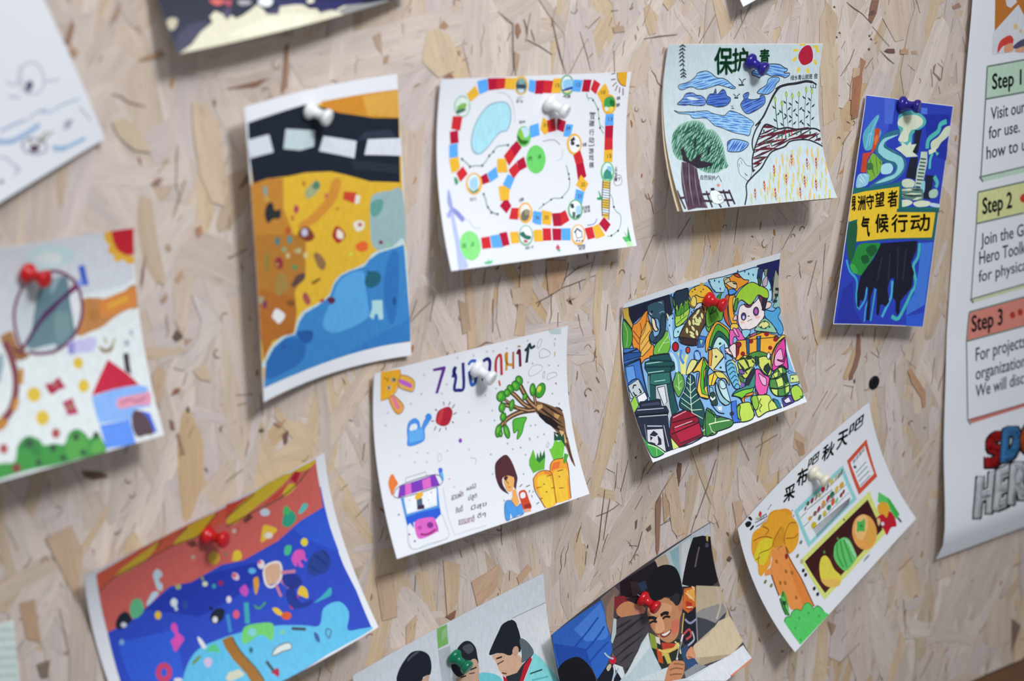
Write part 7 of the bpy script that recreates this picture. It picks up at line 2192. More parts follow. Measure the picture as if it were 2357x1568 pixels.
P d868c4 590 1477 709 1469 701 1586 583 1589
O 5a4a5a 9 265 1478 783 1451 829 1591 207 1610
L a3aab5 9 362 1455 367 1402 666 1390 662 1438
P 4a8fd8 251 1620 290 1624 286 1820 731 1820 760 1610 790 1607 759 1846 755 1923 662 1978 353 1912 340 1994 302 1929 255 1950 255 1851
P 2a5ad0 255 1851 491 1840 757 1855 752 1932 679 1963 348 1930 335 1993 305 1920 260 1952
P e6edf5 302 1622 569 1625 769 1622 730 1800 300 1814
P 46607a 465 1669 542 1687 525 1799 443 1799
P 3a2a40 466 1757 551 1767 545 1814 442 1804
C e0b02c 445 1655 490 1616 549 1610 563 1652 520 1682 461 1687
C d262c0 370 1935 492 1917 637 1943 662 2017 659 2102 519 2133 389 2134 348 2081
C 7a2f8a 612 2028 591 2049 557 2051 530 2033 524 2006 544 1985 578 1983 606 2001
S 8a2a6a 23 405 2086 503 2110 629 2085
C b04aa4 449 2021 435 2035 409 2036 388 2024 384 2005 398 1991 424 1990 445 2002
S a23aa0 14 654 2005 653 2120
S b0b8c4 6 250 1945 233 2211 467 2215 771 2213 783 2047 761 1925
S b0b8c4 5 240 2017 242 2218 761 2225
L b8bfcb 6 863 1624 841 2013 871 2216 1039 2212 1335 2224
C 6a5a9a 266 2052 260 2058 250 2059 241 2054 240 2045 246 2039 256 2038 265 2043
C 6a5a9a 317 2144 311 2150 301 2151 293 2146 291 2137 298 2131 308 2130 316 2136
C 6a5a9a 189 1803 183 1809 173 1810 165 1805 163 1797 169 1790 179 1789 187 1794
C b6bdcc 341 1116 337 1123 327 1124 319 1119 317 1111 321 1104 330 1103 339 1108
C b6bdcc 1023 1208 1018 1215 1008 1216 1000 1211 997 1203 1002 1196 1012 1195 1020 1200
C b6bdcc 1334 1265 1329 1272 1319 1273 1311 1268 1309 1259 1314 1252 1323 1251 1332 1256
C b6bdcc 542 1242 537 1249 528 1250 520 1245 517 1237 522 1230 532 1229 540 1234
C b6bdcc 711 1280 706 1286 697 1287 688 1282 686 1274 691 1267 700 1266 708 1271
C b6bdcc 594 1134 589 1140 580 1142 572 1136 569 1128 574 1121 583 1120 592 1125
C b6bdcc 740 1175 735 1182 725 1183 717 1178 715 1170 719 1163 729 1162 737 1167
C b6bdcc 1031 1665 1026 1671 1017 1672 1009 1667 1007 1659 1012 1652 1022 1651 1030 1656
C b6bdcc 373 1672 367 1678 358 1679 350 1674 349 1666 354 1660 363 1659 371 1664
C b6bdcc 638 1729 633 1735 624 1736 616 1731 614 1723 619 1717 629 1716 637 1721
C d88aa8 697 1654 692 1660 683 1661 676 1656 674 1649 679 1643 688 1642 695 1647
C d88aa8 985 1553 980 1559 972 1560 964 1555 962 1548 967 1542 976 1541 983 1546
C 8a4ab8 1238 1130 1228 1146 1208 1150 1192 1138 1187 1118 1197 1102 1216 1098 1233 1110
O b6bdcc 7 871 1225 907 1223 907 1294 858 1303
S b6bdcc 9 1320 1369 1398 1398 1373 1464
'''),
    ('lettering', '''
P 5a2f8a 871 129 1050 132 1062 160 945 458 905 454 1005 172 878 160
S 2a2f80 42 1166 302 1207 181 1178 224 1212 311 1186 455 1242 482 1324 465 1318 145
S 2f62b4 39 1398 191 1443 151 1513 166
S 2f5ab0 45 1415 275 1440 450 1498 433 1525 279
S 23246a 43 1618 189 1687 173 1722 231 1710 349
P 23246a 1592 403 1621 409 1613 458 1597 434
S 3060c0 39 1478 169 1501 154
S b23a3f 38 1807 410 1810 240 1838 176 1885 186 1894 429
S c0503a 24 1851 490 1865 563
S c8923a 33 1965 384 1978 176 1955 181 1978 296 2071 337
S a86a4a 30 2071 165 2071 387
S 6a2040 38 2130 208 2164 165 2176 380
S b87a5a 21 2134 108 2180 118
S 22383f 39 2246 193 2293 173 2271 350
S 22383f 35 2281 170 2314 117 2339 173 2397 155
T 8a7088 940 1812 1115 1800 19 -75 สวนผัก
T 8a7088 1181 1752 1320 1746 14 -57 ผลไม้
T 8a7088 1173 1870 1301 1863 18 -65 ปลูก
T 8a7088 959 1975 1061 1971 21 -74 กินดี
T 8a7088 1180 1992 1408 1992 17 -55 มีสุข
T b06a9a 957 2117 1185 2133 23 -73 ธรรมชาติ
T 8a4a8a 1241 2108 1360 2110 17 -55 ดีๆ
''')])
# ---- tilted white autumn drawing with an orange tree and crops in a brown panel
sheet('drawing_sheet', 'tilted white autumn drawing with an orange tree and crops in a brown panel', 'drawing', [(180.0, -170.1, 11.9), (248.2, -138.4, 3.4), (312.8, -111.0, 1.8), (200.3, -225.2, 13.7), (268.2, -194.4, 7.1), (333.8, -164.4, 2.2), (225.6, -273.2, 25.7), (292.9, -243.3, 17.0), (361.0, -211.9, 9.7)], 145.3, 114.4, [
    ('printed_picture', '''
P 8ccbd0 1053 547 2140 573 2169 1208 1064 1195
P dfe5ee 1107 625 2073 639 2103 1139 1126 1136
C d9962a 368 327 436 289 540 303 613 252 714 277 818 343 922 409 1004 527 978 632 1032 760 996 876 878 854 501 548 312 380
S a8691a 12 554 315 641 424 755 459
S a8691a 12 788 375 733 469 745 576
S a8691a 12 822 651 900 642 1019 707
C 15161c 150 42 218 59 263 122 228 147 165 115
C 15161c 223 9 265 24 291 91 264 89
C 15161c 207 184 282 178 289 211 225 213
C c9382c 421 115 464 96 483 150 440 170
C c6cdb0 356 117 414 136 386 167
S 5a5a66 12 329 175 458 225 573 262
S 5a5a66 12 325 240 458 279 548 282
S 7a7a88 12 599 188 680 164
P 3a3a44 664 158 691 159 684 180
C 8a6a7a 1012 505 1036 516 1020 532
C 6a5a70 1003 596 1033 591 1003 624
C 6a3a44 1264 674 1242 684 1225 680 1225 665 1241 647 1264 638 1280 642 1280 657
C 4a5a3a 1343 654 1318 660 1295 648 1288 625 1301 604 1327 598 1350 610 1357 633
C 8a2438 1428 667 1396 678 1372 670 1370 647 1390 623 1421 611 1446 619 1448 642
C 8a7a5a 1508 674 1478 688 1459 686 1462 669 1484 647 1513 633 1533 635 1530 652
C 9aa45a 1583 690 1558 698 1539 690 1535 671 1550 652 1574 643 1594 651 1598 670
C 9a1f38 1687 670 1650 683 1622 672 1617 644 1639 616 1676 603 1705 613 1709 641
C 5a5a60 1758 674 1729 690 1712 690 1716 674 1739 652 1768 637 1786 637 1782 653
C c9b05a 1868 689 1838 697 1812 685 1805 659 1820 635 1849 627 1876 639 1883 665
C d8ae4a 1296 877 1266 884 1239 869 1231 841 1247 817 1276 811 1303 826 1311 853
C 8a4a3a 1406 875 1376 882 1351 869 1345 844 1361 820 1390 813 1415 826 1422 852
C a03a38 1491 867 1455 880 1429 871 1427 845 1450 818 1485 805 1512 814 1514 840
C d8922a 1597 878 1560 889 1530 876 1525 846 1547 818 1583 806 1613 820 1619 849
C a8322e 1704 856 1673 866 1647 856 1643 831 1663 807 1694 796 1720 807 1724 832
C 2f6a4a 1811 867 1774 878 1744 865 1738 835 1760 806 1797 794 1828 807 1833 837
C 4a6a4a 1453 985 1420 995 1395 985 1392 960 1413 935 1446 925 1471 935 1474 960
C b0a03a 1563 999 1531 1008 1504 995 1500 969 1519 944 1551 935 1578 947 1582 974
C 2f7a5a 1678 986 1645 994 1617 980 1610 951 1629 925 1662 917 1690 931 1697 960
C c9562a 1769 967 1735 977 1708 965 1704 938 1724 912 1758 901 1785 913 1790 941
C c9b02a 1324 1022 1284 1029 1249 1008 1238 971 1258 939 1298 932 1333 953 1344 990
L 6a707a 12 1125 719 1255 719
L 6a707a 12 1112 867 1237 879
L 6a707a 12 1264 698 1820 760
L 6a707a 12 1252 847 1799 890
C 9a1f38 1687 657 1652 668 1622 654 1615 625 1635 597 1669 586 1699 599 1707 629
C 5a5a60 1755 687 1726 702 1707 701 1711 684 1734 662 1763 647 1782 648 1778 665
C c9c04a 1873 679 1842 688 1815 675 1808 649 1825 624 1855 615 1882 627 1890 654
C b5b58a 1963 669 1933 683 1912 679 1912 660 1934 636 1965 622 1986 626 1986 645
C 5a5a48 2017 678 1987 693 1967 692 1970 674 1993 651 2023 636 2042 637 2040 655
C 6a5a3a 2091 660 2061 675 2042 674 2044 656 2067 633 2097 617 2116 619 2114 637
C d8922a 1605 854 1570 865 1542 854 1538 826 1559 799 1594 788 1622 799 1626 827
C a8322e 1716 851 1681 864 1654 855 1652 829 1675 801 1711 788 1737 798 1740 824
C 2f6a4a 1800 843 1766 853 1739 841 1734 814 1754 787 1787 777 1815 789 1820 816
C d0b04a 1915 842 1878 854 1850 843 1846 815 1868 786 1905 774 1934 785 1938 813
C c9a03a 2030 857 1992 868 1960 853 1953 821 1974 790 2012 779 2044 794 2052 826
C c0b04a 1566 1002 1532 1010 1505 996 1498 967 1517 941 1550 933 1578 947 1584 976
C 2f7a5a 1673 983 1641 990 1612 973 1603 943 1620 917 1652 910 1681 927 1690 957
C c9562a 1777 951 1744 961 1716 949 1712 922 1732 896 1766 885 1793 897 1798 924
C 7ac08a 1841 983 1808 995 1784 987 1783 964 1805 939 1837 927 1861 935 1863 958
C 8a1f30 1952 972 1924 980 1902 971 1899 949 1915 928 1943 919 1965 929 1969 951
C 8a1f30 2010 956 1985 964 1965 956 1962 937 1978 917 2003 909 2023 917 2026 936
L 8a93a0 12 1600 681 2130 684
L 8a93a0 12 1527 843 2086 872
L 8a93a0 12 1501 1014 2076 1015
L 70767f 18 1251 1023 2070 1103
L 70767f 18 1256 1059 2055 1118
L 70767f 18 1260 1095 2039 1134
L 70767f 18 1263 1131 2024 1149
L 70767f 18 1267 1167 2008 1164
P c9523a 2705 512 2669 1181 2235 1181 2236 564
P dfe4ee 2640 586 2633 1096 2305 1103 2285 635
L 7a8a98 18 2329 846 2570 829
L 7a8a98 19 2325 919 2567 903
L 7a8a98 19 2318 997 2564 994
L 7a8a98 18 2316 1081 2558 1068
P cfd97a 857 1252 2432 1274 2387 2050 885 2055
P 4a1c1c 904 1324 2343 1361 2327 1956 949 1982
P 3a1416 904 1324 2343 1361 2339 1598 927 1583
C e0a056 2229 1895 2083 2029 1912 1996 1814 1816 1839 1595 1974 1458 2148 1488 2258 1669
C ecb777 1894 1592 2048 1465 2198 1545 2124 1730 1914 1810
C d8a24a 2124 1730 2252 1778 2191 1930 2032 1989 1973 1899
P 4fae52 2010 1497 2055 1553 2146 1566 2126 1631 2039 1738 1983 1671 1919 1647
C 2f8a3a 2059 1638 2043 1646 2024 1637 2011 1617 2013 1598 2028 1590 2047 1599 2060 1619
C 5fc06a 1409 1590 1498 1507 1663 1522 1746 1643 1730 1879 1685 1974 1441 1985 1376 1823 1369 1685
C 95d4a0 1644 1521 1726 1642 1730 1879 1687 1942 1683 1802 1687 1673
S 3f9a4a 31 1530 1519 1445 1687 1434 1910
S 3f9a4a 32 1600 1531 1532 1733 1482 1955
S 3f9a4a 33 1663 1554 1633 1757 1596 1960
S 4a9a4a 27 1581 1498 1574 1445
P 58c264 2577 1408 2695 1647 2708 1816 2714 2000 2615 2013 2607 1723 2486 1530
P 3fa84a 2650 1590 2695 1681 2708 1994 2622 2002
C dba02f 2459 1574 2590 1622 2619 1768 2508 1875 2411 1717
C b5182a 2345 1726 2461 1763 2495 1864 2590 1812 2613 1957 2560 2105 2468 2051 2340 2089 2344 1969 2327 1847
P 3a1a1c 2332 1714 2356 1771 2347 1936 2257 1921 2291 1779
C d8c08a 2331 1748 2376 1771 2360 1826 2300 1857
C cfcfe0 2402 1908 2382 1920 2360 1911 2348 1887 2352 1862 2372 1850 2394 1859 2407 1883
L 2a2a30 29 2654 2014 2665 2126
C 8a6a4a 1834 1324 1823 1330 1807 1324 1796 1309 1797 1293 1808 1287 1824 1294 1834 1309
C d8cc4a 1079 1590 1177 1495 1261 1519 1292 1629 1283 1807 1319 1980 1231 2075 1113 2015 1031 1903 1008 1762
C e0b45a 1008 1762 1119 1863 1265 2000 1219 2063 1101 2003 1019 1892
C 4a8a48 1287 1475 1273 1487 1259 1483 1251 1468 1256 1448 1269 1437 1284 1440 1292 1456
C b5b078 853 1248 898 1271 867 1324 828 1291
C 1a1c22 836 1441 815 1447 796 1436 789 1415 800 1396 821 1390 841 1401 847 1422
C 1a1c22 838 1525 817 1531 797 1520 791 1498 802 1479 824 1473 843 1484 849 1506
C 1a1c22 852 1806 830 1811 811 1800 806 1779 818 1760 840 1754 859 1765 864 1787
C 1a1c22 853 1918 831 1924 812 1913 808 1891 820 1873 842 1867 861 1878 866 1900
C 7a7a50 847 1182 823 1185 805 1174 803 1154 819 1139 843 1136 861 1147 863 1167
C 7a7a50 992 1054 968 1057 949 1045 947 1026 962 1010 986 1007 1005 1019 1007 1038
C 7a7a50 189 1086 166 1089 148 1077 147 1057 162 1042 185 1039 203 1051 205 1070
C 7a7a50 252 1212 228 1215 211 1203 209 1184 225 1168 249 1166 266 1177 268 1197
C e0a02c 228 295 343 290 456 340 539 321 662 291 822 372 970 572 1036 770 967 955 872 1030 721 1028 661 841 532 794 419 835 365 911 220 939 147 937 128 860 165 739 148 650 141 482
C d8c832 311 478 413 505 534 619 478 705 389 780 272 831 192 763 139 627 211 541
C cf9228 534 663 660 589 772 591 761 788 634 819 528 761
S 8f5a18 14 215 385 346 435 464 517 539 608
S 8f5a18 15 442 328 527 453 444 472
S 8f5a18 14 506 728 558 652 739 580
S 8f5a18 14 712 853 744 744 900 648 1018 726
S 8f5a18 14 761 788 904 889 985 879
S 8f5a18 13 183 740 249 632 423 704 497 706
S 8f5a18 14 162 662 244 687
S 8f5a18 14 721 1028 710 897 661 841
P e0904a 469 727 532 794 666 830 702 875 702 1027 720 1245 728 1526 699 1751 684 1996 471 1881 337 1739 341 1558 289 1396 313 1051 198 983 243 929 343 954 422 868
P d9823a 650 1092 683 1277 708 1526 690 1794 665 1995 553 1821 583 1479
S 7a3a1c 19 313 1051 295 1224 277 1418
S 7a3a1c 19 710 897 693 1082 728 1526 684 1996
S a8601c 14 546 806 664 836
C 8a2a20 682 1041 662 1061 639 1058 628 1033 634 1001 654 981 677 984 688 1009
C a0682a 496 970 486 991 468 992 454 972 450 944 460 923 477 922 492 942
C a0682a 574 1216 563 1237 546 1238 532 1219 530 1191 540 1170 558 1169 572 1188
C a0682a 411 1288 399 1308 382 1309 368 1290 367 1262 378 1242 395 1241 409 1260
C a0682a 528 1672 515 1692 497 1693 485 1674 485 1647 498 1626 516 1626 528 1644
C a0682a 655 1310 644 1331 626 1332 612 1313 611 1285 622 1264 639 1263 653 1282
C a0682a 480 1349 468 1369 451 1370 437 1351 436 1324 447 1303 465 1302 478 1321
C 4aa84a 295 1450 376 1409 367 1548 277 1768 223 1735 227 1587
S 2a6a2a 27 358 1409 276 1599 263 1789
S 7ad06a 19 319 1472 300 1621 277 1768
S 2a5a2a 23 269 1460 239 1598 223 1735
P 1f4a28 274 1514 334 1569 300 1621 259 1567
P 54c766 142 1795 202 1766 267 1810 327 1781 415 1794 471 1881 538 1841 620 1866 652 1931 650 2016 708 2018 759 2084 766 2180 806 2284 142 2270
S 2f7a3a 14 142 1795 202 1766 267 1810 327 1781 411 1799 471 1881 544 1847 620 1866 655 1941 650 2016 723 2024 762 2106 766 2180
C 3a9a4a 386 1957 374 1965 362 1962 357 1949 362 1935 374 1926 386 1929 391 1942
C 3a9a4a 245 2023 233 2032 221 2029 217 2016 223 2002 235 1993 246 1996 251 2009
C 3a9a4a 670 2186 657 2194 645 2191 641 2178 647 2164 659 2155 671 2159 675 2171
C 3a9a4a 559 2017 547 2025 535 2022 530 2009 536 1995 548 1986 560 1989 564 2002
C 3a9a4a 203 2223 190 2231 179 2227 175 2215 181 2201 194 2193 205 2196 209 2208
'''),
    ('lettering', '''
B 12141c 911 292 1122 368 92 -159 采
B 12141c 1205 267 1416 324 99 -181 布
B 12141c 1488 174 1724 189 69 -98 吧
B 12141c 1777 252 2030 301 92 -167 秋
B 12141c 2107 270 2325 319 95 -183 天
B 12141c 2386 247 2706 243 76 -131 吧
T 5a4a55 2320 690 2608 645 21 -52 秋收果实
C 4a4a50 2369 770 2355 779 2333 771 2317 751 2316 731 2330 722 2351 730 2367 750
T 4a4a55 329 175 559 251 13 -43 二十四节气
T 7a8088 1766 2112 1904 2113 22 -31 瓜果飘香
''')])
# ---- drawing of spectacles above a blue house with a red roof, at the left edge
sheet('drawing_sheet', 'drawing of spectacles above a blue house with a red roof, at the left edge', 'drawing', [(-392.5, 117.5, 4.7), (-319.0, 115.8, 3.0), (-244.8, 113.7, 2.2), (-394.1, 63.8, 6.8), (-320.4, 61.9, 6.3), (-246.1, 59.6, 4.8), (-395.0, 9.2, 45.8), (-321.0, 7.2, 36.9), (-247.0, 5.3, 26.0)], 148.0, 108.0, [
    ('printed_picture', '''
P cfd8dc 12 12 2948 12 2948 2148 12 2148
P c2c8d2 848 18 1496 10 2068 4 2626 0 2955 -11 2941 552 2830 611 2329 637 1421 919 789 812
C b3cdd3 1751 138 1856 58 2029 56 2242 118 2279 220 2218 278 2062 302 1945 322 1853 231 1778 210
C c8d3d6 1874 158 2029 124 2144 161 2141 257 2006 265
P d3a33a 2620 -21 2715 -12 2774 178 2851 277 2960 313 2962 391 2886 389 2839 334 2738 348 2731 269 2663 220 2684 155 2636 89
P b4222f 2705 -3 2960 4 2961 298 2871 290 2782 228 2735 133
C b07a48 2353 688 2520 696 2646 734 2802 683 2909 624 2978 653 2965 861 2851 871 2692 920 2527 1004 2372 1033 2250 1048 2201 867
C a5713a 2407 809 2506 815 2514 900 2411 920
P c87f3f 2516 733 2886 658 2958 650 2940 857 2842 860 2644 903 2543 905
P cf9a3a 2611 776 2859 721 2863 778 2623 834
S 7a5040 26 3086 322 3029 527 2969 633
C bcc4cd 1608 679 1684 507 1767 417 1905 354 2098 346 2247 455 2335 573 2345 752 2290 928 2210 1051 2055 1132 1912 1161 1715 1127 1630 1025 1602 860
C 5f7c88 1894 503 1975 459 2074 418 2191 418 2214 497 2215 685 2228 945 2214 1024 2123 1090 1957 1133 1750 1098 1692 1053 1770 887 1824 714
C d0d5dc 2225 593 2286 574 2327 656 2329 796 2290 928 2232 982 2223 853
C b8c4cc 1759 1099 1967 1082 2002 1105 1914 1152 1780 1138
P 8aa0aa 2055 415 2154 393 2066 530 2002 586
C 6f8c92 2036 786 2173 789 2190 939 2111 1052 2012 1053
P 4a2a55 2321 504 2337 554 2129 671 2021 756 1892 844 1789 944 1682 1051 1589 1175 1532 1172 1645 1045 1790 882 1925 749 2073 653 2218 564
P 7a2f5a 2198 570 2292 500 2329 534 2255 588
S 6e3550 32 1686 1034 1617 1040 1592 858 1606 697 1649 575 1727 439
S 6a3a58 34 1887 332 2098 346 2248 445 2317 551 2341 705 2322 850 2238 1001 2121 1099 1952 1159 1779 1147 1689 1114
P 3d5fc0 2333 325 2402 326 2436 550 2368 540
P 8a9ae0 2325 457 2373 474 2366 559 2309 531
P 9a7048 1423 910 1522 882 1560 880 1589 1035 1615 1186 1467 1161 1460 1014 1415 953
C b5b5dc 2133 1092 2262 1087 2430 1097 2397 1217 2236 1216 2117 1213
P 8a86c4 2121 1099 2200 1103 2177 1215 2117 1213
C 8a7a5a 2454 1182 2535 1232 2625 1193 2591 1260 2489 1260
S a09a6a 21 2540 1106 2546 1180
S a09a6a 21 2655 1144 2601 1207
C a5b0b8 2869 1116 2858 1137 2839 1144 2824 1132 2821 1108 2832 1086 2850 1079 2866 1092
C 9aa5b0 2805 1215 2791 1239 2768 1245 2749 1231 2745 1205 2759 1181 2782 1175 2801 1189
P 3f3845 2714 1308 2775 1310 2769 1388 2709 1378
S 7a4048 71 1459 977 1497 1128 1505 1306 1459 1471 1367 1606 1252 1684 1146 1729
S b5843a 50 1581 1258 1539 1399
S b8873a 53 1464 1523 1393 1619
S b27a30 84 1282 1682 1183 1736
P 8a5a3a 1522 1006 1620 1059 1700 1154 1635 1178 1551 1155
S 5a3048 26 1541 1064 1638 1116
P 8aa0ac 1391 1074 1425 1098 1402 1201 1322 1361 1251 1262
P 362f3a 2709 1315 2766 1320 2760 1532 2697 1484
P b81f3c 2530 1334 2721 1515 2819 1639 2550 1628 2258 1644
P 7fa9e8 2255 1652 2550 1628 2818 1643 2907 1678 2897 1866 2797 1864 2708 1864 2626 1943 2257 1903
P 5a8ae6 2262 1921 2615 1941 2610 2138 2597 2170 2254 2137
P 3f62d0 2768 1885 2865 1931 2889 2121 2854 2122
C d090a8 2531 1731 2664 1722 2838 1729 2924 1736 2891 1847 2719 1830 2525 1818
S 9a5a80 15 2561 1773 2675 1759 2752 1793 2870 1771
C 53404a 2644 1921 2695 1870 2765 1893 2827 1976 2844 2120 2753 2118 2643 2111 2620 2020
P a02040 1788 1444 1868 1450 1952 1403 1970 1450 2003 1518 1930 1522 1837 1557 1806 1525
P a83058 1924 1642 2045 1622 2051 1700 2069 1772 1944 1770 1942 1714
C a05a5a 1932 1479 1915 1494 1886 1497 1860 1484 1854 1465 1870 1449 1900 1447 1925 1459
C 9a6a5a 2039 1707 2019 1727 1989 1731 1964 1717 1960 1692 1979 1671 2010 1667 2034 1682
C cdb23a 2251 1322 2225 1357 2183 1366 2148 1343 2142 1302 2166 1267 2208 1258 2243 1281
C cdb23a 2258 1547 2229 1587 2183 1597 2147 1572 2143 1526 2171 1486 2217 1476 2253 1501
C cdb23a 1719 1531 1684 1574 1627 1584 1583 1556 1577 1505 1612 1462 1667 1451 1712 1480
C cdb23a 1740 1751 1704 1793 1648 1802 1606 1774 1602 1725 1638 1683 1693 1674 1736 1702
C a04a4a 1806 1905 1782 1932 1746 1939 1720 1920 1719 1888 1743 1861 1778 1855 1805 1873
C a04a4a 1215 1926 1191 1952 1156 1957 1132 1940 1131 1909 1155 1883 1189 1877 1214 1895
C 3a8c40 880 2044 1087 2025 1241 2040 1322 1923 1457 1861 1569 1916 1599 1970 1720 1978 1814 2005 1911 1918 2011 1905 2083 1969 2107 2016 2208 1978 2237 2043 2257 2130 2197 2167 1962 2157 1686 2155 1340 2137 1033 2143 832 2146
C 4f9a48 1827 2024 1948 1934 2040 1969 2063 2073 1946 2146 1822 2136
C 56a04a 2103 2081 2207 2036 2233 2133 2137 2154 2074 2124
C 2f7a38 1331 1925 1455 1869 1545 1951 1520 2058 1413 1973
C 2f4a38 1494 1933 1472 1955 1439 1959 1414 1943 1411 1917 1433 1895 1466 1891 1492 1906
C 2f4a38 1720 2018 1700 2039 1672 2044 1651 2029 1651 2004 1671 1983 1699 1979 1720 1993
C 2f4a38 2001 1977 1982 1997 1953 2001 1932 1987 1930 1963 1949 1943 1977 1939 1999 1954
C 2f4a38 2221 2006 2203 2026 2177 2030 2158 2016 2157 1993 2175 1973 2201 1968 2220 1982
C 2f4a38 1515 2103 1496 2122 1469 2125 1451 2112 1450 2090 1469 2072 1495 2068 1514 2081
C 2f4a38 1790 2121 1773 2136 1746 2139 1726 2127 1724 2107 1741 2092 1768 2089 1788 2101
C 2f4a38 2025 2122 2008 2136 1982 2137 1961 2126 1958 2108 1974 2094 2001 2092 2022 2104
C 7a3a3a 1284 2103 1259 2125 1222 2128 1194 2111 1191 2084 1216 2062 1254 2058 1282 2075
''')])
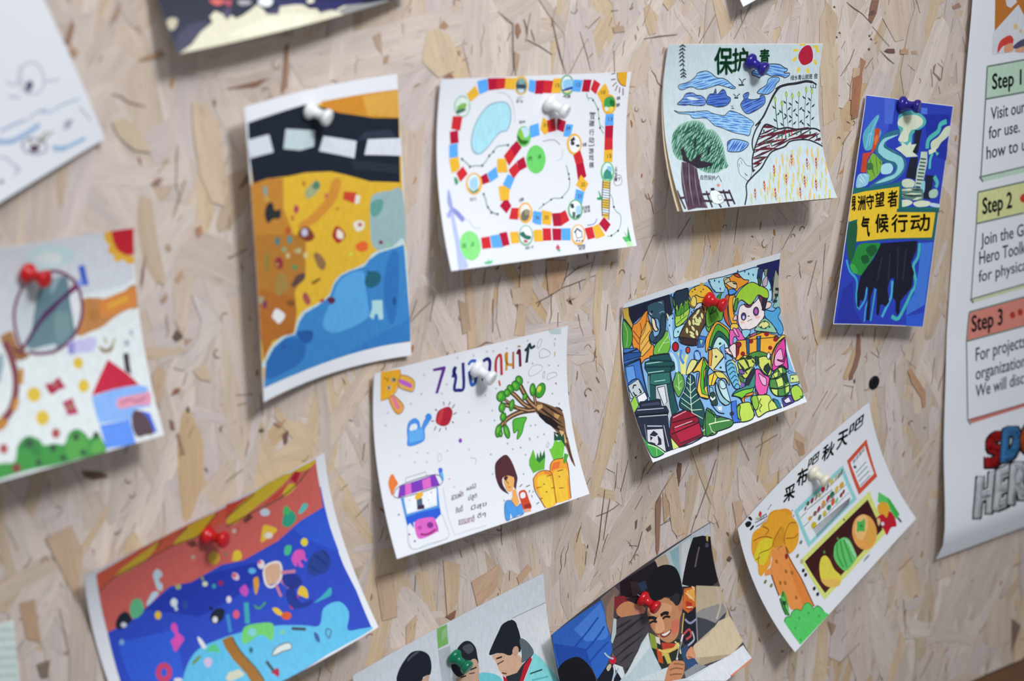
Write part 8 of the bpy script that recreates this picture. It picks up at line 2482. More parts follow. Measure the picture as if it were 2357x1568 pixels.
# ---- blue sea drawing under red and yellow stripes, held by a red pin
sheet('drawing_sheet', 'blue sea drawing under red and yellow stripes, held by a red pin', 'drawing', [(-293.5, -68.3, 14.4), (-214.8, -53.9, 10.1), (-136.7, -39.2, 3.2), (-283.5, -123.3, 1.2), (-205.1, -108.7, 2.0), (-127.9, -93.1, 3.5), (-273.5, -178.4, 15.2), (-194.8, -164.1, 25.5), (-116.0, -149.8, 22.4)], 159.5, 113.7, [
    ('printed_picture', '''
P 2c49bd 142 76 560 61 1112 28 1510 26 2036 24 2581 26 3056 19 3068 489 3078 998 3088 1479 3121 1814 3104 2250 2488 2249 1846 2286 1277 2321 11 2473 124 1646 153 931
P 2f57cc 2461 547 3079 433 3078 998 3092 1316 2720 973
P 2338a8 474 769 1303 794 1903 924 2330 1074 2045 1220 1223 1273
P 2f5ad0 230 1114 888 1276 817 1865 233 1606
C 5cb8e2 772 1846 1037 1615 1373 1609 1534 1629 1744 1670 2052 1754 2343 1880 2514 1954 2652 1813 2861 1828 2922 1983 2813 2134 2969 2194 3099 2258 2362 2253 1512 2299 653 2196
P c4605a 142 76 1510 26 2581 26 3056 19 3068 489 3052 710 2722 739 2395 845 1917 872 1646 793 1240 821 976 740 676 850 438 931 153 931
P cb5a40 137 57 710 -3 1283 0 1878 34 1866 254 1471 207 1082 204 569 213 327 225 152 322
C c9a92f 355 219 518 135 860 44 917 56 876 124 700 224 473 246
C c9ac2f 1101 204 1204 92 1322 24 1597 28 1656 64 1512 185 1351 249
S 6a4a2a 20 150 344 345 236 700 224 1082 204 1390 250 1591 186
S 6a3a28 21 876 124 956 33
S 6a3a28 21 1512 185 1677 53
S 6a3a28 21 1165 92 1283 47
C b5cddb 807 468 869 427 921 534 865 589 898 671 875 743 827 696 813 559
C b7cfdf 673 800 768 705 833 762 682 846
C 5db184 464 768 528 677 613 725 619 874 531 929 465 893
C 1c2334 258 904 319 792 414 782 461 911 415 948 315 976
C c8d0da 386 953 370 970 345 967 324 945 320 917 335 899 360 902 381 924
C 1c2334 1354 1304 1444 1271 1521 1327 1469 1414 1365 1430 1331 1368
C d2d6da 1410 1396 1392 1416 1367 1416 1350 1396 1350 1368 1368 1347 1393 1347 1410 1367
S 1c2334 34 1388 1264 1365 1215
C d9b93a 799 1040 778 1069 749 1070 727 1042 726 1002 745 972 775 971 797 999
C c8d8dc 1021 985 999 1016 967 1016 942 986 940 943 962 911 994 910 1019 941
S b8c8d8 35 985 1006 985 1075
C cfd2b8 1424 940 1409 958 1385 956 1365 936 1362 908 1377 890 1401 892 1421 913
C 9aa86a 1109 817 1093 835 1067 832 1045 809 1040 780 1055 762 1081 765 1104 788
C 7aa8cc 305 1141 291 1162 270 1162 254 1143 253 1114 268 1094 289 1093 304 1113
C 3a9aa4 1513 1015 1501 1031 1481 1031 1467 1014 1465 991 1478 975 1497 975 1512 992
C 8a2a5a 1608 1022 1592 1040 1568 1038 1548 1018 1546 991 1561 974 1585 975 1605 996
C 2a4a9c 1139 1074 1119 1103 1091 1105 1071 1079 1071 1040 1091 1011 1119 1008 1138 1035
C 8a9a58 1397 855 1387 870 1373 871 1363 858 1362 837 1371 822 1385 821 1396 834
C cf4fb0 860 1236 911 1194 939 1256 925 1325 967 1420 911 1468 817 1516 815 1423 810 1383 881 1342
C d7dde4 1118 1472 1154 1525 1171 1622 1133 1623 1110 1541
C d0b8d0 1798 1069 1766 1063 1737 1028 1729 985 1746 959 1778 966 1807 1001 1815 1044
C d05a6a 1786 1008 1773 1021 1751 1018 1734 1001 1730 980 1743 967 1765 969 1783 986
C c8b0c8 1642 1252 1624 1275 1598 1276 1581 1255 1582 1223 1600 1199 1625 1198 1643 1220
C c86a9a 1669 1451 1646 1479 1617 1482 1600 1458 1603 1420 1626 1392 1655 1389 1673 1413
O c0406a 59 674 1702 635 1745 585 1748 552 1709 555 1649 593 1606 644 1603 677 1644
C 56c083 1152 1667 1248 1621 1299 1679 1280 1741 1231 1702
S 8a6a30 98 1419 1626 1430 1771 1508 1923 1519 2044 1531 2159
S 6a8a30 31 957 1722 1069 1683
C c8b8dc 1081 1741 1157 1739 1169 1796 1094 1833
C d8d8dc 776 1835 756 1843 721 1835 691 1815 684 1795 704 1786 739 1794 769 1815
C c9cbb8 1293 1967 1425 2006 1434 2059 1272 2041
P 6a3a30 1252 259 1367 282 1396 388 1320 366
C caa03a 1643 695 1610 742 1554 740 1509 689 1499 618 1531 569 1586 572 1633 624
C d8b83a 1777 806 1860 704 1901 788 1888 842
C 8f7a5a 1749 699 1738 713 1719 712 1702 695 1699 672 1710 657 1729 659 1745 676
C a8a08a 1346 524 1336 539 1317 538 1300 520 1296 496 1306 480 1325 482 1342 500
C c8b0a8 1902 451 1891 469 1871 469 1854 449 1850 422 1860 403 1880 404 1897 424
C c9ae2f 1788 255 1918 126 2208 21 2521 -3 2710 36 2620 120 2404 200 2109 280 1900 341
C c9ae2f 2689 25 3055 27 2962 109 2793 71
C c9b23a 2562 287 2637 174 2756 239 2707 299 2600 318
P a8202f 2683 122 2753 38 2834 94 2759 218
P c4452f 1801 -1 2104 52 1918 126 1795 168
P c4452f 2273 283 2551 193 2658 164 2613 205 2479 286
S 6a4a2a 21 1782 319 2086 311 2518 307 2779 229 2962 109
S 6a3a28 21 1793 190 2040 106 2186 54
C b9c8d6 2365 430 2341 457 2293 448 2249 408 2235 361 2259 333 2307 343 2351 383
C 2f9a80 2496 636 2568 526 2663 575 2681 688 2586 743 2512 706
C 4ab06a 2530 507 2582 448 2629 536 2599 584 2542 555
C 56b8b4 2725 627 2816 537 2868 595 2772 651
C d8b53a 2222 621 2274 563 2413 687 2362 734 2276 752 2183 757
C d5d0c8 2345 746 2323 767 2284 760 2251 730 2242 694 2263 672 2302 679 2336 709
P 6a3a30 2000 352 2107 301 2138 384 2033 414
C d8bc3a 1911 803 1883 843 1841 844 1808 805 1803 747 1830 706 1872 705 1906 745
C d8c83a 2752 1034 2729 1062 2694 1062 2668 1033 2665 993 2688 965 2723 965 2750 994
C 48b488 2432 1010 2470 949 2542 984 2498 1061 2437 1061
C cf55b5 2500 1120 2581 1061 2670 1103 2660 1195 2595 1203 2606 1285 2553 1260 2553 1203 2518 1244 2495 1195
S cf55b5 25 2630 1162 2666 1236
C 27408e 2650 1305 2760 1203 2904 1212 2957 1351 2870 1461 2709 1444 2645 1397
H 1f357c 60 99 35 2650 1305 2760 1203 2904 1212 2957 1351 2870 1461 2709 1444
C cba58a 2129 1100 2212 1061 2339 1112 2299 1256 2208 1309 2116 1285 2105 1204
O dcd8d8 25 2129 1100 2212 1061 2339 1112 2301 1276 2179 1333 2110 1301 2099 1220
S c07a9a 40 2319 1228 2491 1289
S c07a9a 34 2281 1305 2358 1443
S c07a9a 34 2211 1329 2220 1481
C 22338a 2325 1268 2488 1325 2519 1451 2390 1466 2305 1372
C d8d0d8 2155 1044 2132 1074 2097 1074 2072 1045 2071 1003 2094 972 2128 971 2154 1001
C d05a7a 2124 999 2113 1011 2097 1009 2084 996 2082 978 2092 967 2109 968 2122 981
C 5aa8dc 2031 1068 2010 1085 1975 1080 1946 1054 1940 1024 1960 1006 1996 1012 2025 1037
C d0963a 1975 1142 2032 1150 2007 1253 1937 1333 1947 1225
C c050b8 1767 1197 1849 1159 1870 1245 1812 1294
C d4d0d8 1638 1250 1620 1274 1597 1276 1582 1256 1584 1224 1601 1200 1625 1198 1640 1218
C d05a80 1672 1452 1648 1480 1617 1481 1596 1456 1599 1418 1623 1390 1654 1388 1674 1414
S 3fa4b0 58 1797 1362 1724 1584
S 3a86c8 44 1539 1391 1496 1590
S 4a9a5a 23 1877 1435 1914 1489 2016 1462
C d0302f 2287 1583 2363 1527 2416 1569 2349 1647 2281 1661
C d8b83a 2421 1535 2489 1474 2545 1536 2521 1634 2459 1588
C d8b83a 2065 1557 2133 1587 2165 1690 2089 1639
C d0582f 2247 1726 2217 1745 2172 1739 2137 1710 2133 1676 2163 1657 2209 1663 2244 1692
C 3aa4b8 2564 1715 2683 1688 2830 1645 2803 1723 2686 1725
C 1f3490 2284 1473 2396 1450 2414 1640 2565 1671 2502 1715 2301 1662
C 6cc870 1579 1749 1663 1610 1831 1632 2002 1715 1914 1867 1842 1776 1753 1755 1644 1777
C 7ac8d0 1779 1714 1752 1737 1714 1734 1687 1709 1687 1674 1714 1651 1752 1653 1779 1679
C d0dcdc 1843 1997 1929 1950 2083 1964 2084 2032 1971 2018 1872 2017
O 6a7a88 14 1843 1997 1929 1950 2083 1964 2084 2032 1971 2018 1872 2017
C 3a5a98 2418 1990 2452 2038 2429 2112 2395 2064
O 4a6a88 14 2576 2024 2619 2060 2553 2116 2544 2061
S 3a4a58 33 2187 1848 2341 1923
S 9a6a28 119 1438 1635 1450 1814 1504 1972 1554 2124 1555 2220
S 4a4a38 15 1493 1641 1521 1827 1600 2045 1627 2198
C 2a6a80 1660 1869 1643 1886 1623 1888 1611 1873 1615 1850 1631 1833 1651 1832 1663 1847
C a82040 1735 2149 1838 2143 1798 2223 1759 2175
S 3a4a58 35 1745 2031 1775 2149
C c9cbb8 1242 1996 1403 1980 1421 2053 1268 2053
C 7ac89a 2092 1850 2076 1862 2054 1861 2039 1846 2040 1827 2056 1815 2078 1816 2093 1831
''')])
# ---- photo print of three dark-haired boys, one in a pale turquoise jacket
sheet('photo_print', 'photo print of three dark-haired boys, one in a pale turquoise jacket', 'photo', [(-126.6, -185.2, 7.6), (-53.7, -172.6, 4.4), (19.2, -159.9, 5.2), (-117.4, -238.4, 5.4), (-44.5, -225.8, 3.2), (28.1, -212.9, 1.2), (-108.2, -291.6, 14.6), (-35.3, -279.0, 11.8), (37.6, -266.4, 7.7)], 148.0, 108.0, [
    ('printed_picture', '''
P d3dbe6 0 0 2960 0 2960 2160 0 2160
P d8dfe6 2375 432 2965 471 2957 1202 2962 1687 1985 1175
S a8adb5 16 2419 440 2965 471
P 7cb86a 1285 1 1444 14 1424 308 1264 301
P 95c48a 1357 69 1432 51 1427 194 1338 204
P b4bcc8 1261 321 1447 349 1366 846 1233 775
C 1c2130 602 430 654 302 757 202 881 142 1018 196 1116 314 1133 467 1095 589 1037 585 979 582 937 644 691 566
C 4a5360 814 205 935 171 988 201 885 216 807 245
P c9a690 943 618 1024 578 1079 594 1048 675
C 20242f 1416 605 1533 453 1646 398 1743 442 1810 572 1813 717 1808 814 1753 714 1689 736 1605 848 1497 861 1420 735
C 4a505c 1619 470 1737 475 1778 583 1684 605
C c4a48e 1513 856 1605 848 1675 729 1767 721 1806 827 1780 1011 1736 1129 1481 994 1438 858
S 2a2428 22 1667 839 1770 851
S 2a2428 23 1510 868 1596 886
S 5a4038 16 1642 882 1726 913
P c03040 1741 1046 1804 1038 1822 1089
C 6fcbd8 1791 961 1930 1020 2058 1130 2108 1240 2075 1308 1790 1157
C 1d222c 1989 781 2065 663 2178 534 2250 455 2343 445 2429 475 2476 573 2471 746 2468 889 2406 885 2315 953 2259 923 2126 824
P 1d222c 2321 492 2344 431 2381 494 2403 447 2441 496 2458 593
C 1d222c 2090 691 2234 563 2363 514 2462 566 2497 730 2489 900 2449 980 2387 904 2315 953 2151 852
C d3ad94 2038 807 2181 854 2285 951 2332 947 2385 989 2439 1032 2458 1156 2344 1238 2248 1244 2141 1174 2090 1062 2071 939 2041 866
C c9a08a 2434 966 2402 1000 2361 996 2338 955 2344 902 2376 867 2416 871 2440 913
S 6a4a42 20 2079 971 2187 971
S 4a322c 16 2122 1122 2188 1170
S 2a2428 24 2082 887 2171 905
C 5d6a74 2485 797 2580 875 2656 1045 2639 1122 2523 1147 2447 1136 2475 1008
P 2a2f3a 2177 1276 2165 1201 2344 1238 2455 1169 2625 1115 2371 1378
P b91f34 2483 1183 2605 1133 2610 1179 2412 1399 2357 1370
P b91f34 2127 1166 2173 1233 2177 1276 2122 1247
P 86dbe2 2662 1091 2778 1281 2904 1545 2937 1717 2402 1438 2610 1179
L 2f5f68 23 2536 1353 2734 1393
L 5fbcc8 26 2541 1454 2794 1530
P 5a8ad0 2912 1578 2955 1683 2934 1672
''')])
# ---- photo print of a laughing boy in a beige coat writing with a pen
sheet('photo_print', 'photo print of a laughing boy in a beige coat writing with a pen', 'photo', [(18.2, -200.0, 14.2), (89.8, -181.4, 5.4), (161.1, -162.6, 4.8), (32.0, -253.3, 9.5), (103.5, -234.6, 5.2), (173.4, -214.8, 2.7), (45.8, -306.5, 13.0), (117.5, -287.9, 23.8), (189.1, -269.4, 20.7)], 148.0, 110.0, [
    ('printed_picture', '''
P 4a4348 0 0 2960 0 2960 2200 0 2200
P b7c4cc 1942 41 2945 13 2959 245 2822 1064 2334 741 2198 295
P c8ccd8 2615 13 2954 19 2958 263 2813 192
P 8fb4bf 2222 76 2390 74 2334 741 2268 338
P cdd3d8 2446 72 2614 67 2513 473 2366 693
P b8a690 1942 41 2147 65 2200 278 1981 210
P 16151d 2650 90 2814 156 2958 263 2961 744 2948 1023 2816 1028 2557 908 2342 712 2453 488 2563 255
S 6a5a58 30 2746 315 2625 593
P c8b060 2878 195 2924 205 2906 323 2881 289
C 4a4a6a 2914 391 2901 413 2877 411 2856 386 2850 352 2863 328 2886 330 2908 356
P 1f1520 1301 11 1959 70 1996 238 1835 293 1757 486 1618 501 1284 248
P 352a2e 1479 113 1668 256 1727 450 1490 383
P 2a3a5a 1614 237 1743 269 1754 415 1642 395
P 7a6a62 931 43 1204 17 1280 158 1164 272 1108 442 969 453
P 8a2a32 1181 178 1339 267 1442 422 1253 401 1138 394
C c98a62 1179 386 1337 370 1503 495 1650 673 1546 758 1358 673 1188 512
C d08a72 1447 562 1584 632 1612 733 1481 718
P 2a2428 1347 325 1625 471 1675 655 1499 510
P 4a464c 1147 520 1645 754 1592 1016 1337 1119 1074 1295 994 1215 936 1017 980 831
H 2f2b31 0 131 48 1147 520 1632 795 1592 1016 1337 1119 1074 1295 936 1017 980 831
P b9c8ca 1097 487 1143 534 1079 729 980 831 964 788
P 9a7a66 1015 241 1191 115 1097 487 982 699 962 482
P 3168c8 14 -1 947 71 974 249 959 497 977 713 953 913 784 1068 585 1155 557 955 312 601 19 617 4 326
P 4a84e0 400 196 922 107 962 310 949 677 868 691 564 520
P 2450b0 16 159 539 622 557 955 370 676 42 599
S 2450b0 37 343 469 592 401 847 301
S 2450b0 39 410 670 741 589 918 504
S 2450b0 36 511 857 762 789 924 762
C 14151b -51 754 26 587 186 564 377 647 499 833 555 1020 561 1169 523 1279 -64 887
P 1b1e2c 585 1155 784 1068 953 1125 966 1417 577 1179
P d5dce4 939 953 917 1119 1024 1233 1017 1340 951 1408 927 1286 892 1136
C c5233a 864 1004 940 1003 960 1081 917 1119 866 1079
S a8c8d8 22 812 872 858 967 926 1043
C c8c0a0 775 1095 840 1071 861 1117 791 1154
S c9d0d4 30 897 1123 877 1224 802 1319
S 8ab0d0 17 807 1309 958 1209
P b6a78f 2571 867 2965 1115 2955 1414 2939 1560 2974 1747 2964 1948 2672 1991 2255 1882 2138 1848 2121 1721 2187 1578 2569 1550 2432 1224
P 8d8a8c 2551 1229 2909 1340 2930 1462 2687 1524 2409 1506 2260 1589 2432 1224
P 3f424c 2425 1282 2555 1388 2671 1516 2924 1474 2839 1549 2509 1547 2289 1575
P cbbba0 2731 1519 2939 1560 2974 1747 2964 1948 2702 1979 2150 1737 2187 1578 2482 1592
P a8987f 2195 1761 2664 1973 2255 1882 2131 1858
S b8b0a4 31 2899 1076 2876 1321 2713 1478
P 1f1f2a 2350 751 2567 881 2274 1566 2065 1616 2063 1479 2091 1310 2225 1103
P c9682c 2358 790 2550 871 2471 1135 2305 1150 2246 1051
P e0a850 2383 838 2524 889 2492 1034 2394 976
P b5302a 2335 974 2423 1058 2380 1161 2294 1080
H e8c890 53 122 31 2358 790 2550 871 2471 1135 2305 1150
S 8a90b0 30 2223 1198 2279 1293 2397 1298
S c04a48 30 2098 1376 2227 1357 2221 1445 2119 1449
S a8b0c4 25 2111 1536 2241 1518 2261 1407
S c9a860 22 2241 1112 2095 1343
P 2a2f28 1607 1025 1690 1155 1795 1311 2018 1377 2044 1514 2032 1672 1756 1609 1557 1589 1549 1339 1539 1145
P 8a9a40 1602 1038 1690 1155 1633 1325 1553 1247
P d0b050 1672 1364 1994 1424 1977 1491 1723 1455 1651 1444
P c0502c 1629 1292 1687 1372 1638 1544 1576 1478
P b8402c 1734 1275 1942 1410 1887 1440 1708 1369
P c9b85a 1699 1426 1775 1468 1763 1598 1697 1577
P 304a70 1965 1515 2124 1513 2047 1680 1947 1715
P d8d0c8 1675 1146 1731 1195 1707 1291 1657 1230
S d8c070 25 1648 1334 1772 1436 1981 1448
S e0d8a0 17 1939 1378 1975 1460 1954 1569
P b9ccd4 1586 1029 1553 1247 1561 1393 1578 1585 1430 1578 1127 1511 907 1382 1058 1333 1306 1196 1420 1105
P cddae0 1581 1042 1522 1229 1251 1321 1077 1375 996 1390 1259 1215
P c8d4da 1127 1511 1301 1536 1592 1594 1693 1619 1646 1799
C bd8560 1661 764 1728 672 1852 648 2022 736 2172 877 2266 834 2306 891 2220 1068 2144 1152 2060 1292 1972 1350 1856 1346 1761 1259 1701 1130 1659 992 1662 880
C cf9a74 1744 749 1934 766 2084 906 2017 980 1825 914 1713 845
C c8705a 2002 1116 2129 1142 2045 1283 1955 1263
C d8a27c 1779 934 1874 943 1853 1140 1738 1135 1702 1082
C b5765a 2249 824 2298 886 2257 1025 2177 1075 2181 964
S 1c1a1e 46 1655 843 1722 875 1779 934
S 1c1a1e 50 1860 927 1936 932 1998 977
S 241a1a 32 1655 925 1721 932 1772 979
S 241a1a 31 1875 992 1935 988 2004 1037
S 8a5038 17 1691 1108 1748 1157 1821 1169
C 7a2a2a 1764 1166 1852 1187 1955 1200 1903 1248 1809 1240 1765 1207
C e8e4e4 1779 1176 1850 1193 1934 1203 1893 1227 1817 1222
C 15161c 1757 486 1835 293 1964 199 2129 242 2280 381 2338 574 2325 803 2254 926 2165 954 2161 853 2042 732 1931 713 1811 656 1776 567
C 2a2a32 2083 790 2225 776 2257 861 2165 954 2119 861
C c08560 1591 1698 1699 1608 1805 1591 1908 1649 1947 1699 1878 1795 1766 1851 1611 1827 1532 1769
S 8a5a40 18 1688 1662 1789 1687 1884 1754
S 8a5a40 18 1656 1718 1749 1754 1836 1801
S 8a5a40 18 1786 1626 1859 1666 1926 1718
C d0906e 2022 1622 2150 1573 2168 1643 2136 1729 2041 1722
S 8a5a48 16 2039 1661 2091 1705
L d8d8dc 28 2104 1364 1856 1605
L 2a2a30 17 2030 1430 1883 1590
P 2f4a78 1947 1715 2040 1691 2121 1721 2145 1837 1964 1812
P 8a9096 1878 1795 2108 1802 2241 1903 1866 1876
P d9dfe8 2936 1984 2966 2194 2514 2203 2418 2206 1875 1921 2270 1918 2642 1975
P c9506a 2955 2181 2957 2210 2502 2204 2511 2181
P e08a4a 2943 2184 2948 2198 2505 2196 2508 2187
P c8d2d8 1632 1791 1866 1876 2233 1913 2299 1934 1875 1921
''')])
# ---- blurred white sheet with faint pencil sketches in the top left corner
sheet('drawing_sheet', 'blurred white sheet with faint pencil sketches in the top left corner', 'drawing', [(-433.1, 209.6, 1.5), (-363.8, 235.6, 2.4), (-294.5, 261.7, 5.0), (-414.6, 160.5, 4.4), (-345.3, 186.5, 5.7), (-276.0, 212.6, 7.4), (-396.0, 111.3, 20.4), (-326.8, 137.4, 9.8), (-257.5, 163.4, 3.8)], 148.0, 105.0, [
    ('pencil_drawing', '''
O a3aabf 11 2467 1001 2588 1016 2635 1119 2607 1247 2525 1315 2415 1273 2374 1157 2410 1050
C 5a5672 2478 1241 2440 1261 2409 1253 2403 1222 2426 1185 2463 1165 2494 1173 2501 1204
S a3aabf 12 2259 1065 2323 1130 2399 1106
S a3aabf 12 2607 1247 2705 1283 2764 1298
S a3abc0 16 2222 1203 2319 1270
S a3aabf 10 2479 1007 2411 1113 2427 1248
S 9fb8d6 18 2450 1508 2545 1552 2682 1545 2869 1580
S a3abc4 16 2298 1514 2394 1486 2518 1504
S 93b0d4 49 1920 1547 2048 1618 2209 1627 2384 1610
S a8b2d0 27 1990 1474 2149 1481 2272 1500
S 8fb4d8 37 2406 1884 2511 1952 2656 1976 2761 1977
S a9c0dc 14 2401 1931 2530 1988
O 8a8aa4 16 2146 1689 2243 1694 2343 1766 2340 1879 2227 1865 2134 1780
C 5a3a5a 2284 1821 2262 1841 2222 1839 2189 1815 2182 1784 2204 1764 2243 1766 2276 1790
S 8a8470 20 2245 1793 2336 1746 2420 1711
S 8a8470 16 2298 1790 2415 1757 2487 1748
S 8a8470 16 2225 1766 2223 1667
C a8a4bc 2688 1777 2665 1800 2634 1797 2615 1772 2617 1738 2640 1716 2670 1718 2690 1744
S a09cb4 20 2587 1788 2664 1731 2725 1748
S b4b0c6 16 2833 1659 2864 1743 2890 1840
S b4b0c6 16 1927 1792 1986 1875 1914 1948
C 8a92a8 1801 1939 1786 1949 1764 1944 1749 1927 1749 1909 1764 1899 1785 1904 1800 1920
S b4b0c6 16 1875 1699 1966 1782
C a9a4bc 2152 1724 2140 1734 2124 1732 2114 1719 2115 1704 2126 1694 2142 1696 2152 1709
S a8a8bc 16 1992 1862 1986 1940
''')])
# ---- dark navy and cream sheet cut by the top edge above the yellow drawing
sheet('drawing_sheet', 'dark navy and cream sheet cut by the top edge above the yellow drawing', 'drawing', [(-233.1, 313.0, 4.9), (-158.4, 320.0, 2.7), (-83.5, 327.1, 1.4), (-228.7, 259.4, 2.8), (-153.8, 266.4, 4.4), (-78.4, 273.3, 5.4), (-222.6, 205.4, 21.6), (-148.0, 212.5, 23.6), (-73.3, 219.6, 9.6)], 150.0, 108.0, [
    ('printed_picture', '''
P 1d2136 0 0 3000 0 3000 2160 0 2160
P d0cdb8 -1 2167 184 2099 322 2007 487 1941 474 1885 554 1845 622 1890 628 1934 712 1917 745 1956 830 1939 936 1905 1031 1868 1081 1932 1099 1979 1227 1992 1267 1934 1394 1925 1542 1965 1601 2021 1693 2039 1713 2088 1830 2089 2045 2076 2224 2091 2366 2132 2658 2149 2636 2215 1580 2183
P dad8c6 555 2093 979 2011 1314 2009 1630 2082 1704 2108 1451 2157 788 2136
P 8a8c8e 1939 2111 2073 2082 2370 2121 2642 2145 2683 2178 2022 2197
P 26275a 1636 2005 1690 1949 2323 2077 2280 2108 2045 2076 1900 2098 1749 2073
P 2a2a5c 1183 1852 1664 1944 1591 1980 1465 1950 1280 1936
P 3a3852 6 2152 27 2050 105 1978 270 1901 457 1925 322 2007 162 2095
P 1c2033 13 1661 537 1733 559 1803 474 1885 262 1921 143 1857 54 1809
C b8b09a 16 1845 84 1825 132 1855 81 1921 18 1931
C c9605a 537 1733 634 1740 697 1773 610 1801 548 1768
C a8485a 673 1769 772 1776 723 1833
C dfe6ee 1060 1829 1142 1822 1220 1859 1173 1905 1107 1904 1055 1872
C 9a9aa0 827 1797 939 1807 974 1846 858 1846
P 3a3a58 1089 1944 1280 1936 1222 2002 1099 1979
P 4a4260 656 1842 742 1847 659 1951 625 1912
C d8d4c0 1612 1934 1694 1938 1681 1969 1611 1967
S 6a687a 14 1718 2078 1848 2081 1939 2111
''')])
# ---- blank white paper corner poking in from above the tree drawing
sheet('paper_sheet', 'blank white paper corner poking in from above the tree drawing', 'paper', [(139.6, 283.8, 2.5), (187.6, 298.4, 1.6), (235.4, 313.2, 1.7), (154.2, 236.0, 2.7), (202.3, 250.7, 3.8), (250.1, 265.4, 5.1), (169.2, 188.2, 14.8), (217.0, 202.9, 14.5), (264.8, 217.6, 13.8)], 100.0, 100.0, [])
# ---- pale mint lined sheet cut off at the bottom left corner
sheet('paper_sheet', 'pale mint lined sheet cut off at the bottom left corner', 'paper', [(-478.1, -81.5, 2.3), (-404.2, -84.7, 1.2), (-330.2, -88.2, 1.9), (-480.4, -134.0, 4.0), (-406.5, -137.3, 5.9), (-332.6, -140.7, 8.0), (-482.8, -186.4, 13.8), (-408.9, -189.8, 13.4), (-334.9, -193.1, 13.5)], 148.0, 105.0, [
    ('printed_picture', '''
P c3d2d2 6 6 2954 6 2954 2094 6 2094
S a9c0bc 27 2390 -1 2665 50 2987 112
S a9c0bc 27 2380 96 2656 149 2977 211
S a9c0bc 27 2370 194 2646 247 2967 310
S a9c0bc 27 2360 292 2636 346 2958 410
S a9c0bc 27 2350 390 2626 444 2948 509
S a9c0bc 27 2340 488 2616 543 2938 609
S a9c0bc 27 2331 587 2606 642 2929 709
''')])
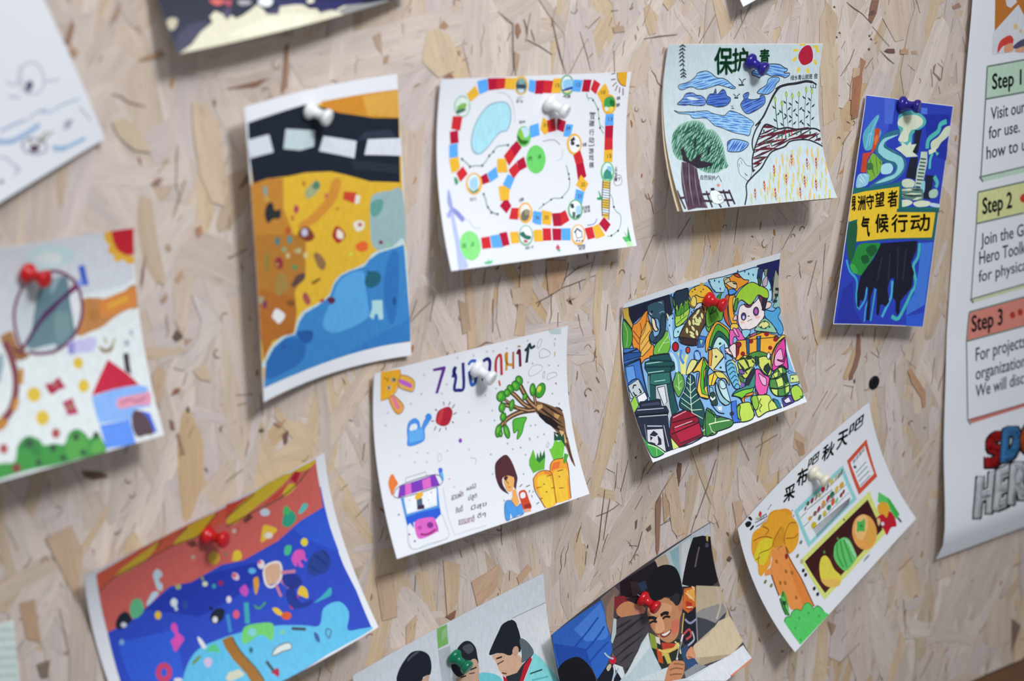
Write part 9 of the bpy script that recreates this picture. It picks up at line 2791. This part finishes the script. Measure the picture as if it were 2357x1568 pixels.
# ---- tall white poster with step 1 to step 3 boxes at the right edge
S = Strip(391.5, 520.0, 600.0, 776.0, [(0, 6), (200, 5.5), (352, 5), (403, 3.4), (444, 2.7), (514, 1.7), (556, 1.2), (598, 1.2), (618, 2.2), (683, 5.2), (757, 11.5), (776, 4.5)], 56)
o = paper_mesh('poster', S)
tag(o, 'tall white poster with step 1 to step 3 boxes at the right edge', 'poster')
print_parts(S, o, [
    ('printed_picture', '''
P b5702c 404 6468 2312 6391 2415 7143 1108 7321 1117 7384 966 7184 514 7512
P cdd2dc 681 7094 909 7107 930 7149 804 7218 723 7179
P cdd2dc 966 7184 1114 7363 2422 7186 2555 7983 1188 7867 515 7850 486 7530
C c7403a 619 7842 642 7680 829 7609 929 7672 910 7752 728 7752
C d29a7a 759 7755 907 7731 954 7840 772 7850
C 4a4a68 944 7777 1148 7696 1403 7746 1261 7834 1013 7826
C d2a088 1013 7826 1226 7809 1270 7897 1019 7872
C d8b878 994 7504 986 7535 957 7545 924 7528 907 7494 915 7463 944 7453 976 7470
C d0b48a 1099 7577 1093 7597 1073 7603 1049 7592 1037 7570 1043 7551 1064 7544 1087 7555
P b4d2bf 431 8009 1208 8005 4928 7922 5023 8425 1272 8485 452 8479
L 6f7f78 26 431 8009 1208 8005 4928 7922
L 6f7f78 26 452 8479 1272 8485 5023 8425
L 6f7f78 28 431 8009 452 8479 484 9622
P b4d2bf 499 9624 1416 9614 5226 9546 5243 9641 1426 9696 523 9701
L 6f7f78 23 484 9622 1416 9614 5226 9546
L 6f7f78 29 452 9611 539 9703
P cfd39a 448 9845 1445 9845 5271 9796 5364 10313 1507 10334 464 10319
L 6f7f78 27 448 9845 1445 9845 5271 9796
L 6f7f78 25 448 9845 466 10334
C c23a34 1380 10082 1452 10028 1556 10089 1533 10162 1437 10157
L 6f7f78 26 464 10319 1506 10330
L 6f7f78 25 467 10287 477 11479
P c3cfae 490 11481 1642 11462 5549 11386 5560 11461 1648 11520 536 11535
L 6f7f78 24 477 11474 1642 11462 5549 11386
L 6f7f78 30 458 11466 536 11542
P cf8276 455 11670 1665 11670 5588 11635 5656 12132 1705 12134 426 12115
L 6f7f78 28 455 11670 1665 11670 5588 11635
L 6f7f78 27 426 12115 1705 12134 5656 12132
L 6f7f78 26 455 11670 426 12115 509 13367
C a8342c 1490 11921 1477 11957 1436 11965 1393 11940 1371 11897 1385 11861 1425 11853 1469 11878
C a8342c 1661 11909 1648 11945 1608 11953 1563 11929 1542 11886 1555 11849 1595 11841 1639 11866
C a8342c 1830 11897 1817 11933 1776 11941 1732 11916 1710 11873 1723 11837 1764 11829 1808 11854
P c0746c 557 13383 1774 13397 5781 13431 5787 13494 1777 13444 559 13436
L 8a5a58 24 509 13367 1774 13395 5781 13431
L 6f7f78 23 509 13367 576 13456
'''),
    ('lettering', '''
B 2c302e 579 8354 1193 8359 -26 -221 Step 1
B 2c302e 586 10196 1220 10199 -28 -242 Step 2
T 565a66 602 8800 1327 8789 -21 -181 Visit our
T 565a66 589 9079 1253 9069 -21 -183 for use.
T 565a66 577 9374 1637 9361 -21 -190 how to use
T 565a66 602 10676 1923 10692 -21 -189 Join the Game
T 565a66 603 10963 1731 10970 -22 -198 Hero Toolkit
T 565a66 616 11239 1715 11245 -18 -180 for physical
B 2c302e 537 11993 1213 12006 -22 -250 Step 3
T 565a66 644 12469 1756 12474 -9 -204 For projects
T 565a66 657 12764 1773 12790 -8 -182 organization
T 565a66 669 13046 1755 13059 -8 -195 We will disc
T 23242c 853 14142 1180 14120 63 -448 S
T 23242c 853 14195 1180 14173 63 -449 S
T 23242c 853 14248 1180 14227 63 -449 S
T 23242c 927 14160 1255 14138 63 -449 S
T 23242c 928 14213 1255 14192 62 -449 S
T 23242c 928 14266 1255 14245 62 -450 S
T 23242c 1002 14178 1330 14156 62 -450 S
T 23242c 1002 14231 1331 14210 63 -450 S
T 23242c 1002 14284 1331 14263 63 -450 S
T b81c20 889 14166 1216 14144 62 -449 S
T b81c20 889 14194 1216 14172 62 -449 S
T b81c20 889 14221 1216 14200 62 -449 S
T b81c20 928 14175 1255 14154 62 -449 S
T b81c20 928 14203 1255 14181 62 -449 S
T b81c20 928 14231 1255 14209 62 -450 S
T b81c20 966 14185 1294 14163 63 -450 S
T b81c20 967 14213 1295 14191 62 -450 S
T b81c20 967 14240 1295 14219 62 -450 S
T 23242c 1216 14129 1539 14105 62 -451 D
T 23242c 1216 14182 1539 14158 62 -452 D
T 23242c 1216 14235 1540 14212 62 -452 D
T 23242c 1291 14147 1615 14123 62 -452 D
T 23242c 1291 14200 1616 14177 62 -452 D
T 23242c 1291 14254 1616 14230 62 -453 D
T 23242c 1366 14165 1692 14141 62 -453 D
T 23242c 1367 14218 1692 14195 62 -453 D
T 23242c 1367 14272 1693 14249 62 -454 D
T 4a8fcf 1251 14153 1575 14129 62 -452 D
T 4a8fcf 1252 14181 1576 14157 62 -452 D
T 4a8fcf 1252 14208 1576 14185 62 -452 D
T 4a8fcf 1291 14162 1615 14138 62 -452 D
T 4a8fcf 1291 14190 1616 14166 62 -452 D
T 4a8fcf 1291 14218 1616 14194 62 -453 D
T 4a8fcf 1330 14172 1655 14148 62 -453 D
T 4a8fcf 1331 14200 1656 14176 62 -453 D
T 4a8fcf 1331 14228 1656 14204 62 -453 D
T 23242c 1648 14131 2050 14111 61 -455 G
T 23242c 1648 14184 2051 14165 62 -455 G
T 23242c 1649 14238 2051 14219 61 -455 G
T 23242c 1725 14149 2128 14130 61 -455 G
T 23242c 1725 14203 2129 14184 61 -456 G
T 23242c 1725 14256 2129 14238 62 -456 G
T 23242c 1801 14167 2206 14148 62 -456 G
T 23242c 1802 14221 2207 14202 61 -457 G
T 23242c 1802 14275 2207 14256 62 -457 G
T d2602a 1685 14155 2087 14136 61 -455 G
T d2602a 1685 14183 2088 14164 61 -456 G
T d2602a 1685 14211 2088 14192 61 -456 G
T d2602a 1725 14164 2128 14145 61 -455 G
T d2602a 1725 14193 2128 14173 61 -456 G
T d2602a 1725 14221 2129 14202 62 -456 G
T d2602a 1765 14174 2169 14155 61 -456 G
T d2602a 1765 14202 2169 14183 61 -456 G
T d2602a 1765 14230 2170 14211 62 -456 G
T 23242c 607 14863 932 14853 70 -563 H
T 23242c 607 14916 933 14906 70 -563 H
T 23242c 607 14969 933 14960 70 -563 H
T 23242c 681 14882 1007 14872 70 -563 H
T 23242c 681 14935 1008 14925 70 -564 H
T 23242c 681 14989 1008 14979 70 -565 H
T 23242c 755 14901 1083 14891 70 -564 H
T 23242c 755 14954 1083 14945 70 -564 H
T 23242c 755 15008 1083 14999 70 -565 H
T f0f2f6 642 14887 968 14877 71 -563 H
T f0f2f6 642 14915 968 14905 71 -563 H
T f0f2f6 642 14943 968 14933 71 -564 H
T f0f2f6 681 14897 1007 14887 70 -563 H
T f0f2f6 681 14925 1008 14915 70 -564 H
T f0f2f6 681 14953 1008 14943 70 -564 H
T f0f2f6 720 14907 1047 14897 70 -564 H
T f0f2f6 720 14935 1047 14925 70 -564 H
T f0f2f6 720 14963 1047 14953 70 -564 H
T 23242c 1040 14854 1309 14841 69 -561 E
T 23242c 1040 14908 1309 14895 69 -562 E
T 23242c 1040 14962 1309 14949 69 -563 E
T 23242c 1115 14874 1385 14861 69 -563 E
T 23242c 1115 14927 1385 14915 69 -563 E
T 23242c 1115 14981 1385 14969 70 -563 E
T 23242c 1190 14893 1461 14880 69 -564 E
T 23242c 1190 14947 1461 14934 70 -564 E
T 23242c 1191 15001 1462 14988 69 -565 E
T f0f2f6 1075 14879 1345 14866 70 -562 E
T f0f2f6 1075 14907 1345 14894 70 -562 E
T f0f2f6 1076 14935 1345 14922 69 -563 E
T f0f2f6 1115 14889 1385 14876 69 -563 E
T f0f2f6 1115 14917 1385 14904 69 -563 E
T f0f2f6 1115 14945 1385 14933 69 -563 E
T f0f2f6 1154 14899 1425 14886 70 -563 E
T f0f2f6 1154 14927 1425 14915 70 -563 E
T f0f2f6 1155 14956 1425 14943 69 -564 E
T 23242c 1370 14842 1709 14824 69 -565 R
T 23242c 1371 14896 1709 14879 68 -566 R
T 23242c 1371 14950 1709 14933 69 -566 R
T 23242c 1446 14861 1786 14844 69 -566 R
T 23242c 1447 14915 1786 14898 68 -566 R
T 23242c 1447 14969 1787 14953 69 -567 R
T 23242c 1523 14880 1863 14863 68 -567 R
T 23242c 1523 14934 1864 14918 69 -567 R
T 23242c 1524 14989 1864 14972 68 -568 R
T f0f2f6 1407 14866 1745 14849 68 -565 R
T f0f2f6 1407 14895 1746 14878 69 -566 R
T f0f2f6 1407 14923 1746 14906 69 -566 R
T f0f2f6 1447 14876 1786 14859 68 -566 R
T f0f2f6 1447 14905 1786 14888 68 -567 R
T f0f2f6 1447 14933 1786 14916 69 -567 R
T f0f2f6 1487 14887 1826 14870 68 -567 R
T f0f2f6 1487 14915 1827 14898 68 -567 R
T f0f2f6 1487 14943 1827 14927 69 -567 R
T 23242c 1745 14834 2133 14827 68 -569 O
T 23242c 1746 14888 2133 14882 68 -569 O
T 23242c 1746 14942 2134 14937 68 -569 O
T 23242c 1823 14853 2211 14847 67 -570 O
T 23242c 1823 14907 2212 14902 68 -570 O
T 23242c 1824 14962 2213 14956 67 -571 O
T 23242c 1900 14873 2290 14867 68 -571 O
T 23242c 1901 14927 2291 14921 67 -571 O
T 23242c 1901 14982 2291 14976 68 -572 O
T f0f2f6 1782 14858 2170 14852 68 -569 O
T f0f2f6 1782 14887 2171 14881 68 -570 O
T f0f2f6 1783 14915 2171 14910 68 -570 O
T f0f2f6 1823 14869 2211 14863 67 -570 O
T f0f2f6 1823 14897 2212 14891 68 -570 O
T f0f2f6 1823 14926 2212 14920 68 -571 O
T f0f2f6 1863 14879 2253 14873 68 -571 O
T f0f2f6 1864 14907 2253 14902 67 -570 O
T f0f2f6 1864 14936 2253 14930 68 -571 O
''')])

# ------------------------------------------------------------------ push pins
def lathe(name, prof, mat, parent, seg=40):
    bm = bmesh.new(); rings = []
    for (r, h) in prof:
        if r < 1e-7: rings.append([bm.verts.new((0, 0, h))])
        else: rings.append([bm.verts.new((r * math.cos(2 * math.pi * k / seg), r * math.sin(2 * math.pi * k / seg), h)) for k in range(seg)])
    for a, b in zip(rings, rings[1:]):
        for k in range(seg):
            q = (k + 1) % seg
            if len(a) == 1: bm.faces.new((a[0], b[q], b[k]))
            elif len(b) == 1: bm.faces.new((a[k], a[q], b[0]))
            else: bm.faces.new((a[k], a[q], b[q], b[k]))
    bmesh.ops.recalc_face_normals(bm, faces=bm.faces[:])
    me = bpy.data.meshes.new(name); bm.to_mesh(me); bm.free(); me.materials.append(mat)
    for p in me.polygons: p.use_smooth = True
    return link(bpy.data.objects.new(name, me), parent)
mm = 0.001
GRIP = [(0, 0), (2.9, 0), (3.9, .25), (4.55, .9), (4.75, 1.9), (4.55, 2.9), (3.9, 3.7), (3.1, 4.4), (2.65, 5.2), (2.5, 6.2), (2.5, 7.4), (2.7, 8.4), (3.2, 9.2), (3.8, 9.8), (4.15, 10.5), (4.2, 11.4), (4.05, 12.2), (3.6, 12.7), (2.6, 12.95), (0, 13.0)]
GRIP = smooth([(0, 0), (2.0, 0)] + GRIP[2:], False, 2)
PLASTICS = {'red': plastic('red_plastic', (.55, .008, .012)), 'white': plastic('white_plastic', (.80, .80, .78), .3), 'cream': plastic('cream_plastic', (.80, .74, .58), .3),
            'blue': plastic('blue_plastic', (.02, .012, .22)), 'green': plastic('green_plastic', (.0, .16, .07))}
def push_pin(colour, label, base, axis, gap):
    """base (mm: right, up, off the board) is the centre of the collar; axis points out of the board."""
    r = bpy.data.objects.new('push_pin', None); r.empty_display_size = .01; C.objects.link(r)
    r.location = (base[0] / 1000, -base[2] / 1000, base[1] / 1000 + ZC)
    r.rotation_euler = Vector((axis[0], -axis[2], axis[1])).to_track_quat('Z', 'Y').to_euler()
    tag(r, label, 'push pin', 'push pins on the strand board')
    lathe('grip', [(max(a, 0) * mm * 1.12, b * mm * 1.12) for a, b in GRIP], PLASTICS[colour], r)
    n = lathe('needle', [(0, -gap * mm - .006), (.0004, -gap * mm - .004), (.00055, 0), (.00055, .001)], STEEL, r, 12)
    tag(n, 'steel needle')
push_pin('white', 'white push pin through the black road of the yellow drawing', (-142.9, 165.0, 11.4), (0.510, -0.332, 0.793), 0.3)
push_pin('white', 'white push pin at the top of the board game sheet', (26.0, 144.9, 2.1), (0.436, -0.372, 0.819), 0.3)
push_pin('blue', 'dark blue push pin beside the green title of the tree drawing', (186.0, 151.1, 2.0), (0.337, -0.390, 0.857), 0.3)
push_pin('blue', 'dark blue push pin at the top edge of the narrow blue drawing', (327.4, 104.3, 2.1), (0.421, -0.078, 0.904), 0.3)
push_pin('red', 'red push pin above the green-haired child in the crowded drawing', (156.0, -3.0, 1.5), (0.326, -0.179, 0.928), 0.3)
push_pin('white', 'white push pin in the Thai heading of the carrot drawing', (-29.7, -10.5, 2.1), (0.367, -0.384, 0.847), 0.3)
push_pin('red', 'red push pin in the red stripes of the sea drawing', (-216.9, -68.7, 5.2), (0.466, -0.030, 0.884), 0.3)
push_pin('red', 'red push pin on top of the drawn spectacles, nearest the left edge', (-306.0, 100.6, 1.7), (0.468, -0.173, 0.867), 0.3)
push_pin('green', 'green push pin in the photo print of the three boys', (-51.1, -196.9, 3.1), (0.295, -0.417, 0.859), 0.3)
push_pin('red', 'red push pin half pulled out above the laughing boy', (100.1, -200.6, 5.2), (0.319, -0.370, 0.873), 2.5)
push_pin('cream', 'cream push pin under the heading of the autumn drawing', (256.3, -149.3, 3.8), (0.224, -0.355, 0.908), 0.3)

# ------------------------------------------------------------------ screw in the board
def screw(x, z):
    m, N, L, b = mat_nodes('black_steel')
    t = N.new('ShaderNodeTexCoord'); n = N.new('ShaderNodeTexNoise'); n.inputs['Scale'].default_value = 900
    L.new(t.outputs['Object'], n.inputs['Vector'])
    rr = N.new('ShaderNodeMapRange'); rr.inputs['To Min'].default_value = .3; rr.inputs['To Max'].default_value = .6
    L.new(n.outputs['Fac'], rr.inputs['Value']); L.new(rr.outputs['Result'], b.inputs['Roughness'])
    b.inputs['Base Color'].default_value = (.02, .02, .022, 1); b.inputs['Metallic'].default_value = .7
    r = bpy.data.objects.new('screw', None); C.objects.link(r); r.empty_display_size = .01
    r.location = (x / 1000, 0, z / 1000 + ZC); r.rotation_euler = (math.pi / 2, 0, 0)
    tag(r, 'black countersunk screw sunk in the board left of the step poster', 'screw')
    lathe('head', [(0, .0001), (.0008, .0001), (.0012, .0007), (.0044, .0008), (.0051, .0003), (.0051, -.0005), (.002, -.003), (0, -.003)], m, r, 24)
    d = bmesh.new()
    for a in (0, math.pi / 2):
        q = bmesh.ops.create_cube(d, size=1)
        bmesh.ops.scale(d, vec=(.0034, .0007, .0003), verts=q['verts']); bmesh.ops.rotate(d, verts=q['verts'], matrix=Matrix.Rotation(a + .4, 3, 'Z'))
        bmesh.ops.translate(d, vec=(0, 0, .00075), verts=q['verts'])
    me = bpy.data.meshes.new('cross_slot'); d.to_mesh(me); d.free(); me.materials.append(m)
    link(bpy.data.objects.new('cross_slot', me), r)
screw(319.0, -98.0)
